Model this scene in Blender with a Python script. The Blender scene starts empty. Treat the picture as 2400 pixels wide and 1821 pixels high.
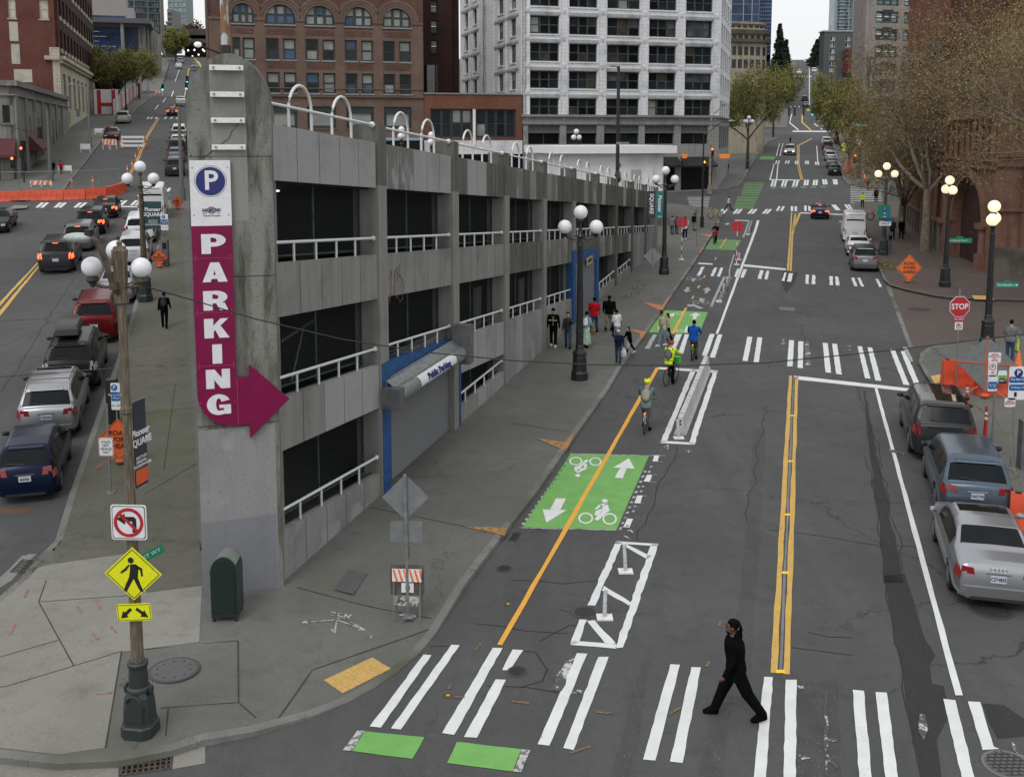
import bpy,bmesh,math,random
from mathutils import Vector,Matrix
R=math.radians;PI=math.pi
S=bpy.context.scene;COL=S.collection
# ---------- camera, sky, sun, exposure ----------
F=2500.;CX=1200.;CY=620.;HC=10.6;PT=math.atan(.12);cp,sp=math.cos(PT),math.sin(PT)
cam=bpy.data.cameras.new('camera');camo=bpy.data.objects.new('camera',cam);COL.objects.link(camo)
camo.location=(0,0,HC);camo.rotation_euler=(PI/2-PT,0,0)
cam.sensor_width=36;cam.lens=36*F/2400;cam.shift_x=0;cam.shift_y=-(910.5-CY)/2400
cam.clip_start=.5;cam.clip_end=3000
S.camera=camo
SUN_EL=R(52);SUN_AZ=R(205)
wd=bpy.data.worlds.new('World');S.world=wd;wd.use_nodes=True
nt=wd.node_tree;nt.nodes.clear()
sky=nt.nodes.new('ShaderNodeTexSky');sky.sky_type='NISHITA';sky.sun_disc=False;sky.sun_elevation=SUN_EL;sky.sun_rotation=SUN_AZ
sky.air_density=1.0;sky.dust_density=6.0;sky.ozone_density=1.0
hs=nt.nodes.new('ShaderNodeHueSaturation');hs.inputs['Saturation'].default_value=.12;hs.inputs['Value'].default_value=1
bg=nt.nodes.new('ShaderNodeBackground');bg.inputs['Strength'].default_value=.125
wo=nt.nodes.new('ShaderNodeOutputWorld')
cl_=nt.nodes.new('ShaderNodeMix');cl_.data_type='RGBA';cl_.inputs[0].default_value=.8
[i for i in cl_.inputs if i.name=='B' and i.enabled][0].default_value=(8.15,8.25,8.35,1)   # overcast deck over the clear sky
nt.links.new(sky.outputs[0],hs.inputs['Color']);nt.links.new(hs.outputs[0],[i for i in cl_.inputs if i.name=='A' and i.enabled][0]);nt.links.new([o for o in cl_.outputs if o.enabled][0],bg.inputs[0]);nt.links.new(bg.outputs[0],wo.inputs[0])
sl=bpy.data.lights.new('sun','SUN');sl.energy=.9;sl.angle=R(25);sl.color=(1,.97,.93)
so=bpy.data.objects.new('sun',sl);COL.objects.link(so)
sd=Vector((math.sin(SUN_AZ)*math.cos(SUN_EL),math.cos(SUN_AZ)*math.cos(SUN_EL),math.sin(SUN_EL)))
so.rotation_euler=sd.to_track_quat('Z','Y').to_euler();so.location=(0,0,60)
S.view_settings.view_transform='Standard';S.view_settings.look='None';S.view_settings.exposure=.08;S.view_settings.gamma=1
S.render.engine='CYCLES';S.cycles.max_bounces=5;S.cycles.diffuse_bounces=3;S.cycles.transparent_max_bounces=8
# ---------- pixel -> world ----------
def ray(px,py):
    a=(px-CX)/F;b=(CY-py)/F
    return (a,cp+b*sp,-sp+b*cp)
def interp(t,x):
    if x<=t[0][0]:return t[0][1]
    for (a,b),(c,d) in zip(t,t[1:]):
        if x<=c:return b+(d-b)*(x-a)/(c-a)
    (a,b),(c,d)=t[-2:];return d+(d-b)/(c-a)*(x-c)
GR=[(0,0),(100,1.8),(115,2.6),(140,4.6),(187,7.6),(250,11.5),(329,19.3),(416,34.8),(520,47),(700,49)]
GL=[(0,0),(25,.35),(28,.5),(32,.8),(94,5.8),(135,10.6),(180,14.2),(310,30.5),(420,42),(700,60)]
KN=sorted(set([a for a,b in GR+GL][1:-1]))
def G(X,Y):
    if Y<=25:return interp(GR,max(Y,0))
    l=interp(GL,Y);r=interp(GR,Y)
    xl=-.27*Y;xr=.272*Y-12.6-max(0,Y-105)*.25
    t=min(1,max(0,(X-xl)/(xr-xl)))
    return l+(r-l)*t
def gp(px,py,h=0):
    d=ray(px,py);t=5.;pt=t
    while t<900:
        if HC+d[2]*t<=G(d[0]*t,d[1]*t)+h:break
        pt=t;t+=1.+t*.01
    lo,hi=pt,t
    for _ in range(30):
        m=(lo+hi)/2
        if HC+d[2]*m<=G(d[0]*m,d[1]*m)+h:hi=m
        else:lo=m
    return Vector((d[0]*hi,d[1]*hi,HC+d[2]*hi))
def atY(px,py,Y):
    d=ray(px,py);t=Y/d[1];return Vector((d[0]*t,Y,HC+d[2]*t))
AY=15.22;AJ=-16.4
def az(a):a=R(a);return Vector((math.sin(a),math.cos(a),0))
def pln(px,py,P,ang):
    u=az(ang);n=(u.y,-u.x);d=ray(px,py);t=(P[0]*n[0]+P[1]*n[1])/(d[0]*n[0]+d[1]*n[1])
    X,Y,Z=d[0]*t,d[1]*t,HC+d[2]*t
    return ((X-P[0])*u.x+(Y-P[1])*u.y,Z)
# ---------- mesh builder ----------
class MB:
    def __init__(s):s.v=[];s.f=[];s.m=[];s.X=None
    def add(s,vs,fs,mi=0):
        b=len(s.v)
        for p in vs:
            p=Vector(p)
            if s.X:p=s.X@p
            s.v.append(p)
        for f in fs:s.f.append([b+i for i in f]);s.m.append(mi)
        return s
    def box(s,x0,x1,y0,y1,z0,z1,mi=0):
        return s.add([(x0,y0,z0),(x1,y0,z0),(x1,y1,z0),(x0,y1,z0),(x0,y0,z1),(x1,y0,z1),(x1,y1,z1),(x0,y1,z1)],[(0,3,2,1),(4,5,6,7),(0,1,5,4),(1,2,6,5),(2,3,7,6),(3,0,4,7)],mi)
    def hexa(s,b,t,mi=0):
        n=len(b)
        return s.add(list(b)+list(t),[tuple(reversed(range(n))),tuple(range(n,2*n))]+[(i,(i+1)%n,n+(i+1)%n,n+i) for i in range(n)],mi)
    def prism(s,poly,y0,y1,mi=0):   # poly in x,z ; extruded along y
        return s.hexa([(x,y0,z) for x,z in poly],[(x,y1,z) for x,z in poly],mi)
    def prz(s,poly,z0,z1,mi=0):
        return s.hexa([(x,y,z0) for x,y in poly],[(x,y,z1) for x,y in poly],mi)
    def poly(s,pts,mi=0):return s.add(pts,[tuple(range(len(pts)))],mi)
    def tube(s,pts,r,n=6,mi=0,cap=True):
        pts=[Vector(p) for p in pts];rs=r if isinstance(r,(list,tuple)) else [r]*len(pts)
        V=[];k=len(pts)
        for i,p in enumerate(pts):
            d=(pts[min(i+1,k-1)]-pts[max(i-1,0)])
            if d.length<1e-6:d=Vector((0,0,1))
            d.normalize();a=d.cross(Vector((0,0,1)) if abs(d.z)<.9 else Vector((1,0,0))).normalized();b=d.cross(a)
            for j in range(n):
                t=2*PI*j/n;V.append(p+(a*math.cos(t)+b*math.sin(t))*rs[i])
        Fc=[(i*n+j,i*n+(j+1)%n,(i+1)*n+(j+1)%n,(i+1)*n+j) for i in range(k-1) for j in range(n)]
        if cap:Fc+=[tuple(reversed(range(n))),tuple(range((k-1)*n,k*n))]
        return s.add(V,Fc,mi)
    def lathe(s,prof,c=(0,0,0),n=16,mi=0,flute=0,sq=0):
        V=[];k=len(prof)
        for r,z in prof:
            for j in range(n):
                t=2*PI*j/n;q=r*(1-flute*(j%2))
                if sq:q=r/max(abs(math.cos(t+PI/4)),abs(math.sin(t+PI/4)))**.0
                V.append((c[0]+q*math.cos(t+PI/n),c[1]+q*math.sin(t+PI/n),c[2]+z))
        Fc=[(i*n+j,i*n+(j+1)%n,(i+1)*n+(j+1)%n,(i+1)*n+j) for i in range(k-1) for j in range(n)]+[tuple(reversed(range(n))),tuple(range((k-1)*n,k*n))]
        return s.add(V,Fc,mi)
    def ball(s,c,r,n=14,mi=0,sc=(1,1,1),seg=None):
        k=n//2+1;prof=[]
        V=[];
        for i in range(k):
            ph=PI*i/(k-1)-PI/2
            for j in range(n):
                t=2*PI*j/n;V.append((c[0]+r*sc[0]*math.cos(ph)*math.cos(t),c[1]+r*sc[1]*math.cos(ph)*math.sin(t),c[2]+r*sc[2]*math.sin(ph)))
        Fc=[(i*n+j,i*n+(j+1)%n,(i+1)*n+(j+1)%n,(i+1)*n+j) for i in range(k-1) for j in range(n)]
        return s.add(V,Fc,mi)
    def torus(s,c,R1,r,ax='x',n=24,m=6,mi=0,a0=0,a1=2*PI):
        V=[];full=abs(a1-a0-2*PI)<1e-3;k=n if full else n+1
        for i in range(k):
            t=a0+(a1-a0)*i/n
            for j in range(m):
                q=2*PI*j/m;rr=R1+r*math.cos(q);w=r*math.sin(q)
                p={'x':(w,rr*math.cos(t),rr*math.sin(t)),'y':(rr*math.cos(t),w,rr*math.sin(t)),'z':(rr*math.cos(t),rr*math.sin(t),w)}[ax]
                V.append((c[0]+p[0],c[1]+p[1],c[2]+p[2]))
        Fc=[(i*m+j,((i+1)%k)*m+j,((i+1)%k)*m+(j+1)%m,i*m+(j+1)%m) for i in range(n) for j in range(m)]
        return s.add(V,Fc,mi)
    def build(s,name,mats,parent=None,smooth=None,label=None,recalc=True):
        me=bpy.data.meshes.new(name);me.from_pydata([tuple(p) for p in s.v],[],s.f)
        if not isinstance(mats,(list,tuple)):mats=[mats]
        for m in mats:me.materials.append(m)
        if len(mats)>1:me.polygons.foreach_set('material_index',s.m)
        if recalc:
            bm=bmesh.new();bm.from_mesh(me);bmesh.ops.recalc_face_normals(bm,faces=bm.faces);bm.to_mesh(me);bm.free()
        if smooth:
            me.polygons.foreach_set('use_smooth',[True]*len(me.polygons))
            if smooth is not True:me.set_sharp_from_angle(angle=R(smooth))
        me.update()
        o=bpy.data.objects.new(name,me);COL.objects.link(o)
        if parent:o.parent=parent
        if label:o['label']=label
        return o
def tag(o,label,cat,group=None):
    o['label']=label;o['category']=cat
    if group:o['group']=group
    return o
def thing(name,label,cat,loc=(0,0,0),rz=0,group=None):
    o=bpy.data.objects.new(name,None);COL.objects.link(o);o.empty_display_size=.2
    o.location=loc;o.rotation_euler=(0,0,rz)
    return tag(o,label,cat,group)
def struct(name,mb,mats,**k):
    o=mb.build(name,mats,**k);o['kind']='structure';return o
def copy_tree(o,loc,rz,label,group=None,scale=None):
    def cc(q,par):
        c=q.copy();COL.objects.link(c)
        if par:c.parent=par
        for ch in list(q.children):cc(ch,c)
        return c
    r=cc(o,None);r.location=loc;r.rotation_euler=(0,0,rz);r['label']=label
    if group:r['group']=group
    if scale:r.scale=(scale,)*3
    return r
TS=bpy.data.scenes.new('bench')   # empty side scene: meshes are evaluated here, then removed
def evald(o):
    TS.collection.objects.link(o);vl=TS.view_layers[0];vl.update();me=bpy.data.meshes.new_from_object(o.evaluated_get(vl.depsgraph),depsgraph=vl.depsgraph);bpy.data.objects.remove(o);return me
def text(name,s,size,mat,parent,loc,rot,off=0.0,ext=.004,align='CENTER',sx=1,shear=0,sp_=1.0):
    cu=bpy.data.curves.new(name,'FONT');cu.body=s;cu.size=size;cu.align_x=align;cu.align_y='CENTER';cu.extrude=ext;cu.offset=off;cu.resolution_u=3;cu.shear=shear;cu.space_character=sp_
    t=bpy.data.objects.new(name,cu)
    me=evald(t);me.name=name;me.materials.clear();me.materials.append(mat)
    if sx!=1:
        for v in me.vertices:v.co.x*=sx
    o=bpy.data.objects.new(name,me);COL.objects.link(o)
    if parent:o.parent=parent
    o.location=loc;o.rotation_euler=rot;return o
# ---------- materials ----------
def lin(c):return tuple((x/12.92 if x<=.04045 else ((x+.055)/1.055)**2.4) for x in c)
MC={}
def mat(name,col,rough=.7,metal=0,noise=0,nscale=8,bump=0,emis=0,spec=.5,col2=None,lo=.35,hi=.65,streak=None,coat=0,detail=6):
    """procedural principled material; col/col2 linear; noise mixes col->col2"""
    if name in MC:return MC[name]
    m=bpy.data.materials.new(name);m.use_nodes=True;t=m.node_tree;b=t.nodes['Principled BSDF']
    b.inputs['Roughness'].default_value=rough;b.inputs['Metallic'].default_value=metal
    b.inputs['Specular IOR Level'].default_value=spec
    if coat:b.inputs['Coat Weight'].default_value=coat;b.inputs['Coat Roughness'].default_value=.06
    c4=tuple(col)+(1,)
    tc=t.nodes.new('ShaderNodeTexCoord')
    nz=t.nodes.new('ShaderNodeTexNoise');nz.inputs['Scale'].default_value=nscale;nz.inputs['Detail'].default_value=detail
    src=tc.outputs['Object']
    if streak:
        mp=t.nodes.new('ShaderNodeMapping');mp.inputs['Scale'].default_value=streak;t.links.new(src,mp.inputs[0]);src=mp.outputs[0]
    t.links.new(src,nz.inputs['Vector'])
    rp=t.nodes.new('ShaderNodeValToRGB');rp.color_ramp.elements[0].position=lo;rp.color_ramp.elements[1].position=hi
    if col2 is None:col2=tuple(max(0,x*(1-noise*1.0)) for x in col);c0=tuple(min(1,x*(1+noise*.6)) for x in col)
    else:c0=col
    rp.color_ramp.elements[0].color=tuple(col2)+(1,);rp.color_ramp.elements[1].color=tuple(c0)+(1,)
    t.links.new(nz.outputs['Fac'],rp.inputs[0]);t.links.new(rp.outputs[0],b.inputs['Base Color'])
    if bump:
        bp=t.nodes.new('ShaderNodeBump');bp.inputs['Strength'].default_value=bump;bp.inputs['Distance'].default_value=.02
        t.links.new(nz.outputs['Fac'],bp.inputs['Height']);t.links.new(bp.outputs[0],b.inputs['Normal'])
    if emis:
        b.inputs['Emission Strength'].default_value=emis;b.inputs['Emission Color'].default_value=c4
    MC[name]=m;m['n']=1;return m
def nodes(m):return m.node_tree,m.node_tree.nodes,m.node_tree.links
def mix(t,a,b,fac,mode='MIX'):
    n=t.nodes.new('ShaderNodeMix');n.data_type='RGBA';n.blend_type=mode
    for s_,v in (('Factor',fac),('A',a),('B',b)):
        i=[x for x in n.inputs if x.name==s_ and x.enabled][0] if s_!='Factor' else n.inputs[0]
        if hasattr(v,'is_linked'):t.links.new(v,i)
        elif isinstance(v,(int,float)):i.default_value=v
        else:i.default_value=tuple(v)+((1,) if len(v)==3 else ())
    return [x for x in n.outputs if x.enabled][0]
def noise(t,scale,detail=4,vec=None,rough=.5,lo=None,hi=None):
    tc=vec
    if tc is None:
        q=t.nodes.new('ShaderNodeTexCoord');tc=q.outputs['Object']
    n=t.nodes.new('ShaderNodeTexNoise');n.inputs['Scale'].default_value=scale;n.inputs['Detail'].default_value=detail;n.inputs['Roughness'].default_value=rough
    t.links.new(tc,n.inputs['Vector'])
    if lo is None:return n.outputs['Fac']
    r=t.nodes.new('ShaderNodeMapRange');r.inputs[1].default_value=lo;r.inputs[2].default_value=hi
    t.links.new(n.outputs['Fac'],r.inputs[0]);return r.outputs[0]
def cracks(t,scale,width,warp=.35):
    """thin crack lines: voronoi edge distance on warped coordinates -> 1 in crack"""
    q=t.nodes.new('ShaderNodeTexCoord');nz=t.nodes.new('ShaderNodeTexNoise');nz.inputs['Scale'].default_value=.9;nz.inputs['Detail'].default_value=6;nz.inputs['Roughness'].default_value=.65
    t.links.new(q.outputs['Object'],nz.inputs['Vector'])
    vm=t.nodes.new('ShaderNodeVectorMath');vm.operation='MULTIPLY_ADD';vm.inputs[1].default_value=(warp*6,)*3
    t.links.new(nz.outputs['Color'],vm.inputs[0]);t.links.new(q.outputs['Object'],vm.inputs[2])
    fl=t.nodes.new('ShaderNodeVectorMath');fl.operation='MULTIPLY';fl.inputs[1].default_value=(1,1,0);t.links.new(vm.outputs[0],fl.inputs[0])
    v=t.nodes.new('ShaderNodeTexVoronoi');v.feature='DISTANCE_TO_EDGE';v.inputs['Scale'].default_value=scale;t.links.new(fl.outputs[0],v.inputs['Vector'])
    r=t.nodes.new('ShaderNodeMapRange');r.inputs[1].default_value=0;r.inputs[2].default_value=width;r.inputs[3].default_value=1;r.inputs[4].default_value=0
    t.links.new(v.outputs['Distance'],r.inputs[0]);return r.outputs[0]
def mul(t,a,b):
    n=t.nodes.new('ShaderNodeMath');n.operation='MULTIPLY'
    for i,v in enumerate((a,b)):
        if hasattr(v,'is_linked'):t.links.new(v,n.inputs[i])
        else:n.inputs[i].default_value=v
    return n.outputs[0]
def ground_mat(name,base,stain,spec_col,crack_scale=.12,crack_w=.004,crack_amt=.8,tint=None,rough=.85):
    m=bpy.data.materials.new(name);m.use_nodes=True;t=m.node_tree;b=t.nodes['Principled BSDF'];b.inputs['Roughness'].default_value=rough;b.inputs['Specular IOR Level'].default_value=.3
    c=mix(t,base,stain,noise(t,.22,6,rough=.6,lo=.38,hi=.7))
    c=mix(t,c,tuple(x*.72 for x in stain),noise(t,1.7,8,rough=.7,lo=.5,hi=.85))
    q=t.nodes.new('ShaderNodeTexCoord');mp=t.nodes.new('ShaderNodeMapping');mp.inputs['Rotation'].default_value=(0,0,R(15));mp.inputs['Scale'].default_value=(1.1,.045,1);t.links.new(q.outputs['Object'],mp.inputs[0])
    if 'asphalt' in name:c=mix(t,c,tuple(x*.68 for x in base),mul(t,noise(t,1.0,7,vec=mp.outputs[0],rough=.7,lo=.45,hi=.8),.8))
    c=mix(t,c,spec_col,noise(t,28,2,lo=.62,hi=.8))
    c=mix(t,c,tuple(x*.45 for x in base),noise(t,19,3,lo=.6,hi=.85))
    if tint:c=mix(t,c,tint,noise(t,.35,5,lo=.5,hi=.72))
    k=mul(t,cracks(t,crack_scale,crack_w),noise(t,.15,3,lo=.42,hi=.6))
    k2=mul(t,cracks(t,crack_scale*5,crack_w*4,.15),noise(t,.1,3,lo=.56,hi=.66))
    c=mix(t,c,(.012,.012,.011),mul(t,k,crack_amt));c=mix(t,c,(.015,.015,.014),mul(t,k2,crack_amt*.7))
    t.links.new(c,b.inputs['Base Color'])
    bp=t.nodes.new('ShaderNodeBump');bp.inputs['Strength'].default_value=.35;bp.inputs['Distance'].default_value=.01
    t.links.new(noise(t,60,2),bp.inputs['Height']);t.links.new(bp.outputs[0],b.inputs['Normal'])
    return m
ASPH=ground_mat('asphalt',(.083,.084,.0855),(.062,.063,.065),(.12,.12,.12))
ASPHJ=ground_mat('asphalt_james',(.066,.066,.067),(.05,.05,.05),(.11,.11,.11))
ASPHD=ground_mat('asphalt_patch',(.035,.035,.036),(.028,.028,.028),(.07,.07,.07),crack_scale=.3)
CONCD=ground_mat('sidewalk_dark',(.132,.132,.124),(.10,.10,.094),(.21,.21,.20),crack_scale=.1,crack_amt=.5,tint=(.10,.104,.084))
CONCM=ground_mat('sidewalk_mossy',(.120,.119,.10),(.082,.084,.066),(.19,.19,.165),crack_scale=.14,crack_amt=.7,tint=(.09,.097,.055))
CONCL=ground_mat('sidewalk_light',(.235,.23,.205),(.175,.17,.15),(.33,.32,.29),crack_scale=.05,crack_amt=.2)
KERB=ground_mat('kerb_stone',(.20,.20,.19),(.13,.13,.12),(.2,.2,.2),crack_scale=.5,crack_w=.01,crack_amt=.7,tint=(.06,.065,.04))
def brick_ground(name,c1,c2,mortar,scale=3,ang=15,rough=.8):
    m=bpy.data.materials.new(name);m.use_nodes=True;t=m.node_tree;b=t.nodes['Principled BSDF'];b.inputs['Roughness'].default_value=rough
    q=t.nodes.new('ShaderNodeTexCoord');mp=t.nodes.new('ShaderNodeMapping');mp.inputs['Rotation'].default_value=(0,0,R(ang));t.links.new(q.outputs['Object'],mp.inputs[0])
    br=t.nodes.new('ShaderNodeTexBrick');br.inputs['Scale'].default_value=scale;br.inputs['Color1'].default_value=c1+(1,);br.inputs['Color2'].default_value=c2+(1,);br.inputs['Mortar'].default_value=mortar+(1,);br.inputs['Mortar Size'].default_value=.03
    t.links.new(mp.outputs[0],br.inputs[0])
    c=mix(t,br.outputs[0],tuple(x*.6 for x in c1),noise(t,.5,6,lo=.45,hi=.75))
    t.links.new(c,b.inputs['Base Color']);return m
BRICKG=brick_ground('brick_paving',(.115,.085,.074),(.08,.058,.05),(.055,.05,.046),2.2)
def wall_mat(name,base,dark,streak=(1.5,1.5,.12),s2=.5,rough=.85,speck=.25,bump=.15,light=None,lo=.45,hi=.75):
    m=bpy.data.materials.new(name);m.use_nodes=True;t=m.node_tree;b=t.nodes['Principled BSDF'];b.inputs['Roughness'].default_value=rough;b.inputs['Specular IOR Level'].default_value=.25
    q=t.nodes.new('ShaderNodeTexCoord');mp=t.nodes.new('ShaderNodeMapping');mp.inputs['Scale'].default_value=streak;t.links.new(q.outputs['Object'],mp.inputs[0])
    c=mix(t,base,dark,noise(t,2.0,8,vec=mp.outputs[0],rough=.65,lo=lo,hi=hi))
    c=mix(t,c,tuple(x*.8 for x in dark),noise(t,s2,6,rough=.6,lo=.5,hi=.75))
    if light:c=mix(t,c,light,noise(t,.8,5,lo=.55,hi=.62))
    c=mix(t,c,tuple(x*.4 for x in dark),mul(t,noise(t,24,3,lo=.58,hi=.75),speck))
    t.links.new(c,b.inputs['Base Color'])
    if bump:
        bp=t.nodes.new('ShaderNodeBump');bp.inputs['Strength'].default_value=bump;bp.inputs['Distance'].default_value=.02
        t.links.new(noise(t,18,6),bp.inputs['Height']);t.links.new(bp.outputs[0],b.inputs['Normal'])
    return m
CONC=wall_mat('garage_concrete',(.24,.24,.225),(.165,.165,.152))
CONCK=wall_mat('garage_concrete_dark',(.15,.15,.138),(.078,.08,.068),lo=.35,hi=.65)
PANL=wall_mat('painted_panel',(.31,.31,.305),(.25,.25,.245),speck=.5,lo=.55,hi=.85)
PANP=wall_mat('painted_panel_peeling',(.29,.295,.30),(.16,.16,.145),lo=.42,hi=.5,streak=(.6,.6,.25))
PNT2=wall_mat('painted_base_grey',(.25,.25,.25),(.20,.205,.215),speck=.7,light=(.29,.285,.28))
PROWM=wall_mat('prow_concrete',(.215,.213,.195),(.07,.073,.058),streak=(1.6,1.6,.3),s2=.3,lo=.44,hi=.64,speck=.9)
def brick_wall(name,c1,c2,mortar,scale=1,bw=.22,bh=.075,dark=None):
    m=bpy.data.materials.new(name);m.use_nodes=True;t=m.node_tree;b=t.nodes['Principled BSDF'];b.inputs['Roughness'].default_value=.9;b.inputs['Specular IOR Level'].default_value=.2
    q=t.nodes.new('ShaderNodeTexCoord');sx=t.nodes.new('ShaderNodeSeparateXYZ');t.links.new(q.outputs['Object'],sx.inputs[0])
    ad=t.nodes.new('ShaderNodeMath');ad.operation='ADD';t.links.new(sx.outputs[0],ad.inputs[0]);t.links.new(sx.outputs[1],ad.inputs[1])
    cx=t.nodes.new('ShaderNodeCombineXYZ');t.links.new(ad.outputs[0],cx.inputs[0]);t.links.new(sx.outputs[2],cx.inputs[1])
    br=t.nodes.new('ShaderNodeTexBrick');br.inputs['Scale'].default_value=1;br.inputs['Brick Width'].default_value=bw*scale;br.inputs['Row Height'].default_value=bh*scale;br.inputs['Mortar Size'].default_value=.012*scale
    br.inputs['Color1'].default_value=c1+(1,);br.inputs['Color2'].default_value=c2+(1,);br.inputs['Mortar'].default_value=mortar+(1,)
    t.links.new(cx.outputs[0],br.inputs[0])
    c=mix(t,br.outputs[0],dark or tuple(x*.6 for x in c1),noise(t,.45,7,rough=.65,lo=.42,hi=.75))
    t.links.new(c,b.inputs['Base Color']);return m
BR_BUT=brick_wall('tan_red_brick',(.185,.124,.096),(.14,.09,.069),(.14,.108,.09),2)
BR_BUTD=brick_wall('patterned_brick',(.15,.08,.06),(.075,.045,.036),(.10,.065,.055),2.6)
BR_DK=brick_wall('dark_brick',(.062,.028,.025),(.045,.021,.02),(.05,.03,.03),2.5)
BR_RED=brick_wall('red_brick',(.16,.055,.04),(.12,.042,.032),(.12,.065,.055),2)
BR_LOW=brick_wall('orange_brick',(.20,.085,.05),(.16,.065,.04),(.13,.08,.06),2)
BR_PIL=brick_wall('deep_red_brick',(.115,.036,.026),(.085,.027,.02),(.09,.035,.03),2.2)
TERRA=wall_mat('white_terracotta',(.70,.71,.73),(.58,.59,.61),speck=.4,bump=.1,rough=.6)
def add_grid(m,bw,bh,line=.03,amt=.45,off=.5):
    t=m.node_tree;b=t.nodes['Principled BSDF'];src=b.inputs['Base Color'].links[0].from_socket
    q=t.nodes.new('ShaderNodeTexCoord');sx=t.nodes.new('ShaderNodeSeparateXYZ');t.links.new(q.outputs['Object'],sx.inputs[0])
    ad=t.nodes.new('ShaderNodeMath');ad.operation='ADD';t.links.new(sx.outputs[0],ad.inputs[0]);t.links.new(sx.outputs[1],ad.inputs[1])
    cx=t.nodes.new('ShaderNodeCombineXYZ');t.links.new(ad.outputs[0],cx.inputs[0]);t.links.new(sx.outputs[2],cx.inputs[1])
    br=t.nodes.new('ShaderNodeTexBrick');br.offset=off;br.inputs['Scale'].default_value=1;br.inputs['Brick Width'].default_value=bw;br.inputs['Row Height'].default_value=bh;br.inputs['Mortar Size'].default_value=line
    t.links.new(cx.outputs[0],br.inputs[0])
    c=mix(t,src,tuple(.1 for _ in range(3)),mul(t,br.outputs['Fac'],amt));t.links.new(c,b.inputs['Base Color']);return m
add_grid(TERRA,.9,.45,.02,.35)
STONE=add_grid(wall_mat('grey_stone',(.27,.275,.27),(.19,.195,.19)),1.2,.5,.025,.4)
CREAM=add_grid(wall_mat('cream_stone',(.46,.42,.33),(.36,.33,.26)),1.1,.42,.03,.5,.5)
SAND=add_grid(wall_mat('red_sandstone',(.22,.112,.075),(.12,.06,.042),speck=.7),.9,.4,.03,.6)
RUST=wall_mat('rough_granite',(.14,.125,.105),(.07,.065,.055),bump=.9)
CG=wall_mat('old_grey_concrete',(.24,.235,.22),(.13,.128,.12),lo=.4,hi=.7)
WHITEW=wall_mat('white_painted_wall',(.80,.80,.80),(.72,.72,.72),speck=.5)
def gl(name,col,rough=.08,metal=0,spec=.3):
    return mat(name,col,rough,metal,noise=.35,nscale=.35,spec=spec,detail=3,lo=.4,hi=.6)
GLASS=gl('dark_window_glass',(.02,.024,.028));GLD=gl('black_void_glass',(.006,.007,.008),.25,spec=.3)
GLB=mat('window_with_blind',(.23,.245,.22),.35,noise=.25,nscale=.6,spec=.5);GLBL=gl('blue_curtain_glass',(.05,.085,.14),.1,.2)
GLW=gl('pale_sky_glass',(.22,.30,.33),.1);GLWARM=mat('warm_lit_room',(.055,.038,.02),.4,noise=.9,nscale=.8,col2=(.02,.015,.01),lo=.4,hi=.6)
FRAME=mat('dark_window_frame',(.022,.032,.038),.5,noise=.2);FRG=mat('weathered_green_frame',(.035,.05,.05),.6,noise=.5,nscale=2)
BLACK=mat('black_iron',(.012,.012,.013),.45,noise=.3,nscale=9,spec=.5,bump=.1);RUBBER=mat('rubber',(.012,.012,.012),.9,noise=.2)
GREENI=mat('dark_green_iron',(.018,.03,.027),.5,noise=.5,nscale=6,bump=.3)
GALV=mat('galvanised_steel',(.22,.235,.24),.5,.35,noise=.25,nscale=7);ALU=mat('aluminium_sign_back',(.20,.215,.22),.5,.3,noise=.15,nscale=5)
WHT=mat('white_paint',(.72,.72,.72),.5,noise=.1,nscale=14);WHTR=mat('white_rail_paint',(.62,.63,.63),.5,noise=0,nscale=7,col2=(.20,.12,.07),lo=.26,hi=.33)
def paint(name,col,wear=.55,amt=1.0,sc=9):
    m=bpy.data.materials.new(name);m.use_nodes=True;t=m.node_tree;b=t.nodes['Principled BSDF'];b.inputs['Roughness'].default_value=.65
    k=noise(t,sc,7,rough=.75,lo=wear,hi=wear+.05)
    c=mix(t,col,tuple(x*(.78 if 'green' in name else .86) for x in col),noise(t,2.2,7,lo=.35,hi=.7,rough=.65))
    c=mix(t,c,(.06,.06,.06),mul(t,k,amt));t.links.new(c,b.inputs['Base Color']);return m
PW=paint('road_paint_white',(.66,.68,.68),.64);PWW=paint('road_paint_white_worn',(.45,.46,.46),.50,.85);PWS=paint('road_paint_white_scrap',(.5,.5,.5),.44,1,4)
PY=paint('road_paint_yellow',(.56,.35,.075),.60);PO=paint('road_paint_orange',(.74,.37,.04),.7);PYW=paint('kerb_paint_yellow',(.42,.22,.06),.5,.8)
PG=paint('road_paint_green',(.155,.385,.095),.66,.5);PGW=paint('road_paint_green_worn',(.12,.30,.08),.5,.8);PORG=paint('kerb_paint_orange',(.46,.17,.06),.55,.7)
TACT=mat('tactile_yellow',(.56,.37,.12),.7,noise=.25,nscale=12)
SGW=mat('sign_white',(.70,.70,.72),.4,noise=.06);SGK=mat('sign_black',(.012,.012,.012),.5);SGR=mat('sign_red',(.42,.02,.03),.4,noise=.1)
SGG=mat('sign_green',(.01,.22,.13),.4,noise=.1);SGB=mat('sign_blue',(.01,.10,.34),.4,noise=.1);SGY=mat('sign_yellow_green',(.72,.74,.01),.4,noise=.05)
SGO=mat('sign_orange',(.78,.17,.03),.5,noise=.1);SGOD=mat('sign_orange_dark',(.62,.10,.02),.5,noise=.1)
MAG=mat('sign_magenta',(.185,.003,.052),.45,noise=.12,nscale=2,spec=.3);NAVY=mat('sign_navy',(.012,.02,.14),.45);BLUEP=mat('blue_paint',(.01,.075,.23),.5,noise=.3,nscale=3)
ORP=mat('orange_plastic',(.62,.075,.03),.45,noise=.2,nscale=3);GLOBE=mat('white_globe',(.70,.71,.74),.25,noise=.06,nscale=9,emis=.03)
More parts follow.
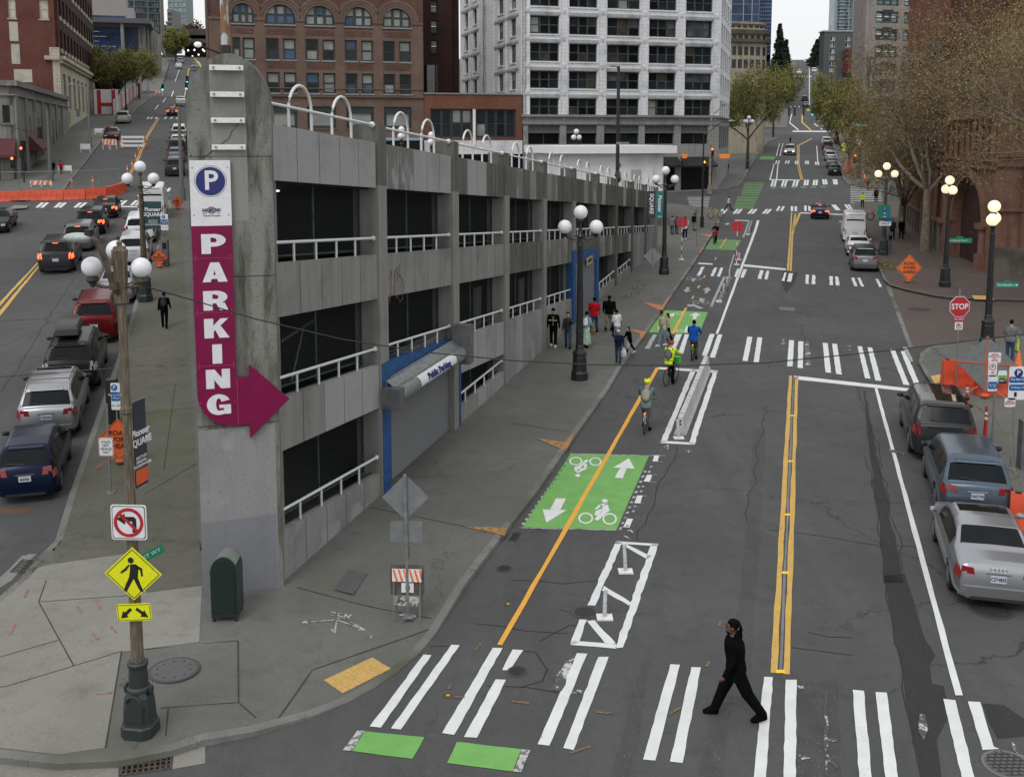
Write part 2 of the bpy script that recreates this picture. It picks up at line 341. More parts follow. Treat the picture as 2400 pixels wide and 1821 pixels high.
GLOBEL=mat('lit_globe',(1,.80,.52),.3,noise=.25,nscale=7,emis=.75)
# ================= GROUND, ROADS, MARKINGS =================
rnd=random.Random(5)
def N(o,pts,s=3.648):return [(o[0]+x/s,o[1]+y/s) for x,y in pts]
A1=(0,0);A2=(600,0);A3=(1200,0);A4=(1800,0);B1=(0,460);B2=(600,460);B3=(1200,460);B4=(1800,460)
C1=(0,900);C2=(600,900);C3=(1200,900);C4=(1800,900);D1=(0,1360);D2=(600,1360);D3=(1200,1360);D4=(1800,1360);SD=3.64
def sheet_mesh(name,polys,h,m,xgrid=0,extra=[]):
    """polys: world XY lists, draped over the terrain and cut where its slope changes"""
    bm=bmesh.new()
    for P in polys:
        vs=[bm.verts.new((p[0],p[1],0)) for p in P]
        try:bm.faces.new(vs)
        except Exception:pass
    bmesh.ops.triangulate(bm,faces=[f for f in bm.faces if len(f.verts)>4])
    ys=[v.co.y for v in bm.verts];xs=[v.co.x for v in bm.verts]
    for k in list(KN)+extra:
        if min(ys)<k<max(ys):bmesh.ops.bisect_plane(bm,geom=bm.verts[:]+bm.edges[:]+bm.faces[:],plane_co=(0,k,0),plane_no=(0,1,0))
    if xgrid:
        x=min(xs)+xgrid
        while x<max(xs):
            bmesh.ops.bisect_plane(bm,geom=bm.verts[:]+bm.edges[:]+bm.faces[:],plane_co=(x,0,0),plane_no=(1,0,0));x+=xgrid
    for v in bm.verts:v.co.z=G(v.co.x,v.co.y)+(h(v.co.x,v.co.y) if callable(h) else h)
    for f in bm.faces:
        f.normal_update()
        if f.normal.z<0:f.normal_flip()
    me=bpy.data.meshes.new(name);bm.to_mesh(me);bm.free();me.materials.append(m)
    o=bpy.data.objects.new(name,me);COL.objects.link(o);return o
def sheet(name,polys,h,m,**k):
    o=sheet_mesh(name,polys,h,m,**k);o['kind']='structure';return o
def W(pts,h=0):return [tuple(gp(x,y,h))[:2] for x,y in pts]
def rough(P,j=.012,step=.22):
    out=[]
    P=[Vector(p) for p in P]
    for a,b in zip(P,P[1:]+P[:1]):
        n=max(1,min(26,int((b-a).length/step)))
        for i in range(n):
            q=a+(b-a)*i/n
            if i:q=q+Vector((rnd.uniform(-j,j),rnd.uniform(-j,j)))
            out.append(tuple(q))
    return out
# terrain: one sheet to the horizon
ys=sorted(set([-30,0,12,20,45,60,75]+KN+[165,215,290,370,460,600,700,900]));xs=sorted(set([-500,-300,-200,-140,-100,-70,-50,-40,-32,-26,-20,-15,-10,-6,-3,0,3,6,10,15,20,26,32,40,50,70,100,140,200,300,500]))
g=MB();g.add([(x,y,G(x,y)) for y in ys for x in xs],[(j*len(xs)+i,j*len(xs)+i+1,(j+1)*len(xs)+i+1,(j+1)*len(xs)+i) for j in range(len(ys)-1) for i in range(len(xs)-1)])
struct('ground',g,ASPH,recalc=False)
# ramp: the kerb drops at the tactile paving
RC=gp(860,1560)
def hk(X,Y):
    d=math.hypot(X-RC.x,(Y-RC.y));return .13-.105*max(0,min(1,(3.6-d)/2.2))
def hk2(X,Y):return hk(X,Y)+.004
Rk=[(0,1772),(137,1787),(277,1780),(405,1755),(479,1731),(599,1707),(651,1690),(735,1664),(820,1628),(880,1595),(934,1559),(985,1514),(1024,1468),(1091,1365),(1165,1268),(1261,1145),(1340,1030),(1425,912),(1458,855),(1515,779),(1551,727),(1600,655),(1650,581),(1666,553),(1690,514),(1694,504),(1690,496),(1676,489)]
Lk=[(392,470),(396,482),(370,570),(353.6,624),(323,685),(290,797),(248,915),(208,1029),(164,1155),(130,1265),(85,1311),(45,1358),(0,1396),(-60,1440)]
rk=[gp(x,y,.13) for x,y in [(-80,1762)]+Rk];lk=[gp(x,y,.13) for x,y in Lk]
isl=[p[:2] for p in rk]+[tuple(gp(1560,478))[:2]]+[p[:2] for p in lk]
sheet('sidewalk_garage_block',[isl],hk,CONCD,extra=[14+.7*i for i in range(18)]+list(range(28,114,6)),xgrid=.9)
def dens(P,st=1.0):
    o=[P[0]]
    for a,b in zip(P,P[1:]):
        n=max(1,int((b-a).length/st))
        for i in range(1,n+1):o.append(a+(b-a)*i/n)
    return o
def kerb(name,P,inward,h=hk,m=KERB,w=.17):
    """inward:+1 sidewalk lies to the left of travel"""
    P=[Vector((p[0],p[1])) for p in P];P=dens(P)
    mb=MB();V=[]
    for i,p in enumerate(P):
        t=(P[min(i+1,len(P)-1)]-P[max(i-1,0)]).normalized();n=Vector((-t.y,t.x))*inward
        a=p-n*.012;q=p+n*w;H=h(p.x,p.y) if callable(h) else h
        V+=[(a.x,a.y,G(a.x,a.y)-.05),(a.x,a.y,G(a.x,a.y)+H-.01),(a.x+n.x*.02,a.y+n.y*.02,G(a.x,a.y)+H+.008),(q.x,q.y,G(q.x,q.y)+H+.008)]
    mb.add(V,[(i*4+j,(i+1)*4+j,(i+1)*4+j+1,i*4+j+1) for i in range(len(P)-1) for j in range(3)])
    return struct(name,mb,m)
kerb('kerb_yesler',rk,1);kerb('kerb_james',lk,1)
# light and mossy sidewalk concrete on the corner
sheet('sidewalk_light_panels',[W([(-60,1436),(0,1400),(52,1366),(90,1330),(122,1322),(300,1297),(345,1389),(473,1373),(467,1504),(285,1527),(245,1752),(137,1768),(0,1752),(-60,1745)],.13)],hk2,CONCL,xgrid=.9,extra=[14+.7*i for i in range(18)])
sheet('sidewalk_mossy_strip',[W([(132,1272),(165,1160),(212,1032),(252,918),(292,803),(327,690),(358,628),(375,575),(398,500),(425,500),(432,650),(448,880),(462,1150),(473,1370),(345,1388),(302,1296),(124,1320)],.13)],hk2,CONCM,xgrid=2,extra=list(range(26,90,3)))
J=MAT_J=mat('joint_dark',(.03,.032,.024),.9,noise=.4,nscale=3)
jl=[]
def strip(pts,w,h=.13,wob=0):
    P=[Vector(q[:2]) for q in (gp(x,y,h) for x,y in pts)];out=[]
    for a,b in zip(P,P[1:]):
        n=max(1,int((b-a).length/.5)) if wob else 1
        pr=a
        for i in range(1,n+1):
            c=a+(b-a)*i/n
            if wob and i<n:c=c+Vector((rnd.uniform(-wob,wob),rnd.uniform(-wob,wob)))
            t=(c-pr)
            if t.length<1e-4:continue
            t.normalize();nn=Vector((-t.y,t.x))*w/2;out.append([tuple(pr-nn),tuple(c-nn),tuple(c+nn),tuple(pr+nn)]);pr=c
    return out
for o,s,pts in [(D1,SD,[(330,185),(630,730)]),(D1,SD,[(-30,915),(50,905),(630,730),(1040,605)]),(D1,SD,[(0,655),(505,508)]),(D1,SD,[(330,185),(1100,130)]),(D1,SD,[(395,0),(330,185)]),(D1,SD,[(1035,610),(900,1430)]),(D1,SD,[(1240,590),(2030,500),(2035,1020),(1370,1090)]),(D1,SD,[(2035,1020),(2184,1150)]),(D1,SD,[(1435,1095),(1415,1330)]),(D2,SD,[(190,1150),(480,720),(1490,380)]),(D2,SD,[(350,60),(900,190),(1200,245),(1500,300)]),(C2,3.648,[(980,1055),(1790,1220),(1950,1250)]),(C1,3.648,[(1130,270),(1680,200)]),(C1,3.648,[(1240,940),(1680,680)]),(C1,3.648,[(1500,0),(1400,740)]),(C3,3.648,[(0,335),(480,410)]),(B3,3.648,[(720,850),(1100,905)]),(B3,3.648,[(560,1240),(980,1290)])]:
    jl+=strip(N(o,pts,s),.022)
sheet('sidewalk_joints',jl,lambda x,y:hk(x,y)+.009,J)
cl=[]
for o,s,pts in [(D2,SD,[(20,380),(130,270),(250,130),(330,120),(430,120)]),(D2,SD,[(1480,565),(1640,560)]),(D3,SD,[(410,250),(500,270)]),(D3,SD,[(240,520),(340,460),(500,380),(620,400)]),(D3,SD,[(-300,370),(100,430),(480,455)]),(D3,SD,[(80,600),(200,610),(300,760),(260,860),(60,915)]),(D3,SD,[(-200,900),(400,960)]),(D3,SD,[(0,0),(420,30),(780,0)]),(C3,3.648,[(1410,540),(1330,740),(1230,930),(1160,1120),(1070,1340)]),(C3,3.648,[(2180,180),(2080,700),(2010,1180)]),(C4,3.648,[(750,0),(950,560),(1010,900),(1100,1250),(1150,1600)]),(C4,3.648,[(830,620),(930,980),(960,1400)]),(C4,3.648,[(0,1250),(380,1290),(950,1380),(1300,1390)]),(D4,SD,[(1010,50),(1070,430),(1150,780),(1180,1100),(1240,1400)]),(D4,SD,[(340,440),(500,480),(720,490)]),(D4,SD,[(190,570),(500,610),(720,640)]),(B1,3.648,[(1060,130),(900,360),(700,620),(500,900),(330,1180),(170,1450),(0,1678)]),(B1,3.648,[(0,1075),(400,1045)]),(B1,3.648,[(480,1000),(640,990)]),(B1,3.648,[(230,1378),(400,1370)]),(B1,3.648,[(0,540),(330,545)]),(B4,3.648,[(240,1000),(430,930),(620,880),(1050,890)]),(B4,3.648,[(530,570),(580,820),(620,870)]),(B4,3.648,[(90,370),(30,560)]),(B4,3.648,[(130,640),(120,900)]),(B4,3.648,[(280,1100),(320,1240)]),(B4,3.648,[(0,1480),(40,1400)]),(B4,3.648,[(0,240),(250,250),(600,275)]),(B4,3.648,[(230,330),(590,360)])]:
    cl+=strip(N(o,pts,s),.024,0,.09)
sheet('road_cracks',cl,.006,mat('crack_dark',(.018,.018,.018),.95))
# darker patches in the road
sheet('road_tar_strip',[W(N(D4,[(985,-40),(1165,-60),(1240,160),(1330,480),(1430,640),(1380,720),(1400,880),(1500,900),(1520,1000),(1530,1180),(1440,1360),(1480,1678),(1300,1690),(1262,1500),(1190,1150),(1150,800),(1080,500),(1040,250)],SD)),rough(W(N(C4,[(815,60),(835,60),(905,500),(1000,900),(1090,1300),(1160,1700),(985,1700),(955,1300),(905,900),(870,620),(840,300)])),.05,.6),W(N(B4,[(115,720),(130,640),(260,655),(215,760),(150,835)])),W(N(D4,[(1830,1050),(2010,1060),(2184,1180),(2184,1330),(1960,1350),(1880,1200)],SD))],.004,ASPHD)
ASPHM=ground_mat('asphalt_worn_lane',(.070,.071,.072),(.054,.055,.056),(.20,.20,.20))
sheet('road_worn_lane',[rough(p_,.05,.5) for p_ in [W([(1752,1225),(1765,1010),(1795,1010),(1783,1225),(1762,1560),(1757,1585),(1716,1585),(1722,1500)]),W([(1500,1560),(1528,1540),(1500,1700),(1470,1830),(1430,1830)]),W([(1680,1600),(1720,1590),(1700,1830),(1640,1830)]),W([(1873,1600),(1960,1590),(1975,1830),(1868,1830)]),W([(-20,607),(92,607),(70,650),(-40,760),(-80,760)])]],.003,ASPHM)
sheet('road_orange_patch',[W(N(C1,[(-60,1060),(290,1062),(205,1310),(-60,1310)]))],.005,ground_mat('patch_rust',(.19,.085,.045),(.09,.055,.038),(.22,.12,.08)))
sheet('gutter_concrete',[W(N(C1,[(400,1110),(520,1110),(480,1330),(250,1510),(100,1678),(0,1740),(-100,1740),(60,1600),(210,1480),(390,1350)])),W(N(D1,[(-60,1560),(1010,1600),(1010,1720),(-60,1720)],SD)),W(N(D1,[(1480,1490),(1750,1400),(1750,1560),(1470,1610)],SD))],.005,CONCL)
sheet('paver_road',[W([(2085,668),(2100,667),(2200,696),(2400,708),(2700,712),(2700,780),(2400,788),(2250,800),(2180,812),(2145,820),(2139,815),(2110,740)])],.008,BRICKG)
sheet('paver_edge_stone',[W([(2077,672),(2086,668),(2112,740),(2141,818),(2131,818),(2103,742)])],.012,KERB)
sheet('traffic_island_top',[W([(-20,512),(8,496),(35,481),(66,482),(62,488),(30,490),(-20,520)],.13)],.13,CONCL)
# yesler south sidewalk (brick) and near corner
def block(name,K,closing,m,h=.13,inw=1,extra=[]):
    P=[gp(x,y,.13) for x,y in K]
    poly=[tuple(p[:2]) for p in P]+[tuple(gp(x,y,.13)[:2]) for x,y in closing]
    sheet('sidewalk_'+name,[poly],h,m,xgrid=6,extra=extra);kerb('kerb_'+name,P,inw,h=h)
block('brick',[(2700,708),(2400,703),(2239,698),(2197,693),(2129,679),(2092,668),(2077,655),(2060,616),(2047,578),(2033,550),(2012,505),(2003,490),(1999,481),(2006,475),(2050,474)],[(2700,474)],BRICKG)
block('near',[(2700,1880),(2600,1683),(2400,1293),(2320,1135),(2215,930),(2180,880),(2163,850),(2166,830),(2185,815),(2250,803),(2400,792),(2700,782)],[],CONCD,extra=[])
block('smith',[(1400,455),(1560,450),(1682,443),(1700,441),(1728,436),(1738,428),(1773,365),(1800,333),(1825,324),(1815,318)],[(1700,318),(1200,430)],CONCD)
block('south_far',[(2400,440),(2080,441),(2020,438),(1984,429),(1977,419),(1953,345),(1949,318),(1956,313)],[(2400,313)],CONCD,inw=-1)
block('james_north',[(60,470),(110,462),(150,448),(153,439),(200,380),(236,333),(270,288),(330,246),(365,222)],[(300,222),(-100,300),(-300,470)],CONCD,inw=1)
for nm,pts in (('left_upper',[(1844,300),(1850,260),(1859,190),(1866,146),(1840,146),(1820,190),(1780,300)]),('right_upper',[(1917,300),(1913,250),(1908,190),(1905,146),(1935,146),(1990,190),(2040,300)]),('james_upper',[(372,215),(384,190),(392,164),(401,137),(380,137),(350,164),(300,215)])):
    sheet('sidewalk_'+nm,[W(pts,.13)],.13,CONCD)
# ---- painted markings ----
def marks(name,items,m,h=.012,j=.012,cat=None):
    return sheet(name,[rough(W(N(o,p,s)),j) for o,s,p in items],h,m)
K=3.648
marks('crosswalk_near',[(D2,SD,[(1430,635),(1497,640),(1065,1258),(970,1248)]),(D2,SD,[(1665,552),(1738,555),(1235,1275),(1152,1265)]),(D2,SD,[(2020,578),(2103,580),(1690,1320),(1588,1305)]),(D2,SD,[(2045,847),(2133,850),(1885,1345),(1775,1338)]),(D2,SD,[(2190,592),(2281,598),(2184,740),(2150,770),(2100,768)]),
 (D3,SD,[(555,622),(643,628),(318,1412),(218,1400)]),(D3,SD,[(738,655),(825,655),(525,1450),(437,1432)]),(D3,SD,[(1350,718),(1433,722),(1222,1540),(1118,1530)]),(D3,SD,[(1530,742),(1612,745),(1455,1560),(1348,1548)]),(D3,SD,[(2150,825),(2226,828),(2165,1700),(2060,1700)]),
 (D4,SD,[(152,850),(245,850),(235,1700),(133,1700)]),(D4,SD,[(722,935),(818,945),(887,1700),(780,1700)]),(D4,SD,[(918,955),(1013,960),(1112,1700),(1005,1700)]),(D4,SD,[(1495,1013),(1598,1025),(1766,1700),(1655,1700)]),(D4,SD,[(1705,1035),(1810,1040),(1925,1420),(1975,1440),(1830,1450)])],PW,j=.009)
marks('old_paint_scraps',[(D3,SD,[(450,700),(535,665),(420,950),(330,940)]),(D3,SD,[(540,940),(610,935),(590,970),(500,965)]),(D4,SD,[(485,990),(500,990),(512,1678),(490,1678)]),(D4,SD,[(495,1350),(590,1365),(590,1385),(500,1375)]),(D4,SD,[(500,1480),(600,1590),(590,1620),(495,1520)]),(D4,SD,[(1295,1140),(1340,1145),(1365,1280),(1330,1365),(1285,1300)]),(D4,SD,[(2080,1380),(2184,1480),(2184,1530),(2090,1450)]),(D4,SD,[(250,900),(300,900),(300,930),(270,930)]),(D4,SD,[(258,1490),(370,1520),(290,1535)]),(B4,K,[(320,1240),(345,1240),(370,1450),(320,1450)]),(B4,K,[(115,1215),(140,1215),(145,1270),(115,1270)]),(B4,K,[(665,1278),(705,1278),(708,1290),(668,1290)]),(B4,K,[(682,1305),(708,1305),(710,1318),(684,1318)]),(C4,K,[(1040,560),(1180,590),(1160,605),(1030,580)]),(C3,K,[(210,350),(330,360),(320,375),(230,362)])],PWS,j=.03,h=.0145)
marks('crosswalk_middle',[(B3,K,[(1400,1180),(1455,1180),(1385,1335),(1345,1335)]),(B3,K,[(1478,1182),(1512,1184),(1462,1348),(1418,1347)]),(B3,K,[(1690,1180),(1733,1180),(1665,1370),(1622,1365)]),(B3,K,[(1760,1183),(1798,1185),(1735,1383),(1690,1380)]),(B3,K,[(2013,1203),(2055,1205),(2015,1412),(1970,1408)]),(B3,K,[(2098,1208),(2140,1210),(2110,1422),(2065,1420)]),
 (B4,K,[(180,1232),(223,1235),(210,1457),(163,1455)]),(B4,K,[(260,1242),(302,1243),(297,1473),(252,1468)]),(B4,K,[(467,1255),(510,1258),(540,1512),(492,1508)]),(B4,K,[(548,1262),(590,1265),(632,1528),(582,1520)]),(B4,K,[(765,1285),(803,1285),(877,1562),(830,1558)]),(B4,K,[(850,1293),(890,1297),(970,1580),(918,1577)]),(B4,K,[(1043,1312),(1083,1313),(1208,1617),(1158,1613)]),(B4,K,[(1135,1328),(1175,1325),(1303,1622),(1252,1620)])],PW,j=.01)
marks('crosswalk_middle_worn',[(B3,K,[(1205,1185),(1240,1185),(1175,1308),(1135,1305)]),(B4,K,[(1148,1290),(1190,1293),(1240,1413),(1208,1413)])],PWW)
marks('crosswalk_far',[(B3,K,q) for q in ([(1620,605),(1648,607),(1605,682),(1578,680)],[(1730,612),(1755,613),(1722,687),(1697,685)],[(1782,613),(1808,615),(1777,690),(1752,688)],[(1925,622),(1955,623),(1930,697),(1900,693)],[(1978,627),(2008,627),(1980,700),(1952,698)],[(2120,635),(2152,636),(2130,710),(2100,707)],[(2175,640),(2200,640),(2185,714),(2158,712)])]+[(B4,K,q) for q in ([(140,655),(160,655),(140,727),(115,725)],[(178,660),(212,662),(198,735),(163,730)],[(322,672),(350,673),(347,752),(322,750)],[(378,675),(403,677),(403,755),(372,752)],[(525,685),(555,687),(555,762),(527,762)],[(573,688),(600,690),(612,765),(580,765)],[(713,698),(735,698),(765,772),(737,770)],[(765,698),(790,700),(820,773),(795,773)],[(920,710),(943,710),(975,778),(950,778)])],PW,j=.03)
def bars(o,xs,w,y0,y1,sh,s=K):return [(o,s,[(x+sh,y0),(x+sh+w,y0),(x+w,y1),(x,y1)]) for x in xs]
marks('crosswalk_second_avenue',bars(B3,[1757,1790,1883,1915,2010,2042,2135,2165],23,112,152,35)+bars(B4,[67,103],20,88,127,22)+bars(B4,[195,228],20,88,130,0)+bars(B4,[310,345],20,82,128,0)+bars(B4,[580,600],20,75,122,-40)+bars(B4,[685,712],20,72,122,-35)
 +bars(A4,[20,45,110,135,205,232],17,1545,1597,16)+bars(A4,[303,326,380,403],18,1540,1587,8)+bars(A4,[470,492,560,580],18,1536,1580,-8)+bars(A4,[60,82,143,165],12,1375,1402,10)+bars(A4,[232,250,318,337],13,1378,1405,-2)+bars(A4,[405,425],13,1385,1412,-4)
 +bars(B1,[300,342,455,495,625,668],30,57,100,50)+bars(B1,[980,1020,1110,1150],28,38,80,45)+bars(A1,[1250,1280,1320,1400,1450,1500],16,1003,1020,16)+bars(A1,[1380,1420],25,1610,1640,20)+bars(A4,[190,225,260],10,910,922,0)+bars(A4,[225,245,265,290,310,335,360],8,650,662,2)
 +[(A3,K,[(1900+i*0,1600),(0,0),(0,0)]) for i in range(0)],PW,j=.01)
# zebra bars of the crossings over 2nd Avenue, seen end-on
zb=[]
for i in range(9):
    y=8+i*12.5;zb.append((B3,K,[(1500+i*3,y),(1690-i*2,y),(1690-i*2,y+6),(1500+i*3,y+6)]))
for i in range(6):
    y=1593+i*15;zb.append((A4,K,[(705,y),(985-i*4,y),(985-i*4,y+7),(705,y+7)]))
for i in range(4):
    y=4+i*17;zb.append((B4,K,[(705,y),(975,y),(975,y+7),(705,y+7)]))
marks('zebra_second_avenue',zb,PWW,j=.02)
marks('stop_lines',[((0,0),1,[(1860,881),(2143,912),(2137,919),(1866,890)]),(B3,K,[(1595,570),(1718,577),(1713,588),(1592,582)]),((0,0),1,[(1744,620),(1841,630),(1841,634),(1743,625)]),(B4,K,[(275,140),(640,155),(640,163),(275,148)]),(B3,K,[(1905,205),(2020,208),(2020,214),(1905,211)]),(A4,K,[(20,1535),(275,1540),(275,1547),(20,1543)]),(A4,K,[(210,1120),(555,1122),(555,1132),(210,1130)]),(B1,K,[(1020,85),(1175,88),(1175,97),(1020,95)])],PW,j=.015)
marks('lane_lines_white',[((0,0),1,[(2049,908),(2056,908),(2256.6,1630),(2239.5,1630)]),((0,0),1,[(1774,517),(1780,517),(1683,783),(1677,783)]),(A4,K,[(348,525),(352,525),(358,900),(350,900)]),(A4,K,[(412,1250),(420,1250),(430,1385),(422,1385)]),(A4,K,[(125,1228),(131,1228),(105,1335),(98,1335)]),(A4,K,[(97,1228),(103,1228),(74,1335),(68,1335)]),(A4,K,[(82,1400),(90,1400),(78,1540),(68,1540)]),(A4,K,[(50,1400),(56,1400),(22,1540),(10,1540)]),(A4,K,[(200,975),(207,975),(190,1050),(262,1110),(258,1118),(182,1055)]),(A4,K,[(395,1055),(470,1108),(465,1113),(392,1065)]),(A1,K,[(1530,600),(1535,600),(1500,700),(1495,700)]),(A1,K,[(1480,780),(1487,780),(1470,830),(1460,830)]),(A1,K,[(1415,840),(1422,840),(1395,880),(1387,880)]),(A1,K,[(1350,900),(1360,900),(1330,940),(1322,940)])],PW,j=.01)
marks('bike_buffer_boxes',[((0,0),1,q) for q in ([(1444,1269),(1458,1272),(1395,1420),(1376,1419)],[(1358,1452),(1376,1453),(1357,1507),(1337,1512)],[(1526,1276),(1544,1275),(1460,1518),(1441,1520)],[(1444,1269),(1544,1275),(1541,1281),(1441,1275)],[(1342,1503),(1447,1511),(1444,1521),(1337,1512)],
 [(1547.6,1038),(1562,1036),(1631,867),(1620,866)],[(1614,1040),(1627.6,1043),(1683,869),(1672,869)],[(1550,1034),(1628,1038),(1627.6,1043),(1547.6,1039)],[(1544,861),(1683,869),(1681,875),(1544,866)])]+[(C3,K,[(930,1370),(985,1375),(1195,1475),(1155,1500)]),(D3,SD,[(785,50),(1012,190),(998,218),(765,88)]),(D3,SD,[(640,350),(705,342),(885,540),(800,548)])],PW,j=.018,h=.0125)
marks('bike_lane_dashes',[(C3,K,q) for q in ([(1215,612),(1260,612),(1245,665),(1200,663)],[(1155,778),(1197,778),(1177,838),(1125,835)],[(1070,955),(1118,955),(1097,1023),(1045,1020)],[(985,1152),(1035,1155),(1003,1230),(950,1225)])],PW)
marks('bike_lane_ticks',[(C3,K,[(1130-i*19+d,740+i*44),(1155-i*19+d,742+i*44),(1146-i*19+d,760+i*44),(1121-i*19+d,758+i*44)]) for i in range(12) for d in (0,)]+[(C3,K,[(470-i*27,655+i*38),(492-i*27,657+i*38),(480-i*27,674+i*38),(458-i*27,672+i*38)]) for i in range(15)]+[(C3,K,[(1200-i*17,660+i*42),(1222-i*17,662+i*42),(1214-i*17,678+i*42),(1192-i*17,676+i*42)]) for i in (1,2,5,6,9,10,13)]+[(C3,K,[(1260,612),(1318,616),(1317,619),(1260,615)]),(C3,K,[(1246,665),(1290,668),(1290,671),(1246,668)]),(C3,K,[(1197,775),(1242,778),(1242,781),(1197,778)]),(C3,K,[(1178,836),(1236,840),(1236,843),(1178,839)]),(C3,K,[(1118,956),(1165,960),(1165,963),(1118,959)]),(C3,K,[(1097,1021),(1135,1024),(1135,1027),(1097,1024)]),(C3,K,[(60,1228),(930,1250),(930,1256),(60,1234)]),(C3,K,[(495,596),(1215,612),(1215,617),(495,601)])],PWW,j=.01)
marks('bike_lane_yellow_line',[((0,0),1,[(1165,1512),(1177,1513),(1546,862),(1537,862)]),(B3,K,[(1480,955),(1500,957),(1385,1180),(1360,1178)]),(B3,K,[(1742,525),(1752,525),(1740,546),(1730,546)]),(B3,K,[(1645,680),(1657,680),(1645,703),(1633,703)]),(B3,K,[(1595,765),(1609,765),(1598,790),(1583,790)]),(B3,K,[(1547,855),(1560,855),(1547,880),(1533,880)]),(B3,K,[(1830,360),(1838,362),(1785,445),(1777,443)])],PO,h=.016)
marks('centre_lines_yellow',[((0,0),1,[(1849,881),(1857,881),(1821.5,1578),(1806,1577)]),((0,0),1,[(1864,882),(1871,882),(1851,1581),(1836,1580)]),(B4,K,[(197,140),(208,140),(180,638),(160,636)]),(B4,K,[(228,150),(240,150),(235,250),(215,340),(203,640),(186,640),(203,300)]),(B4,K,[(262,145),(283,145),(262,200),(225,290),(205,300)]),
 (A4,K,[(262,1240),(270,1240),(268,1400),(300,1540),(292,1540),(260,1400)]),(A4,K,[(248,1240),(256,1240),(254,1400),(287,1540),(279,1540),(247,1400)]),(A4,K,[(288,980),(301,980),(296,1045),(385,1125),(370,1125),(284,1050)]),(A4,K,[(262,1240),(370,1185),(378,1190),(270,1246)]),
 (A1,K,[(1345,1010),(1352,1010),(1160,1400),(1110,1485),(1100,1485),(1150,1400)]),(A1,K,[(1358,1012),(1365,1012),(1175,1400),(1128,1485),(1118,1485),(1165,1400)]),(A1,K,[(1610,590),(1618,590),(1583,830),(1573,830)]),(A1,K,[(1536,830),(1546,830),(1480,930),(1468,930)]),(A1,K,[(1655,500),(1665,500),(1712,540),(1722,580),(1712,580)]),
 ((0,0),1,[(216,484),(218,486),(91,621),(87,617)]),((0,0),1,[(86,617),(89,619),(-15,735),(-25,735)]),((0,0),1,[(89,624),(92,626),(-5,748),(-17,748)]),(C2,K,[(-10,0),(-9,0),(-9,1)])][:-1],PY,j=.014)
marks('centre_joint_grey',[((0,0),1,[(1859,884),(1862,884),(1833,1578),(1825,1577)])],ground_mat('grey_joint',(.2,.2,.21),(.12,.12,.12),(.35,.35,.35)),h=.011)
marks('green_paint_near',[(D2,SD,[(930,1290),(1437,1340),(1335,1525),(820,1458)]),(D2,SD,[(1715,1380),(2264,1443),(2190,1632),(1630,1560)]),(C3,K,[(500,600),(1172,615),(892,1250),(90,1225)]),(B3,K,[(1285,975),(1675,993),(1598,1180),(1165,1165)])],PG,j=.006)
marks('green_paint_ends',[(D2,SD,[(865,1282),(930,1287),(815,1460),(740,1450)]),(D3,SD,[(82,1443),(157,1452),(80,1640),(8,1632)])],PWW,h=.013)
gs=[(B3,K,[(1708,370),(1960,377),(1918,465),(1648,455)]),(A4,K,[(-60,1338),(65,1340),(50,1368),(-75,1366)])]
for i in range(9):
    y=4+i*12;gs.append((B3,K,[(1930-i*4,y),(2110-i*6,y),(2106-i*6,y+7),(1926-i*4,y+7)]))
for i in range(8):
    y=1565+i*14;gs.append((A3,K,[(1990-i*4,y),(2160-i*6,y),(2156-i*6,y+8),(1986-i*4,y+8)]))
for i in range(6):gs.append((A4,K,[(20+i*85,1600-i*1),(65+i*85,1600-i),(75+i*85,1612-i),(30+i*85,1612-i)]))
marks('green_paint_far',gs,PGW,j=.01)
def ring(o,s,cx_,cy_,rx,ry,th=.24,n=22):
    out=[]
    for i in range(n):
        a=2*PI*i/n;b=2*PI*(i+1)/n
        out.append((o,s,[(cx_+rx*math.cos(a),cy_+ry*math.sin(a)),(cx_+rx*math.cos(b),cy_+ry*math.sin(b)),(cx_+rx*(1-th)*math.cos(b),cy_+ry*(1-th)*math.sin(b)),(cx_+rx*(1-th)*math.cos(a),cy_+ry*(1-th)*math.sin(a))]))
    return out
def disc(o,s,cx_,cy_,rx,ry,n=14):return [(o,s,[(cx_+rx*math.cos(2*PI*i/n),cy_+ry*math.sin(2*PI*i/n)) for i in range(n)])]
sym=ring(C3,K,630,1152,64,48)+ring(C3,K,835,1158,62,50)+disc(C3,K,793,1004,26,15)+[(C3,K,[(745,1035),(815,1020),(820,1035),(775,1045)]),(C3,K,[(815,1020),(835,1090),(800,1112),(770,1085),(775,1045)]),(C3,K,[(770,1085),(800,1112),(735,1174),(703,1165)]),(C3,K,[(765,1073),(775,1095),(730,1130),(705,1125),(715,1090)]),(C3,K,[(745,1035),(760,1052),(722,1080),(708,1072)])]
sym+=ring(C3,K,545,664,57,36)+ring(C3,K,713,668,53,36)+disc(C3,K,562,787,22,13)+[(C3,K,[(630,652),(660,655),(600,705),(575,700)]),(C3,K,[(575,700),(600,705),(560,765),(535,745),(530,715)]),(C3,K,[(560,735),(640,715),(640,730),(560,768)]),(C3,K,[(600,690),(642,686),(640,722),(620,722)])]
sym+=[(C3,K,[(1000,640),(1048,727),(862,720)]),(C3,K,[(985,722),(945,810),(877,806),(927,720)]),(C3,K,[(377,982),(463,982),(412,1082),(325,1080)]),(C3,K,[(262,1077),(467,1082),(293,1190)])]
sym+=[(B3,K,[(1575,998),(1615,1027),(1510,1022)]),(B3,K,[(1585,1025),(1572,1055),(1540,1053),(1552,1023)])]+ring(B3,K,1433,1155,30,14)+ring(B3,K,1430,1003,28,13)+ring(B3,K,1545,1160,28,14)+[(B3,K,[(1350,1012),(1390,1000),(1385,1030),(1345,1035)]),(B3,K,[(1490,1110),(1530,1115),(1500,1170),(1470,1165)]),(B3,K,[(1240,1120),(1290,1122),(1262,1158)])]
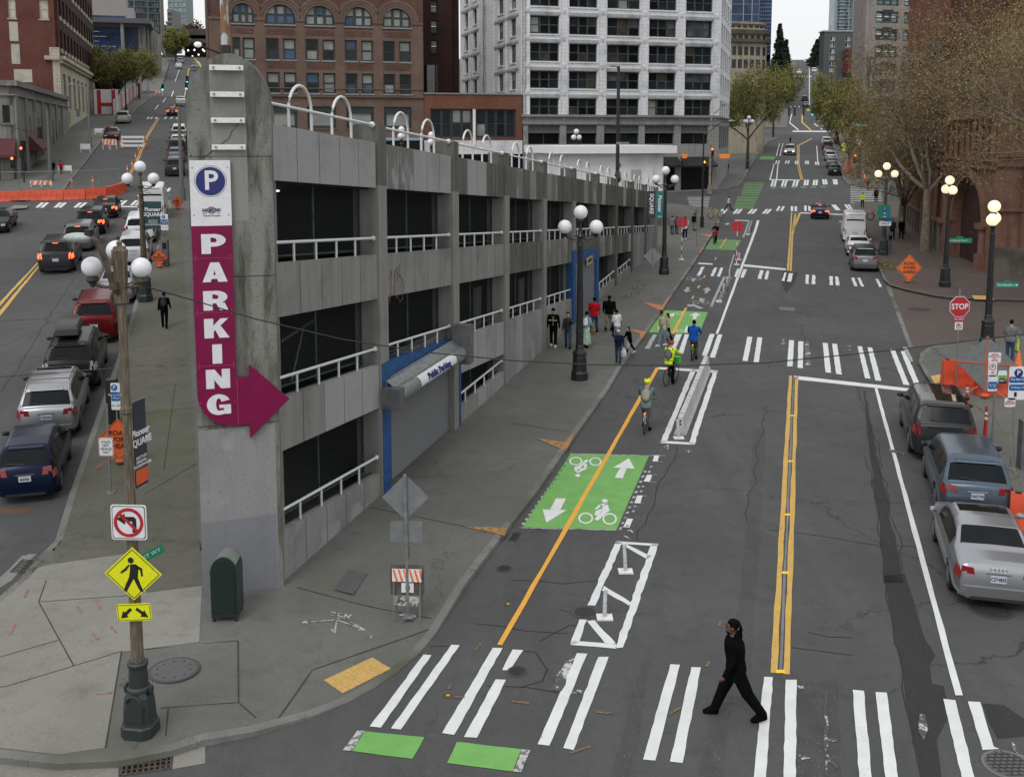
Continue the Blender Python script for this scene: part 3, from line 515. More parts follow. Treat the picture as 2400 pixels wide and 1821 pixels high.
marks('bike_symbols',sym,PW,h=.020,j=.004)
sw=ring(B3,K,1520,705,28,12,.2)+ring(B3,K,1592,708,28,12,.2)+ring(B3,K,1572,912,28,13,.2)+ring(B3,K,1655,912,28,13,.2)+[(B3,K,[(1540,708),(1575,700),(1555,735),(1535,725)]),(B3,K,[(1490,780),(1522,782),(1508,806),(1535,807),(1490,825),(1462,803),(1480,803)]),(B3,K,[(1675,780),(1705,808),(1682,808),(1672,830),(1645,830),(1652,806),(1628,803)]),(B3,K,[(1605,870),(1650,880),(1625,915),(1600,895)]),(B3,K,[(1500,930),(1555,925),(1640,960),(1600,965),(1560,945),(1495,945)]),(B3,K,[(1850,228),(1862,240),(1838,250),(1815,238)]),(B3,K,[(1690,945),(1712,948),(1828,692),(1806,690)]),(B3,K,[(1968,352),(1984,354),(2034,212),(2022,210)]),(B3,K,[(1850,640),(1862,640),(1905,500),(1893,500)])]
marks('bike_symbols_worn',sw,PWW,h=.012,j=.006)
# painted kerb ramps wings
def wings(nm,items,m):
    sheet(nm,[W(N(o,p,K),.13) for o,p in items],lambda x,y:hk(x,y)+.016,m)
wings('kerb_wing_yellow',[(C2,[(1785,1222),(2150,1232),(2125,1298)]),(C3,[(205,467),(430,495),(450,500),(530,420),(535,440),(462,570),(420,560)])],PYW)
wings('kerb_wing_orange',[(B3,[(1115,905),(1290,935),(1330,870),(1340,880),(1290,975),(1240,970)]),(B3,[(985,1135),(1150,1160),(1110,1225),(1095,1215),(1090,1175)]),(B3,[(1600,325),(1710,330),(1700,352)]),(B3,[(1628,438),(1640,442),(1605,495),(1597,490)])],PORG)
# spray marks on the pavement
spr=[];spr2=[]
for o,s,pts,w in [(D2,SD,[(395,340),(690,310),(930,385)],.035),(D2,SD,[(690,310),(670,415)],.035),(D2,SD,[(640,380),(670,415),(705,378)],.03),(D2,SD,[(810,325),(930,385),(870,385)],.03),(D2,SD,[(465,308),(395,340),(440,342)],.03),(D2,SD,[(750,300),(760,262),(795,298),(808,266)],.035),(D2,SD,[(740,262),(700,262),(705,280),(735,285),(730,298),(695,296)],.035),(D2,SD,[(640,275),(670,275),(678,255),(640,250)],.035),(D2,SD,[(970,455),(990,432)],.08),(C3,K,[(1300,545),(1335,520),(1330,560)],.04),(C3,K,[(1485,578),(1540,575)],.04),(C3,K,[(1510,565),(1512,590)],.04),(D2,SD,[(1225,268),(1250,275),(1262,258)],.05),(D2,SD,[(1325,270),(1350,290),(1355,272)],.05),(C3,K,[(990,1260),(1010,1250),(1035,1275)],.05),(C3,K,[(960,1300),(1010,1330)],.05)]:
    (spr if o is D2 else spr2).extend(strip(N(o,pts,s),w,.13 if o is D2 else 0))
sheet('spray_marks_white',spr,lambda x,y:hk(x,y)+.014,PWW);sheet('spray_marks_road',spr2,.016,PWW)
spr=[]
for o,s,pts in [(D1,SD,[(130,370),(90,460)]),(D1,SD,[(235,80),(210,150)]),(D1,SD,[(660,225),(695,275)]),(D1,SD,[(825,185),(855,250)]),(D1,SD,[(945,395),(990,445)]),(D1,SD,[(790,455),(840,505)]),(D1,SD,[(820,972),(960,960)])]:spr+=strip(N(o,pts,s),.045)
sheet('spray_marks_red',spr,lambda x,y:hk(x,y)+.012,mat('spray_red',(.30,.13,.11),.8,noise=.4,nscale=20))
spr=[]
for o,s,pts in [(D3,SD,[(490,1475),(680,1415)]),(D3,SD,[(1330,1150),(1440,1085)]),(D3,SD,[(720,1125),(870,1140)]),(D3,SD,[(0,1035),(150,1050)]),(D3,SD,[(1660,740),(1685,690)]),(D3,SD,[(1765,395),(1780,350)]),(D2,SD,[(1640,930),(1665,885)]),(D2,SD,[(1690,998),(1780,1000)]),(D2,SD,[(1870,600),(1920,540)]),(C4,K,[(0,215),(60,230)])]:spr+=strip(N(o,pts,s),.06,0)
sheet('spray_marks_orange',spr,.013,mat('spray_orange',(.17,.115,.06),.8,noise=.5,nscale=20))
# ================= PARKING GARAGE =================
W0=gp(672,1374);K_=.0745
GA=thing('parking_garage','wedge shaped concrete parking garage with round topped prow between the two streets','parking garage',(W0.x,W0.y,0),R(90-AY))
def zt(z,u):return z-K_*u
def gz(u):
    p=W0+az(AY)*u;return G(p.x+.1,p.y)+.13
def quadprism(mb,u0,u1,zb0,zb1,zt0,zt1,y0,y1,mi=0):
    mb.hexa([(u0,y0,zb0),(u1,y0,zb1),(u1,y1,zb1),(u0,y1,zb0)],[(u0,y0,zt0),(u1,y0,zt1),(u1,y1,zt1),(u0,y1,zt0)],mi)
bays=[(0.0,5.8)]+[(6.4*i,6.4*i+5.8) for i in range(1,10)]
WM=[CONC,CONCK,PANL,PANP,PNT2,BLUEP,J]
PAT={0:[2,2,2,2,2],1:[3,3,2,2,2],2:[1,2,2,1,1],3:[1,3,1,0,1],4:[0,3,1,1,1],5:[1,1,0,1,3],6:[1,2,1,1,1],7:[1,1,2,1,1],8:[1,2,1,1,1],9:[1,1,1,1,2]}
def band(bi,zt_,zb_,pat,nm='wall_panel',floor=None,ceil=None,y=.06,seam=None):
    u0,u1=bays[bi];mb=MB();n=5;w=(u1-u0)/n
    for i in range(n):
        a=u0+w*i+.018;b=u0+w*(i+1)-.018
        za,zb2=[(zt(zb_,q) if zb_ is not None else gz(q)-.15) for q in (a,b)]
        if floor:za=max(za,gz(a)+floor) ;zb2=max(zb2,gz(b)+floor)
        quadprism(mb,a,b,za,zb2,zt(zt_,a) if ceil is None else ceil(a),zt(zt_,b) if ceil is None else ceil(b),y,y+.22,pat[i])
    zl=[(zt(zb_,q) if zb_ is not None else gz(q)-.15) for q in (u0,u1)]
    if floor:zl=[max(z,gz(q)+floor) for z,q in zip(zl,(u0,u1))]
    quadprism(mb,u0,u1,zl[0]+.005,zl[1]+.005,(zt(zt_,u0) if ceil is None else ceil(u0))-.012,(zt(zt_,u1) if ceil is None else ceil(u1))-.012,y+.02,y+.30,6)
    return mb.build(nm,WM,GA)
for i in range(10):band(i,10.87,9.65,PAT[i])
B2P={0:[0]*5,1:[0]*5,2:[0]*5,3:[1]*5,4:[3,3,3,3,1],5:[1,1,1,1,1],6:[3,3,1,3,1],7:[1,3,1,1,2],8:[4]*5,9:[4]*5}
def b2floor(u):return max(zt(6.62,u),gz(u)-.1)
for i in range(10):
    if i<8:band(i,7.83,6.62,B2P[i])
    else:band(i,7.83,None,[4,4,2,4,4])
# column between street and roof
for i in range(1,11):
    u0=6.4*i-.6;u1=6.4*i-.0;u1=min(u1,63.8)
    mb=MB();b=gz((u0+u1)/2)-.1
    quadprism(mb,u0,u1,b,b,zt(9.72,u0),zt(9.72,u1),0,.75,0);quadprism(mb,u0,u1,zt(9.72,u0),zt(9.72,u1),zt(11.36,u0),zt(11.36,u1),-.003,.7,1)
    mb.build('column',[CONC if i<6 else CONCK,CONCK],GA)
# low bands
def cgz(k):return lambda u:gz(u)+k
band(0,4.77,3.57,[0,0,2,2,2]);band(0,1.70,None,[4,4,4,4,0])
band(1,4.80,3.9,[5]*5)
band(2,4.77,3.5,[2]*5);band(2,9,None,[0,0,2,2,2],ceil=cgz(.55))
for i in (3,4):band(i,4.77,None,[4,2,4,4,4] if i==3 else [2,2,4,4,0])
band(6,9,None,[0]*5,ceil=cgz(.5));band(7,9,None,[0]*5,ceil=cgz(.42))
# sills (ledge) and dark interior: decks, back wall
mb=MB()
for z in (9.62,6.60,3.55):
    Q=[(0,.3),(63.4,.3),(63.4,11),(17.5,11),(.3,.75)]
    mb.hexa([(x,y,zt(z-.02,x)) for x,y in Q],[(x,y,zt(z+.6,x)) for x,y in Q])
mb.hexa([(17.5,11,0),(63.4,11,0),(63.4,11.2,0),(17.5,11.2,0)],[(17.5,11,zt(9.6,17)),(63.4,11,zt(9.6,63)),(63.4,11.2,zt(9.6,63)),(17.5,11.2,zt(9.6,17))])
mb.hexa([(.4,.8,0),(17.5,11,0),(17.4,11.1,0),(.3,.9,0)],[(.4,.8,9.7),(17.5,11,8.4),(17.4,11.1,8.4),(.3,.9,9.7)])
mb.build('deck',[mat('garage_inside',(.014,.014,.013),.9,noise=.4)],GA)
mb=MB();P1=[(0,.3),(63.4,.3),(63.4,28),(0,.9)]
mb.hexa([(x,y,zt(9.9,x)) for x,y in P1],[(x,y,zt(10.0,x)) for x,y in P1]);mb.build('roof_deck',[CONCK],GA)
# chain link screens
SCR=bpy.data.materials.new('chain_link_screen');SCR.use_nodes=True;t=SCR.node_tree;b_=t.nodes['Principled BSDF'];b_.inputs['Base Color'].default_value=(.014,.02,.019,1);b_.inputs['Roughness'].default_value=.6
q=t.nodes.new('ShaderNodeTexCoord');mp=t.nodes.new('ShaderNodeMapping');mp.inputs['Rotation'].default_value=(0,R(45),0);t.links.new(q.outputs['Object'],mp.inputs[0])
w1=t.nodes.new('ShaderNodeTexWave');w1.bands_direction='X';w1.inputs['Scale'].default_value=3.4;w2=t.nodes.new('ShaderNodeTexWave');w2.bands_direction='Z';w2.inputs['Scale'].default_value=3.4
for w_ in (w1,w2):t.links.new(mp.outputs[0],w_.inputs[0])
mx=t.nodes.new('ShaderNodeMath');mx.operation='MAXIMUM';t.links.new(w1.outputs['Fac'],mx.inputs[0]);t.links.new(w2.outputs['Fac'],mx.inputs[1])
gt=t.nodes.new('ShaderNodeMath');gt.operation='GREATER_THAN';gt.inputs[1].default_value=.93;t.links.new(mx.outputs[0],gt.inputs[0]);t.links.new(gt.outputs[0],b_.inputs['Alpha'])
DKG=mat('dark_green_post',(.03,.06,.055),.6,noise=.4,nscale=5)
def opening(bi,ztop,zbot,fl=None,rail=True,y=.55):
    u0,u1=bays[bi];B=(lambda u:zt(zbot,u)) if fl is None else (lambda u:gz(u)+fl)
    T=lambda u:zt(ztop,u)
    mb=MB();mb.add([(u0,y,B(u0)+.05),(u1,y,B(u1)+.05),(u1,y,T(u1)),(u0,y,T(u0))],[(0,1,2,3)]);mb.build('chain_link_screen',[SCR],GA)
    um=(u0+u1)/2
    mb=MB();mb.tube([(um,y,B(um)),(um,y,T(um))],.035);mb.tube([(u0,y,B(u0)+.1),(u1,y,B(u1)+.1)],.03);mb.tube([(u1-.05,y,B(u1)),(u1-.05,y,T(u1))],.03);mb.build('screen_post',[DKG],GA)
    # ledge top
    if rail:
        h=.45 if fl is None else .42;mb=MB();mb.tube([(u0-.0,.16,B(u0)+h),(u1,.16,B(u1)+h)],.038,8);mb.ball((u1-.04,.16,B(u1)+h),.075,8)
        n=4
        for k in range(n):
            u=u0+(k+.93)*(u1-u0)/5.02;mb.tube([(u,.16,B(u)-.02),(u,.16,B(u)+h)],.032,6)
        mb.build('guard_rail',[WHTR],GA,smooth=50)
for i in range(10):opening(i,9.65,7.83)
for i in range(5):opening(i,6.62,4.77)
opening(0,3.57,1.70);opening(2,3.5,0,.55)
opening(6,6.62,0,.5);opening(7,6.62,0,.42)
# ceiling lamps seen in the first bays
LMP=mat('tube_lamp',(1,.98,.85),.5,emis=2.5)
for u,y,z in [(1.9,1.3,9.5),(4.6,2.6,9.5)]:
    MB().box(u,u+.55,y,y+.06,z-K_*u-.04,z-K_*u,0).build('ceiling_lamp',[LMP],GA)
MB().box(10.8,12.2,5,5.2,6.0,7.2).build('wall_box',[mat('dim_panel',(.06,.055,.04),.8)],GA)
# stair door panel seen behind bay 2 and 4 screens
for u,z0 in ((16.9,2.9),(23.5,2.4)):MB().box(u,u+.9,.75,.8,z0,z0+2.0).build('inner_panel',[CONCK],GA)
mb=MB();mb.tube([(.1,1.4,5.2),(5.7,1.9,5.55)],.04,5);mb.tube([(1.2,1.5,4.5),(2.6,1.6,5.45)],.03,5);mb.tube([(3.6,1.6,4.3),(5.0,1.9,5.5)],.03,5);mb.build('inner_rail',[GALV],GA)
# arches and top rails
for i in range(10):
    u0,u1=bays[i]
    for a in (1.06,3.36):
        l=u0+a;r=l+1.16;zb=zt(10.80,(l+r)/2);pts=[(l,.2,zt(10.8,l)),(l,.2,zb+.5)]
        for k in range(1,12):
            t_=PI*k/12;pts.append(((l+r)/2-.58*math.cos(t_),.2,zb+.5+.58*math.sin(t_)))
        pts+=[(r,.2,zb+.5),(r,.2,zt(10.8,r))]
        MB().tube(pts,.036,8).build('arch_hoop',[WHTR],GA,smooth=50)
    mb=MB();mb.tube([(u0+(.0 if i else .02),.14,zt(11.32,u0)),(u1,.14,zt(11.34,u1))],.035,8);mb.ball((u1-.03,.14,zt(11.34,u1)),.085,10)
    mb.build('roof_rail',[WHTR],GA,smooth=50)
# roller shutter in bay 2
SHM=bpy.data.materials.new('shutter_slats');SHM.use_nodes=True;t=SHM.node_tree;b_=t.nodes['Principled BSDF'];b_.inputs['Base Color'].default_value=(.16,.165,.17,1);b_.inputs['Roughness'].default_value=.6;b_.inputs['Metallic'].default_value=.3
GREYB=mat('grey_metal_box',(.14,.145,.155),.5,.3,noise=.25,nscale=3)
mb=MB();n=27
for k in range(n):
    z0=gz(6.5)-.05+k*(2.75/n)
    u0,u1=6.55,12.62;g0,g1=gz(u0),gz(u1)
    mb.hexa([(u0,.18,z0),(u1,.18,z0+.1),(u1,.24,z0+.1),(u0,.24,z0)],[(u0,.235,z0+.09),(u1,.235,z0+.19),(u1,.25,z0+.19),(u0,.25,z0+.09)])
sh=mb.build('roller_shutter',[SHM],GA)
mb=MB();mb.box(6.45,6.56,.02,.3,gz(6.5)-.1,3.9);mb.box(12.60,12.68,.02,.3,gz(12.6)-.1,3.6);mb.box(6.56,12.6,.25,.6,.4,4.2);mb.build('shutter_guide',[GREYB],GA)
mb=MB();mb.box(5.86,6.44,-.025,.2,gz(6)-.1,4.36);mb.box(12.7,12.86,-.025,.3,gz(12.7)-.1,3.9);mb.box(12.15,12.36,-.02,.1,3.0,4.15);mb.build('blue_frame',[BLUEP],GA)
hz=3.40;yc=-.27
mb=MB();pts=[(6.15,yc,hz),(12.0,yc,hz+.05)];mb.tube(pts,.25,20,0);mb.add([(6.1,yc,hz+.25),(12.1,yc,hz+.30),(12.1,.0,hz+.5),(6.1,.0,hz+.45)],[(0,1,2,3)],0);mb.box(6.1,12.1,-.05,.05,hz-.3,hz+.45,0)
hs_=mb.build('shutter_housing',[GALV],GA,smooth=40)
MB().box(5.78,6.14,-.56,.0,hz-.30,hz+.28).build('end_box',[GREYB],hs_);MB().box(11.95,12.4,-.62,.0,hz-.3,hz+1.0).build('end_box',[GREYB],hs_)
SIG=MB()
for k in range(8):
    a=R(-12+k*10);b=R(-12+(k+1)*10);r=.257
    SIG.add([(7.6,yc-r*math.cos(a),hz+.01+r*math.sin(a)),(10.9,yc-r*math.cos(a),hz+.04+r*math.sin(a)),(10.9,yc-r*math.cos(b),hz+.04+r*math.sin(b)),(7.6,yc-r*math.cos(b),hz+.01+r*math.sin(b))],[(0,1,2,3)])
SIG.build('sign_face',[SGW],hs_)
text('lettering','Public Parking',.27,NAVY,hs_,(9.25,yc-.253,hz+.11),(R(68),0,0),off=.012,sx=1.35)
# pedestrian roll-up door further along
mb=MB();mb.box(31.3,32.0,-.03,.3,gz(31.6)-.1,4.86);mb.box(37.6,38.35,-.03,.3,gz(38)-.1,4.33);mb.hexa([(32,-.028,4.19),(37.6,-.028,3.74),(37.6,.3,3.74),(32,.3,4.19)],[(32,-.028,4.84),(37.6,-.028,4.36),(37.6,.3,4.36),(32,.3,4.84)]);mb.build('blue_frame',[BLUEP],GA)
mb=MB();mb.box(32,37.6,.1,.2,gz(34)-.4,4.2);[mb.box(32+i*.47,32.03+i*.47,.08,.1,gz(34)-.3,3.9) for i in range(12)];mb.build('roll_door',[mat('pale_grey_door',(.20,.21,.22),.5,.1,noise=.15,nscale=2)],GA)
mb=MB();mb.box(34.7,36.3,-.045,-.03,3.72,4.12);bk=mb.build('notice_board',[mat('notice_cream',(.55,.42,.2),.6,noise=.3,nscale=9)],GA)
text('lettering','GARAGE',.3,SGK,bk,(35.5,-.05,3.92),(R(90),0,0),off=.01)
quad=MB()
# red graffiti tag
gr=[(6.62,6.62),(6.8,6.85),(6.75,6.3),(6.6,5.95),(6.75,6.15),(7.0,6.1),(7.05,6.55),(7.0,6.8),(7.2,6.85),(7.05,6.55),(7.3,6.5),(7.25,6.9),(7.45,6.95),(7.4,6.7),(7.3,6.68),(7.65,6.5),(7.75,6.2),(7.6,5.9),(7.4,5.85),(7.3,6.05),(7.1,6.0)]
mb=MB();mb.tube([(x,.055,z) for x,z in gr],.011,4);mb.build('graffiti',[mat('graffiti_red',(.14,.05,.045),.8)],GA)
# James Street side and back walls
u=az(AJ);P0=Vector((W0.x,W0.y,0))-az(73.6)*1.62
def loc(v):
    v=Vector(v)-Vector((W0.x,W0.y,0));a=az(AY);n=Vector((-a.y,a.x,0))
    return Vector((v.x*a.x+v.y*a.y,v.x*n.x+v.y*n.y,v.z))
mb=MB();A=P0+u*.4;Bp=P0+u*60
mb.hexa([loc(A+Vector((0,0,0))),loc(Bp),loc(Bp+Vector((.3,0,0))),loc(A+Vector((.3,0,0)))],[loc(A+Vector((0,0,9.8))),loc(Bp+Vector((0,0,9.3))),loc(Bp+Vector((.3,0,9.3))),loc(A+Vector((.3,0,9.8)))])
E0=P0+u*60;E1=Vector((W0.x,W0.y,0))+az(AY)*63.4
mb.hexa([loc(E0),loc(E1),loc(E1+Vector((0,-.3,0))),loc(E0+Vector((0,-.3,0)))],[loc(E0+Vector((0,0,9.3))),loc(E1+Vector((0,0,5.2))),loc(E1+Vector((0,-.3,5.2))),loc(E0+Vector((0,-.3,9.3)))])
mb.build('side_wall',[CONC],GA)
# ---- the prow
PW_=gp(657.5,1388);pr=thing('prow_root','x','x');bpy.data.objects.remove(pr)
def ploc(x,y,z):   # prow frame: x along the face (right +), y into the building
    a=az(73.6);n=Vector((-a.y,a.x,0));return loc(Vector((PW_.x,PW_.y,0))+a*x+n*y+Vector((0,0,z)))
mb=MB();XL,XR=-1.66,.07;ZS=11.05;ZA=12.33
def arch(y,ins=0):
    pts=[(XL+ins*1.0,.0),(XR-ins,.0)]
    c=(XL+XR)/2;r=(XR-XL)/2-ins
    for k in range(0,21):
        t_=PI*k/20;pts.append((c+r*math.cos(t_),ZS+(ZA-ZS-ins)*math.sin(t_)))
    return pts
f0=arch(0);f1=arch(0)
fr=[ploc(x,0,z) for x,z in f0];bk_=[ploc(x+(.12 if x>c_ else 0),.75,z) for x,z in f1 for c_ in [(XL+XR)/2]]
mb.hexa(fr,bk_,0)
prow=mb.build('prow',[PROWM],GA,smooth=30)
mb=MB();mb.hexa([ploc(XL+.004,-.012,0),ploc(XR-.09,-.012,0),ploc(XR-.09,.0,0),ploc(XL+.004,.0,0)],[ploc(XL+.004,-.012,4.27),ploc(XR-.09,-.012,4.32),ploc(XR-.09,.0,4.32),ploc(XL+.004,.0,4.27)],0)
mb.build('painted_plinth',[PNT2],GA)
mb=MB();mb.hexa([ploc(XL+.002,-.016,0),ploc(XR-.12,-.016,0),ploc(XR-.12,-.012,0),ploc(XL+.002,-.012,0)],[ploc(XL+.002,-.016,2.2),ploc(XR-.12,-.016,2.25),ploc(XR-.12,-.012,2.25),ploc(XL+.002,-.012,2.2)],0);mb.build('painted_plinth',[wall_mat('blue_grey_plinth',(.195,.20,.215),(.175,.18,.193),speck=.4)],GA)
mb=MB()
mb.hexa([ploc(-1.18,-.005,8.8),ploc(-.45,-.005,8.8),ploc(-.45,.0,8.8),ploc(-1.18,.0,8.8)],[ploc(-1.18,-.005,12.0),ploc(-.45,-.005,12.0),ploc(-.45,0,12.0),ploc(-1.18,0,12.0)]);mb.build('patched_strip',[CONC],GA)
for z in (12.08,11.53,10.99,10.43):
    mb=MB();a=ploc(-1.17,-.10,z-.11);mb.hexa([ploc(-1.17,-.10,z-.11),ploc(-.48,-.10,z-.11),ploc(-.48,-.06,z-.11),ploc(-1.17,-.06,z-.11)],[ploc(-1.17,-.10,z),ploc(-.48,-.10,z),ploc(-.48,-.06,z),ploc(-1.17,-.06,z)],0)
    for x in (-1.09,-.56):mb.tube([ploc(x,-.13,z-.055),ploc(x,.0,z-.055)],.024,8,1)
    mb.build('mounting_bar',[WHT,GALV],GA)
for z in (10.17,7.6,4.35):
    mb=MB();mb.hexa([ploc(XL,-.006,z),ploc(XR,-.006,z+.0),ploc(XR,0,z),ploc(XL,0,z)],[ploc(XL,-.006,z+.014),ploc(XR,-.006,z+.014),ploc(XR,0,z+.014),ploc(XL,0,z+.014)]);mb.build('joint',[J],GA)
mb=MB();mb.tube([ploc(-.62,-.01,11.0),ploc(-.62,-.01,10.85),ploc(-.75,-.01,10.7),ploc(-.82,-.01,10.55),ploc(-1.0,-.01,10.42),ploc(-1.15,-.01,10.3),ploc(-1.35,-.006,10.15)],.007,4);mb.build('crack',[J],GA)
# mast on the prow top
mb=MB();c=ploc(-.82,.35,0);mb.tube([c+Vector((0,0,12.5)),c+Vector((0,0,16.5))],.085,10,0);mb.tube([c+Vector((0,0,12.15)),c+Vector((0,0,12.52))],.12,10,1);mb.tube([c+Vector((0,0,12.1)),c+Vector((0,0,12.16))],.2,10,1);mb.build('mast',[mat('rusty_white_pole',(.42,.44,.46),.6,noise=0,nscale=5,col2=(.20,.10,.045),lo=.38,hi=.42,streak=(1,1,.4)),mat('rust_brown',(.06,.04,.03),.9,noise=.5,nscale=9)],GA,smooth=50)
mb=MB();f=c+Vector((-.5,.35,12.5));mb.tube([c+Vector((0,0,12.3)),f],.02,6,1);mb.ball(f,.085,10,0,(1,1,.7));mb.build('flood_lamp',[mat('lamp_white',(.8,.8,.8),.3,emis=.3),BLACK],GA,smooth=50)
# ---- the parking sign on the prow (its own thing)
sa=az(73.6)
SG=thing('parking_sign','tall white and magenta PARKING sign with an arrow on the garage prow','parking sign',(PW_.x,PW_.y,0),R(16.4))
def P2(pts,y0,y1,m,name,parent=None):
    mb=MB();mb.prism(pts,y0,y1);return mb.build(name,[m],parent or SG)
P2([(-1.64,8.72),(-.81,8.72),(-.81,10.10),(-1.64,10.10)],-.10,-.05,SGW,'white_panel')
arc=[(-.9+.74*math.cos(PI+PI/2*k/10)-0,5.1+.74*math.sin(PI+PI/2*k/10)) for k in range(11)]
pur=[(-.81,8.72),(-1.64,8.72)]+[(-1.64+.0,5.1)]+[(x,z) for x,z in arc[1:]]+[(-.575,4.37),(-.565,4.05),(.30,4.87),(-.548,5.69),(-.556,5.42),(-.81,5.42)]
pb=P2(list(reversed(pur)),-.10,-.05,MAG,'magenta_panel')
mb=MB()
for z in (8.03,6.86,5.70):mb.box(-1.635,-.815,-.104,-.10,z,z+.008)
mb.box(-.81,-.80,-.104,-.10,4.38,5.4)
for z in (8.0,8.08,6.83,6.91,5.67,5.75,4.9,9.95,8.95):
    for x in (-1.58,-.87):mb.box(x-.012,x+.012,-.108,-.10,z-.012,z+.012)
mb.build('panel_seams',[mat('sign_seam',(.42,.05,.13),.6)],SG)
def discp(cx_,cz,r,y,m,name,n=40,parent=None,r2=None):
    mb=MB();pts=[(cx_+r*math.cos(2*PI*k/n),cz+r*math.sin(2*PI*k/n)) for k in range(n)]
    if r2 is None:mb.prism(pts,y-.004,y,0)
    else:
        for k in range(n):
            a,b=2*PI*k/n,2*PI*(k+1)/n
            mb.hexa([(cx_+r*math.cos(a),y-.004,cz+r*math.sin(a)),(cx_+r*math.cos(b),y-.004,cz+r*math.sin(b)),(cx_+r2*math.cos(b),y-.004,cz+r2*math.sin(b)),(cx_+r2*math.cos(a),y-.004,cz+r2*math.sin(a))],[(cx_+r*math.cos(a),y,cz+r*math.sin(a)),(cx_+r*math.cos(b),y,cz+r*math.sin(b)),(cx_+r2*math.cos(b),y,cz+r2*math.sin(b)),(cx_+r2*math.cos(a),y,cz+r2*math.sin(a))],0)
    return mb.build(name,[m],parent or SG)
discp(-1.22,9.66,.30,-.10,NAVY,'round_emblem');discp(-1.22,9.66,.33,-.10,NAVY,'emblem_ring',r2=.322)
FR=(R(90),0,0)
text('letter','P',.56,SGW,SG,(-1.215,-.106,9.66),FR,off=.012,sx=1.02)
mb=MB();D4p=[(-1.22,9.13),(-1.37,9.05),(-1.22,8.97),(-1.07,9.05)]
for a,b in zip(D4p,D4p[1:]+D4p[:1]):mb.tube([(a[0],-.104,a[1]),(b[0],-.104,b[1])],.005,4)
mb.build('diamond_outline',[mat('dull_red',(.25,.02,.03),.5)],SG)
text('lettering','DIAMOND',.085,NAVY,SG,(-1.22,-.108,9.05),FR,off=.002,sx=.95)
text('lettering','PARKING',.03,NAVY,SG,(-1.22,-.106,9.095),FR);text('lettering','SERVICE',.03,NAVY,SG,(-1.22,-.106,9.008),FR)
text('lettering','SINCE',.028,MAG,SG,(-1.36,-.106,8.985),FR);text('lettering','1922',.028,MAG,SG,(-1.08,-.106,8.985),FR)
text('lettering','Family Owned & Operated',.032,NAVY,SG,(-1.22,-.106,8.935),FR,shear=.3)
# heavy poster letters
def letter(ch,zc,w=.50,h=.42,xc=-1.20):
    x0,x1=xc-w/2,xc+w/2;z0,z1=zc-h/2,zc+h/2;mb=MB();Y0,Y1=-.108,-.10
    ct=[0]
    def pz(p):ct[0]+=1;mb.prism([(x0+a*w,z0+b*h) for a,b in p],Y0-.0006*ct[0],Y1)
    def arcp(cx_,cz,rx,rz,ix,iz,a0,a1,n=14):
        for k in range(n):
            a,b=a0+(a1-a0)*k/n,a0+(a1-a0)*(k+1)/n
            pz([(cx_+ix*math.cos(a),cz+iz*math.sin(a)),(cx_+rx*math.cos(a),cz+rz*math.sin(a)),(cx_+rx*math.cos(b),cz+rz*math.sin(b)),(cx_+ix*math.cos(b),cz+iz*math.sin(b))])
    if ch in 'PR':
        pz([(0,0),(.38,0),(.38,1),(0,1)])
        pz([(.38,1),(.38,.82),(.5,.82),(.55,1)]);pz([(.38,.58),(.38,.36),(.55,.36),(.5,.58)])
        arcp(.5,.68,.5,.32,.13,.12,-PI/2,PI/2)
        if ch=='R':pz([(.5,.42),(.68,0),(1.0,0),(1.0,.06),(.88,.38),(.62,.45)])
        if ch=='R':pz([(.38,.5),(.38,.36),(.7,.36),(.6,.5)])
    elif ch=='A':
        pz([(0,0),(.33,0),(.62,1),(.34,1)]);pz([(.64,0),(1.03,0),(.70,1),(.40,1)]);pz([(.25,.16),(.75,.16),(.7,.36),(.3,.36)])
    elif ch=='K':
        pz([(0,0),(.38,0),(.38,1),(0,1)]);pz([(.38,.58),(.38,.30),(.72,1),(1,1)][::-1] and [(.38,.34),(.55,.5),(1,1),(.68,1),(.38,.64)]);pz([(.42,.5),(.62,0),(1.04,0),(.66,.66)])
    elif ch=='I':pz([(.30,0),(.70,0),(.70,1),(.30,1)])
    elif ch=='N':pz([(0,0),(.34,0),(.34,1),(0,1)]);pz([(.66,0),(1,0),(1,1),(.66,1)]);pz([(.0,1),(.36,1),(1,0),(.62,0)])
    elif ch=='G':
        arcp(.5,.5,.5,.54,.12,.33,R(25),R(285),22);pz([(.52,.48),(1,.48),(1,0),(.76,0),(.7,.08),(.7,.32),(.52,.32)]);pz([(.5,-.04),(.72,.0),(.72,.2),(.52,.18)])
    return mb.build('letter',[SGW],SG)
for ch,z in zip('PARKING',(8.335,7.73,7.12,6.52,5.96,5.415,4.85)):letter(ch,z,.50 if ch!='I' else .5)
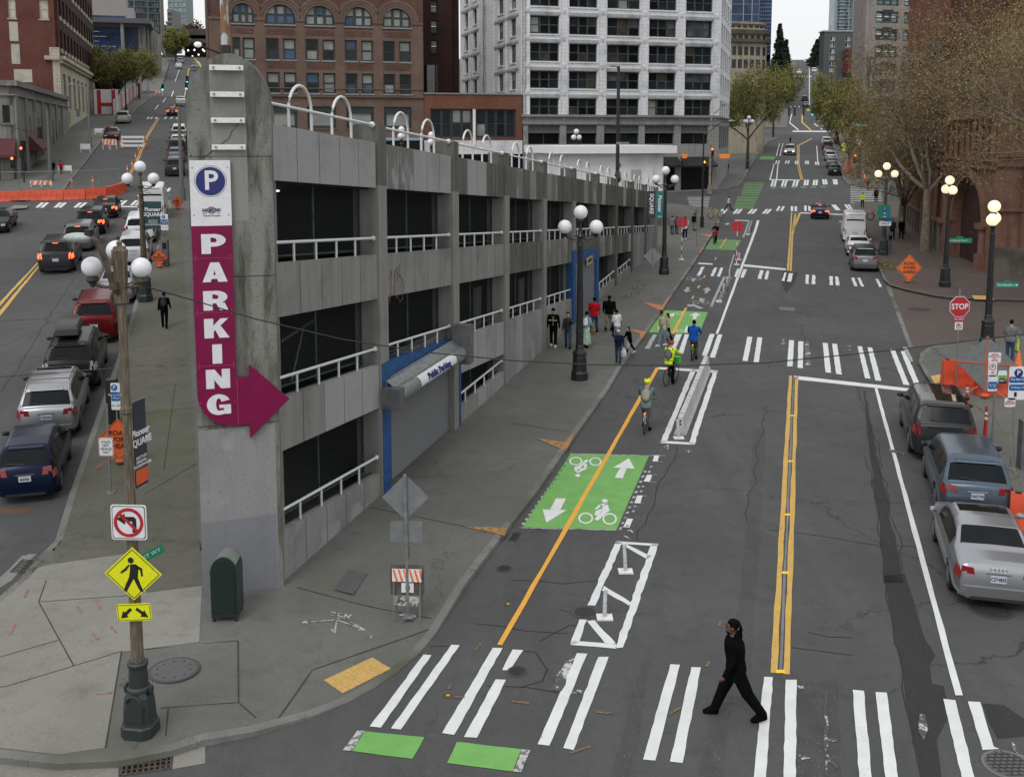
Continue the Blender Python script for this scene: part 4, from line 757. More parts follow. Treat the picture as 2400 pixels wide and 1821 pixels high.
# ================= BUILDINGS =================
RB=random.Random(11)
class Wall:
    """vertical wall plane: starts at world XY P, runs along azimuth ang; left to right as seen from outside"""
    def __init__(s,P,ang,org):
        s.P=Vector((P[0],P[1],0));s.a=ang;d=az(ang);n=Vector((-d.y,d.x,0))  # n: inward
        s.M=Matrix(((d.x,n.x,0,P[0]-org[0]),(d.y,n.y,0,P[1]-org[1]),(0,0,1,0),(0,0,0,1)))
    def u(s,px,py=200):return pln(px,py,s.P,s.a)[0]
    def z(s,px,py):return pln(px,py,s.P,s.a)[1]
    def end(s,u):return s.P+az(s.a)*u
    def mb(s):
        m=MB();m.X=s.M;return m
def facade(w,par,x0,x1,z0,z1,cols,rows,wm,gm,nx=1,nz=2,dep=.28,frame=FRAME,th=.4,sill=None,fw=.07,wname='window',lit=None,solid=False,proud=None,lintel=None,extra=None,blinds=None):
    mb=w.mb();e=sorted(cols);cur=x0
    for a,b in e:
        if a>cur:mb.box(cur,a,0,th,z0,z1)
        zc=z0
        for c,d in sorted(rows):
            if c>zc:mb.box(a,b,0,th,zc,c)
            zc=d
        if z1>zc:mb.box(a,b,0,th,zc,z1)
        cur=b
    if x1>cur:mb.box(cur,x1,0,th,z0,z1)
    if extra:extra(mb)
    o=mb.build('wall',wm if isinstance(wm,list) else [wm],par)
    gms=gm if isinstance(gm,list) else [gm]
    for a,b in e:
        for c,d in rows:
            m=w.mb();g=[frame]+gms
            for i in range(nx):
                for j in range(nz):
                    k=1+RB.randrange(len(gms))
                    xa=a+fw+(b-a-fw)*i/nx;xb=a+(b-a-fw)*(i+1)/nx;za=c+fw+(d-c-fw)*j/nz;zb=c+(d-c-fw)*(j+1)/nz
                    m.box(xa,xb,dep+.04,dep+.06,za,zb,k)
            m.box(a,b,dep+.02,dep+.03+.0,c,c+fw,0);m.box(a,b,dep,dep+.1,d-fw,d,0)
            for i in range(nx+1):
                x=a+(b-a-fw)*i/nx;m.box(x,x+fw*(1.6 if 0<i<nx else 1),dep-.012,dep+.1,c,d,0)
            for j in range(1,nz):
                z=c+(d-c-fw)*j/nz;m.box(a,b,dep-.006,dep+.1,z,z+fw*.7,0)
            m.build(wname,g,par)
    if sill:
        m=w.mb()
        for a,b in e:
            for c,d in rows:m.box(a-.1,b+.1,-.10,0.02,c-.16,c)
        m.build('sill_course',[sill],par)
    return o
def bld(name,label,cat,P):
    return thing(name,label,cat,(P[0],P[1],0))
def backing(par,pts,z0,z1,m,org,name='core'):
    mb=MB();mb.hexa([(x-org[0],y-org[1],z0) for x,y in pts],[(x-org[0],y-org[1],z1) for x,y in pts]);return mb.build(name,[m],par)
# ---- white terracotta tower
P=atY(1226,300,125.7);org=P
ST=bld('office_tower','white terracotta office tower with rows of triple windows at the far corner','office tower',P)
w=Wall(P,73.6,org);px=[(1242.5,1310),(1333.5,1399),(1422,1498),(1520,1583),(1605,1667)]
cols=[(w.u(a),w.u(b)) for a,b in px];xe=w.u(1687)
zr=[(w.z(1276,b),w.z(1276,a)) for a,b in ((-93,-50),(-28,15),(37,80),(101,144),(166,207.5),(230,271))]
facade(w,ST,0,xe,w.z(1276,274),42,cols,[(a,b) for a,b in zr]+[(zr[0][0]+3.46*k,zr[0][1]+3.46*k) for k in (1,)],TERRA,[GLASS,GLD,GLASS,GLASS,GLD,GLASS,GLWARM,GLASS,GLD,GLD],nx=3,nz=2,frame=FRG,fw=.13,sill=TERRA)
# vertical pilaster mouldings and roundels, rope bands under the sills
for q_,(ci,ri,xa,xb,za,zb_) in enumerate(((2,4,.36,.62,.05,.95),(3,3,.68,.95,.5,.95),(2,3,.70,.95,.45,.95),(0,3,.05,.3,.1,.9),(4,3,.1,.9,.1,.9),(1,5,.1,.9,.55,.95),(3,5,.05,.95,.05,.95),(4,1,.05,.95,.5,.95),(2,1,.05,.6,.5,.95),(3,0,.05,.3,.05,.9))):
    a_,b_=cols[ci];z0_,z1_=zr[5-ri];mm_=w.mb();mm_.box(a_+(b_-a_)*xa,a_+(b_-a_)*xb,.308,.318,z0_+(z1_-z0_)*za,z0_+(z1_-z0_)*zb_);mm_.build('blind_and_reflection_patch',[GLB if q_%3==0 else mat('painted_pane_reflection',(.075,.085,.095),.15,noise=.5,nscale=.7)],ST)  # blinds, plus pane reflections painted in as paler patches
m=w.mb();g_=[c for c in cols];mids=[(-.05,g_[0][0])]+[(g_[i][1],g_[i+1][0]) for i in range(4)]+[(g_[4][1],xe)]
zb=w.z(1276,274)
for a,b in mids:
    c=(a+b)/2;wd=min(.5,(b-a)/2-.08)
    m.box(c-wd,c-wd+.09,-.12,0,zb,42);m.box(c+wd-.09,c+wd,-.12,0,zb,42)
    for z0,z1 in zr:
        for z in (z0-.42,z1+.5):m.tube([(c,-.10,z),(c,.0,z)],.2,12);m.tube([(c,-.16,z),(c,-.1,z)],.1,8)
m.build('pilaster_moulding',[TERRA],ST)
ROPE=wall_mat('rope_moulding',(.40,.41,.42),(.2,.2,.2),streak=(6,6,2))
for a,b in cols:
    for z0,z1 in zr:
        m=w.mb();m.box(a-.15,b+.15,-.14,0,z1+.10,z1+.42)
        n=int((b-a)/.22)
        for k in range(n):m.box(a+k*.22,a+k*.22+.11,-.16,0,z1-.03,z1+.10)
        m.build('rope_band',[ROPE],ST)
# stone base
z1_,z2_=w.z(1276,272),w.z(1276,290)
m=w.mb();m.box(-.3,xe+.4,-.45,.4,z2_+.75,z1_);m.box(-.1,xe+.15,-.15,.4,z2_-.1,z2_+.75);m.box(-.3,xe+.3,-.5,.0,z1_-.12,z1_+.14);m.build('cornice',[STONE],ST)
text('lettering','SMITH TOWER',.75,mat('carved_letters',(.16,.165,.16),.9),ST,tuple(w.M@Vector((w.u(1458),-.16,w.z(1276,286)))),(R(90),0,R(16.4)),sx=1.25)
bx=[(1238,1313),(1328,1400),(1417,1499),(1513,1582),(1598,1662)]
cb=[(w.u(a),w.u(b)) for a,b in bx]
DKP=mat('dark_transom_panel',(.06,.065,.07),.4,noise=.3,nscale=1)
facade(w,ST,0,xe,0,z2_+.1,cb,[(w.z(1276,339),w.z(1276,312)),(w.z(1276,311),w.z(1276,294))],STONE,[GLASS,GLD],nx=2,nz=1,frame=FRG,dep=.35)
m=w.mb()
for a,b in cb:m.box(a,b,.3,.32,w.z(1276,311),w.z(1276,294))
for a,b in cb:m.box(a,b,.2,.34,w.z(1276,350),w.z(1276,338.5))
m.build('transom_panel',[mat('glass_panel_grey',(.10,.11,.12),.3,noise=.3)],ST)
m=w.mb();lo=w.z(1650,440)
for a,b in ((w.u(1560),w.u(1585)),(w.u(1600),w.u(1668))):m.box(a,b,-.05,.01,3,w.z(1600,368))
m.build('shop_opening',[GLD],ST)
m=w.mb()
for a,b in ((1557,1590),(1598,1672)):
    u0,u1=w.u(a),w.u(b);zz=w.z(1600,368);m.add([(u0,-.05,zz),(u1,-.05,zz),(u1+.2,-1.3,zz-1.0),(u0-.2,-1.3,zz-1.0),(u0-.2,-1.3,zz-1.25),(u1+.2,-1.3,zz-1.25)],[(0,1,2,3),(3,2,5,4)])
m.build('awning',[BLACK],ST)
for a,b,yy in ((1589,1603,366),(1676,1702,366)):
    m=w.mb();u0,u1=w.u(a),w.u(b);zz=w.z((a+b)/2,361);z3=w.z((a+b)/2,371);m.prism([(u0,zz),(u1,zz),(u1-.15,z3),(u0+.15,z3)],-1.5,-1.2);m.build('orange_sign',[mat('amber_sign',(.7,.2,.03),.5,emis=.3)],ST)
e=w.end(xe)
wr=Wall(e,AY,org);xr=18.3
cr=[(1.2+i*3.5,1.2+i*3.5+1.9) for i in range(5)]
facade(wr,ST,0,xr,zb,42,cr,zr,TERRA,[GLASS,GLD],nx=1,nz=2,frame=FRG,fw=.1,sill=TERRA)
m=wr.mb();m.box(.42,xr,-.45,.4,z2_+.75,z1_);m.build('cornice',[STONE],ST)
facade(wr,ST,0,xr,0,z2_+.8,[(1+i*3.5,3.3+i*3.5) for i in range(5)],[(w.z(1276,350),w.z(1276,294))],STONE,[GLD],nx=1,nz=2,frame=FRG)
# left flank along James, with the light court
far=P+az(AJ)*30.6;t1,t2=13.0,17.9
wl=Wall(P+az(AJ)*t1,AJ+180,org);wl2=Wall(far,AJ+180,org)
facade(wl,ST,0,t1,0,42,[(2.2,4.6),(7.6,10.0)],zr,TERRA,[GLASS,GLD,GLASS,GLB],nx=2,nz=2,frame=FRG,fw=.1,sill=TERRA)
facade(wl2,ST,0,30.6-t2,0,42,[(2.4,4.4),(7.2,9.2)],zr,TERRA,[GLASS,GLD],nx=1,nz=2,frame=FRG,fw=.1,sill=TERRA)
for W_,L_,cc in ((wl,t1,[(2.2,4.6),(7.6,10.0)]),(wl2,30.6-t2,[(2.4,4.4),(7.2,9.2)])):
    for z0,z1 in zr:
        for a,b in cc:m=W_.mb();m.box(a-1.6,b+1.2,-.1,0,z1+.12,z1+.42);m.build('rope_band',[ROPE],ST)
    for x in (.3,6.0,L_-.5):m=W_.mb();m.box(x,x+.12,-.12,0,0,42);m.build('corner_moulding',[TERRA],ST)
wc=Wall(P+az(AJ)*t2,73.6,org)
facade(wc,ST,0,7,0,42,[(1.9,3.1)],zr,TERRA,[GLWARM,GLD,GLD],nx=1,nz=2,frame=FRG,fw=.08)
backing(ST,[tuple(P+az(AJ)*t1+az(73.6)*7)[:2],tuple(P+az(AJ)*t1+az(73.6)*.4)[:2],tuple(P+az(AJ)*.45+az(73.6)*.4)[:2],tuple(e+az(AY)*.5-az(73.6)*.5)[:2],tuple(e+az(AY)*18-az(73.6)*.5)[:2]],0,41.9,TERRA,org)
# ---- tan brick warehouse with arched windows
P=atY(495,300,115.8);org=P
BU=bld('brick_warehouse','tan brick building with a row of big arched windows behind the garage','brick building',P)
w=Wall(P,73.6,org);xe=w.u(993)
def A2p(x):return 600+x/K
prs=[[(537,566),(577,606)]]+[[(A2p(a),A2p(b)) for a,b in q] for q in ([(95,205),(240,348)],[(432,540),(575,680)],[(768,868),(905,1005)],[(1092,1192),(1228,1328)])]
prs=prs[1:];prs=[[(533,561),(0,0)]]+prs
lcol=[(w.u(548),w.u(566)),(w.u(571.5),w.u(599.5))]
cols=lcol+[(w.u(a),w.u(b)) for q in prs[1:] for a,b in q]
rA=(w.z(640,140),w.z(640,90.5));rB=(w.z(640,218),w.z(640,170));zt_=w.z(640,57.5);za_=w.z(640,11);rG=(w.z(640,301),w.z(640,249))
BG=[GLB,GLB,GLB,GLASS,GLD,GLB,GLBL]
facade(w,BU,0,xe,rG[1]+.3,zt_-.35,cols,[rA,rB],BR_BUT,BG,nx=1,nz=2,fw=.16,sill=STONE)
bay=[(w.u(548),w.u(599.5))]+[(w.u(q[0][0]),w.u(q[1][1])) for q in prs[1:]]
def arches(mb):
    for a,b in bay:
        c=(a+b)/2;r=(b-a)/2;zs=za_-r*.98
        for k in range(12):
            t0,t1=PI*k/12,PI*(k+1)/12
            mb.prism([(c+r*math.cos(t1),zs+r*math.sin(t1)*.98),(c+r*math.cos(t0),zs+r*math.sin(t0)*.98),(c+r*math.cos(t0),za_+.02),(c+r*math.cos(t1),za_+.02)],0,.4)
facade(w,BU,0,xe,zt_-.35,34,bay,[(zt_,za_)],BR_BUTD,[GLB,GLB,GLBL],nx=3,nz=2,fw=.2,sill=STONE,extra=arches)
m=w.mb()
for a,b in bay:
    c=(a+b)/2;r=(b-a)/2;zs=za_-r*.98
    for rr,dd,pr_ in ((r+.02,.28,.05),(r+.32,.28,.10),(r+.62,.3,.15)):
        for k in range(18):
            t0,t1=PI*k/18,PI*(k+1)/18
            q=[(c+q_*math.cos(t_),zs+q_*math.sin(t_)*.98) for q_,t_ in ((rr,t0),(rr+dd,t0),(rr+dd,t1),(rr,t1))]
            m.prism(q,-pr_,.01)
m.build('arch_ring',[BR_BUT],BU)
m=w.mb();ed=[0]+[x for a,b in bay for x in (a,b)]+[xe]
for i in range(0,len(ed),2):
    if ed[i+1]-ed[i]>.2:
        m.box(ed[i]+.03,ed[i+1]-.03,-.16,0,zt_+.35,zt_+.62);m.box(ed[i]+.08,ed[i+1]-.08,-.05,0,rG[1]+.9,zt_+.35)
m.box(0,xe,-.22,0,rG[1]+1.0,rG[1]+1.15);m.box(0,xe,-.14,0,rG[1]+1.9,rG[1]+2.0);m.build('pilaster',[BR_BUT],BU)
m=w.mb()
for a,b in bay:
    for za,zb2 in ((rA[1]+.42,zt_-.5),(rB[1]+.42,rA[0]-.35)):m.box(a+.1,b-.1,-.03,0,za,zb2)
m.build('patterned_panel',[BR_BUTD],BU)
facade(w,BU,0,xe,5,rG[1]+.3,bay,[rG],BR_BUT,[GLB,GLB,GLD],nx=1,nz=1,fw=.3,sill=BR_BUT)
m=w.mb()
for a,b in bay:
    m.box(a,b,.15,.3,rG[1]-.75,rG[1]-.6)
    for k in range(1,3):m.box(a+(b-a)*k/3-.05,a+(b-a)*k/3+.05,.15,.3,rG[1]-.7,rG[1])
    m.box(a,b,.22,.3,rG[1]-.65,rG[1])
m.build('transom_bar',[FRAME],BU)
m=w.mb();m.box(w.u(840),w.u(985),-1.3,-.02,w.z(640,330)+.0,w.z(640,326)+.12);m.build('blue_canopy',[mat('pale_blue_canopy',(.25,.35,.45),.5)],BU)
m=w.mb();m.box(w.u(860),w.u(980),-.04,0,4.5,w.z(900,330));m.build('shop_opening',[GLD],BU)
wl=Wall(P+az(AJ)*22,AJ+180,org);facade(wl,BU,0,22,5,34,[(1.5+i*4,3.6+i*4) for i in range(5)],[rA,rB,(zt_,za_)],BR_BUT,BG,nx=1,nz=2)
backing(BU,[tuple(P+az(73.6)*.5+az(AJ)*.5)[:2],tuple(P+az(73.6)*xe+az(AJ)*.5)[:2],tuple(P+az(73.6)*xe+az(AJ)*21)[:2],tuple(P+az(73.6)*.5+az(AJ)*21)[:2]],4,33.9,BR_DK,org)
# ---- dark brick tower set back
P=atY(993,300,134);org=P
DB=bld('dark_brick_block','dark red brick back wall of a tall building behind the low orange brick shop','brick building',P)
w=Wall(P,73.6,org);cc=[(w.u(1011),w.u(1027))]
facade(w,DB,-6,w.u(1060),0,36,cc,[(w.z(1018,125),w.z(1018,95)),(w.z(1018,78),w.z(1018,49)),(w.z(1018,30),w.z(1018,2))],BR_DK,[GLASS,GLB],nx=1,nz=2,frame=BLACK,fw=.12,sill=BR_DK)
m=w.mb();m.box(w.u(1060),w.u(1083),1.5,2.0,0,36);m.box(w.u(1060)-.2,w.u(1060),.4,2,0,36);m.build('side_wall',[BR_DK],DB)
m=w.mb();m.tube([(w.u(1016),-.4,w.z(1018,220)),(w.u(1016),-.4,w.z(1018,152))],.04,5);m.tube([(w.u(1022.5),-.4,w.z(1018,220)),(w.u(1022.5),-.4,w.z(1018,152))],.04,5)
for k in range(12):z=w.z(1018,218-k*5.6);m.tube([(w.u(1016),-.4,z),(w.u(1022.5),-.4,z)],.025,4)
m.build('ladder',[GALV],DB)
m=w.mb();m.box(w.u(995),w.u(1013),-1.5,-.2,5,w.z(1005,155));m.build('metal_duct',[GALV],DB)
# ---- low orange brick shop
P=atY(995,300,122.3);org=P
LB=bld('brick_shop','low orange brick shop with wide dark windows beside the white tower','shop',P)
w=Wall(P,73.6,org);xe=w.u(1224)
facade(w,LB,0,xe,w.z(1100,330),w.z(1100,222),[(w.u(1008),w.u(1107)),(w.u(1115),w.u(1209))],[(w.z(1100,323),w.z(1100,256))],BR_LOW,[GLD,GLASS,GLB,GLB],nx=4,nz=2,fw=.2,dep=.3)
m=w.mb();m.box(-.05,xe,-.12,.4,w.z(1100,222),w.z(1100,220)+.05);m.build('coping',[STONE],LB)
m=w.mb();m.box(-.05,xe,-.1,.35,w.z(1100,362),w.z(1100,330));m.build('stone_band',[TERRA],LB)
m=w.mb();m.box(0,xe,.0,.4,2,w.z(1100,362));m.build('shop_front',[GLD],LB)
m=w.mb();m.tube([(w.u(1110.5),-.15,w.z(1100,342)),(w.u(1110.5),-.15,w.z(1100,257))],.17,10);m.build('white_pilaster',[WHITEW],LB,smooth=50)
backing(LB,[tuple(P+az(AJ)*.5)[:2],tuple(P+az(73.6)*xe+az(AJ)*.5)[:2],tuple(P+az(73.6)*xe+az(AJ)*11)[:2],tuple(P+az(AJ)*11)[:2]],2,w.z(1100,224),BR_DK,org)
# ---- tall red brick block with cream stone base (James north side)
P=atY(148,300,141);org=P
RBK=bld('tall_brick_block','tall dark red brick block with cream stone arcade base along the left street','brick building',P)
wf=Wall(P-az(73.6)*30,73.6,org);L=30
def Z1(x):return x/K
cw=[(wf.u(Z1(100)),wf.u(Z1(170)))];cw2=[(wf.u(Z1(365)),wf.u(Z1(445)))]
facade(wf,RBK,0,L,9,50,cw+cw2,[(wf.z(35,Z1(160)),wf.z(35,Z1(-10)))],BR_RED,[mat('cream_blind',(.52,.50,.42),.8,noise=.15,nscale=1)],nx=1,nz=2,frame=CREAM,fw=.12,sill=CREAM)
m=wf.mb()
for a,b,c,d in ((105,180,190,355),(112,185,380,550),(125,280,595,705)):m.box(wf.u(Z1(a)),wf.u(Z1(b)),-.04,.0,wf.z(40,Z1(d)),wf.z(40,Z1(c)))
m.build('blocked_window',[mat('cream_infill',(.42,.40,.34),.8,noise=.2,nscale=1)],RBK)
ws=Wall(P,AJ,org);LS=52;zb=ws.z(150,140)
nc=12;cs=[(1.6+i*4.15,3.9+i*4.15) for i in range(nc)]
pitch=4.2;rows=[(zb+1.2+i*pitch,zb+3.6+i*pitch) for i in range(6)]
facade(ws,RBK,0,LS,zb,50,cs,rows,BR_DK,[GLD],nx=1,nz=1,frame=BLACK,sill=CREAM)
m=ws.mb()
for a,b in cs:
    for c,d in rows:m.box(a-.1,b+.1,-.08,0,c-.5,c-.16)
m.build('spandrel_stone',[CREAM],RBK)
def arcs(mb):pass
facade(ws,RBK,0,LS,8,zb,[(3+i*6,5.6+i*6) for i in range(8)],[(zb-6.5,zb-2)],CREAM,[GLD],nx=1,nz=1,frame=BLACK,dep=.3)
m=ws.mb();m.box(-.5,LS,-.7,0,zb-.4,zb+.1);m.box(-.3,LS,-.4,0,zb-.8,zb-.4);m.build('cornice',[CREAM],RBK)
m=wf.mb();m.box(L-.9,L+.02,-.06,0,8,zb);m.box(L-1.8,L+.6,-.5,0,zb-.4,zb+.1);m.box(L-1.2,L+.02,-.1,0,zb,zb+1.2);m.build('corner_quoins',[CREAM],RBK)
m=ws.mb();m.box(6.2,10,-1.2,-1.1,ws.z(190,278)-0,ws.z(190,262));m.build('store_banner',[mat('teal_banner',(.02,.16,.16),.6)],RBK)
# ---- grey concrete corner building
P=atY(36,300,100);org=P
CGB=bld('concrete_shop_block','weathered grey concrete corner building with maroon awnings on the left','building',P)
wf=Wall(P-az(73.6)*16,73.6,org);ztop=wf.z(36,189)
facade(wf,CGB,0,16,5,ztop,[(wf.u(2),wf.u(27))],[(wf.z(15,289),wf.z(15,247))],CG,[GLD],nx=1,nz=1,fw=.15,sill=CG)
ws=Wall(P,AJ,org);LS=ws.u(157)
facade(ws,CGB,0,LS,5,ztop,[(q+d,q+d+1.0) for q in (7.5,13.5,19.5,25.5,31.5) for d in (0,1.7)],[(ztop-6.6,ztop-3.2)],CG,[GLD],nx=1,nz=1,frame=CG,fw=.1)
m=ws.mb();m.box(-.3,LS,-.35,.0,ztop-.5,ztop);m.box(-.3,LS,-.2,.0,ztop-1.4,ztop-1.25)
for q in (0,6,12,18,24,30,36):m.box(q,q+1.0,-.18,0,5,ztop-1.25)
m.build('pilaster',[CG],CGB)
m=wf.mb();m.box(0,16.0,-.35,0,ztop-.5,ztop);m.box(0,16.0,-.2,0,ztop-1.4,ztop-1.25);m.build('parapet_band',[CG],CGB)
m=wf.mb();m.box(2,14.5,-.04,0,5,9.0);m.build('shop_opening',[GLD],CGB)
m=ws.mb()
for a,b in ((1.5,5.5),(14,18),(24,28)):m.box(a,b,-.04,0,5,ws.z(60,330) if a<5 else 10.6)
m.build('shop_opening',[GLD],CGB)
MAR=mat('maroon_awning',(.085,.02,.025),.8,noise=.2)
for W_,a,b,zt0,zz,pr in ((wf,4,16,wf.z(15,325),wf.z(15,364),1.4),(ws,6.5,13,10.9,9.4,1.4)):
    m=W_.mb();m.add([(a,-.02,zt0),(b,-.02,zt0),(b,-pr,zz),(a,-pr,zz),(a,-pr,zz-.25),(b,-pr,zz-.25),(b,-.02,zz-.25),(a,-.02,zz-.25)],[(0,1,2,3),(3,2,5,4),(1,6,5,2),(0,3,4,7)]);m.build('awning',[MAR],CGB)
backing(CGB,[tuple(P+az(AJ)*.5-az(73.6)*.5)[:2],tuple(P+az(AJ)*LS-az(73.6)*.5)[:2],tuple(P+az(AJ)*LS-az(73.6)*16)[:2],tuple(P+az(AJ)*.5-az(73.6)*16)[:2]],4,ztop-.4,CG,org)
# ---- civic building with blue glass hall and canopy
P=atY(226,60,255);org=P
CV=bld('civic_hall','civic building with blue glass hall under a flat grey canopy up the left street','civic building',P)
w=Wall(P,73.6,org);x1=w.u(334)
BGL=gl('blue_hall_glass',(.03,.06,.13),.12)
facade(w,CV,-12,x1,w.z(280,172),w.z(280,62),[(-10,w.u(292)),(w.u(296),x1-.5)],[(w.z(280,122),w.z(280,64))],CG,[BGL],nx=6,nz=5,frame=BLACK,fw=.12)
m=w.mb();m.box(-12,w.u(362),-4,12,w.z(280,58),w.z(280,50));m.box(-12,w.u(352),-2,12,w.z(280,50),w.z(280,45));m.build('canopy',[mat('canopy_grey',(.07,.075,.08),.5)],CV)
m=w.mb();m.box(-12,w.u(300),4,14,w.z(280,45),w.z(280,-60));m.box(w.u(300),w.u(318),4,14,w.z(280,45),w.z(280,14));m.build('stone_block',[mat('pale_stone_block',(.27,.26,.25),.8,noise=.12)],CV)
m=w.mb();m.box(-12,w.u(298),3.9,4,w.z(280,44),w.z(280,34));m.build('clerestory',[BGL],CV)
for q in (294,341,347,353,358,363,369):
    m=w.mb();u_=w.u(q);off=-3 if q==294 else 0+(q-341)*1.0
    m.tube([(u_,off,w.z(q,165)),(u_,off,w.z(q,57))],.45,8);m.build('canopy_column',[CG],CV,smooth=50)
# ---- glass tower
P=atY(270,60,330);org=P
GT=bld('glass_office_tower','teal glass office tower rising behind the civic hall','office tower',P)
w=Wall(P,73.6,org)
facade(w,GT,0,w.u(385),w.z(300,120),w.z(300,-60),[(1,w.u(320)),(w.u(324),w.u(352)),(w.u(355),w.u(384))],[(w.z(330,100-i*14),w.z(330,100-i*14-12)) for i in range(9)],mat('tower_spandrel',(.08,.11,.115),.5),[gl('teal_glass',(.045,.09,.10),.1),gl('teal_glass_light',(.12,.17,.18),.1),GLASS],nx=5,nz=1,frame=BLACK,fw=.2)
wr=Wall(w.end(w.u(385)),AJ,org);facade(wr,GT,0,30,w.z(300,120),w.z(300,-60),[(1+i*4,4+i*4) for i in range(7)],[(w.z(330,100-i*14),w.z(330,100-i*14-9)) for i in range(9)],mat('tower_stone',(.2,.19,.18),.8),[GLASS],nx=1,nz=1,frame=BLACK)
for nm,lb,a,b,t_,bt,Y,cm,gm in (('residential_tower','slim pale blue glass tower above the overpass on the left',395,442,-60,60,520,(.2,.24,.25),(.25,.33,.36)),('hillside_block','small grey block beside the overpass up the left street',393,408,22,72,420,(.16,.16,.15),(.02,.03,.03))):
    P=atY(a,60,Y);B_=bld(nm,lb,'tower',P);w=Wall(P,90,P)
    facade(w,B_,0,w.u(b),w.z(a,bt),w.z(a,t_),[(.06*w.u(b)+i*w.u(b)/4,.06*w.u(b)+i*w.u(b)/4+w.u(b)/5.5) for i in range(4)],[(w.z(a,bt-10-i*12),w.z(a,bt-18-i*12)) for i in range(6 if Y>500 else 3)],mat(nm+'_wall',cm,.7),[gl(nm+'_glass',gm)],nx=1,nz=1,frame=BLACK)
    mm=w.mb();mm.box(0,w.u(b),.4,12,w.z(a,bt)-8,w.z(a,t_)-.1);mm.build('core',[mat(nm+'_wall',cm,.7)],B_)
# ---- motorway overpass across James
P=atY(396,90,395);OV=bld('highway_overpass','dark concrete highway overpass crossing the left street uphill','overpass',P);w=Wall(P,90,P)
OVM=mat('overpass_concrete',(.055,.052,.048),.9,noise=.3,nscale=.2)
for a,b in ((68,83),(92,101)):
    m=w.mb();m.box(-25,30,0,14,w.z(420,b),w.z(420,a));m.build('deck',[OVM],OV)
for q in (388,399,486,497):
    m=w.mb();u_=w.u(q);m.box(u_-.9,u_+.9,3,6,25,w.z(420,92));m.build('pier',[OVM],OV)
m=w.mb();m.box(w.u(412),w.u(500),13,13.5,w.z(420,134),w.z(420,84));m.build('underpass_shade_sheet',[mat('underpass_shade',(.01,.01,.01),.9)],OV)  # near-black sheet that paints in the shade under the deck
for i in range(9):
    m=w.mb();u_=w.u(421+i*8+RB.uniform(-3,3));z_=w.z(420,RB.uniform(110,132));m.ball((u_,12.5,z_),.35,6);m.build('tunnel_lamp',[mat('far_lamp_%d'%(i%2),(1,.75,.45) if i%2 else (1,.95,.9),.5,emis=2.5)],OV)
# ---- beige building with rounded corner
P=atY(1700,60,185);org=P
BG_=bld('beige_corner_building','beige stone building with a rounded corner and dark cornices behind street trees','building',P)
m_b=wall_mat('beige_stone',(.36,.32,.24),(.22,.2,.15));m_d=wall_mat('dark_cornice',(.09,.085,.07),(.05,.05,.04))
w=Wall(P,73.6,org);c1,c2=w.u(1758),w.u(1812)
cy=[(0,0)]
def zz(y):return w.z(1740,y)
rad=3.4;cxr=c2-rad
def loop(o=0):
    pts=[(-2,-o),(c1,-o)];a0=0
    pts+=[(cxr+(rad+o)*math.sin(R(a)),rad-(rad+o)*math.cos(R(a))) for a in range(0,95,10)]+[(c2+o,16),(-2,16)]
    return pts
for nm,o,y0,y1,mm in (('wall',0,185,66,m_b),('cornice',.7,100,92,m_d),('cornice',.5,80,70,m_d),('attic',-.6,72,51,m_b),('roof_cornice',-.2,56,51,wall_mat('tan_fascia',(.3,.27,.2),(.2,.18,.14)))):
    b=w.mb();b.prz(loop(o),zz(y0) if nm!='wall' else 0,zz(y1));b.build(nm,[mm],BG_,smooth=40)
rows_=[(91,82),(130,110),(160,140)]
for y0,y1 in rows_+[(70,59)]:
    for i in range(7):
        b=w.mb();oo=.62 if y0==70 else -.02;xx=w.u(1714+i*14);
        if i<5:b.box(xx,xx+.75,oo-.03,oo+.1,zz(y0),zz(y1))
        else:
            a=R(30+(i-5)*38);q=Vector((cxr+(rad+.02-oo)*math.sin(a),rad-(rad+.02-oo)*math.cos(a),0));b.hexa([(q.x-.4*math.cos(a),q.y-.4*math.sin(a),zz(y0)),(q.x+.4*math.cos(a),q.y+.4*math.sin(a),zz(y0)),(q.x+.4*math.cos(a)-.1,q.y+.4*math.sin(a)+.1,zz(y0)),(q.x-.4*math.cos(a)-.1,q.y-.4*math.sin(a)+.1,zz(y0))],[(q.x-.4*math.cos(a),q.y-.4*math.sin(a),zz(y1)),(q.x+.4*math.cos(a),q.y+.4*math.sin(a),zz(y1)),(q.x+.4*math.cos(a)-.1,q.y+.4*math.sin(a)+.1,zz(y1)),(q.x-.4*math.cos(a)-.1,q.y-.4*math.sin(a)+.1,zz(y1))])
        b.build('window',[GLASS],BG_)
# ---- navy glass tower
P=atY(1690,60,330);NT=bld('navy_glass_tower','dark blue glass skyscraper behind the beige corner building','office tower',P);w=Wall(P,90,P)
NG=gl('navy_glass',(.022,.045,.10),.1);NGL=gl('navy_glass_light',(.10,.15,.24),.1)
facade(w,NT,0,w.u(1804),w.z(1750,140),w.z(1750,-60),[(w.u(1694),w.u(1737)),(w.u(1739),w.u(1757)),(w.u(1759),w.u(1774))],[(w.z(1750,130-24*i),w.z(1750,107-24*i)) for i in range(7)],mat('tower_mullion_pale',(.25,.28,.33),.4),[NG],nx=1,nz=1,frame=NG,fw=.1,dep=.05)
facade(w,NT,w.u(1775),w.u(1804),w.z(1750,140),w.z(1750,-60)+.02,[(w.u(1776),w.u(1803))],[(w.z(1750,130-9*i),w.z(1750,122-9*i)) for i in range(20)],NGL,[NGL],nx=5,nz=1,frame=NG,fw=.2,dep=-.05)
m=w.mb();m.box(0,w.u(1804),.4,30,w.z(1750,140)-5,w.z(1750,-60)-.1);m.build('core',[NG],NT)
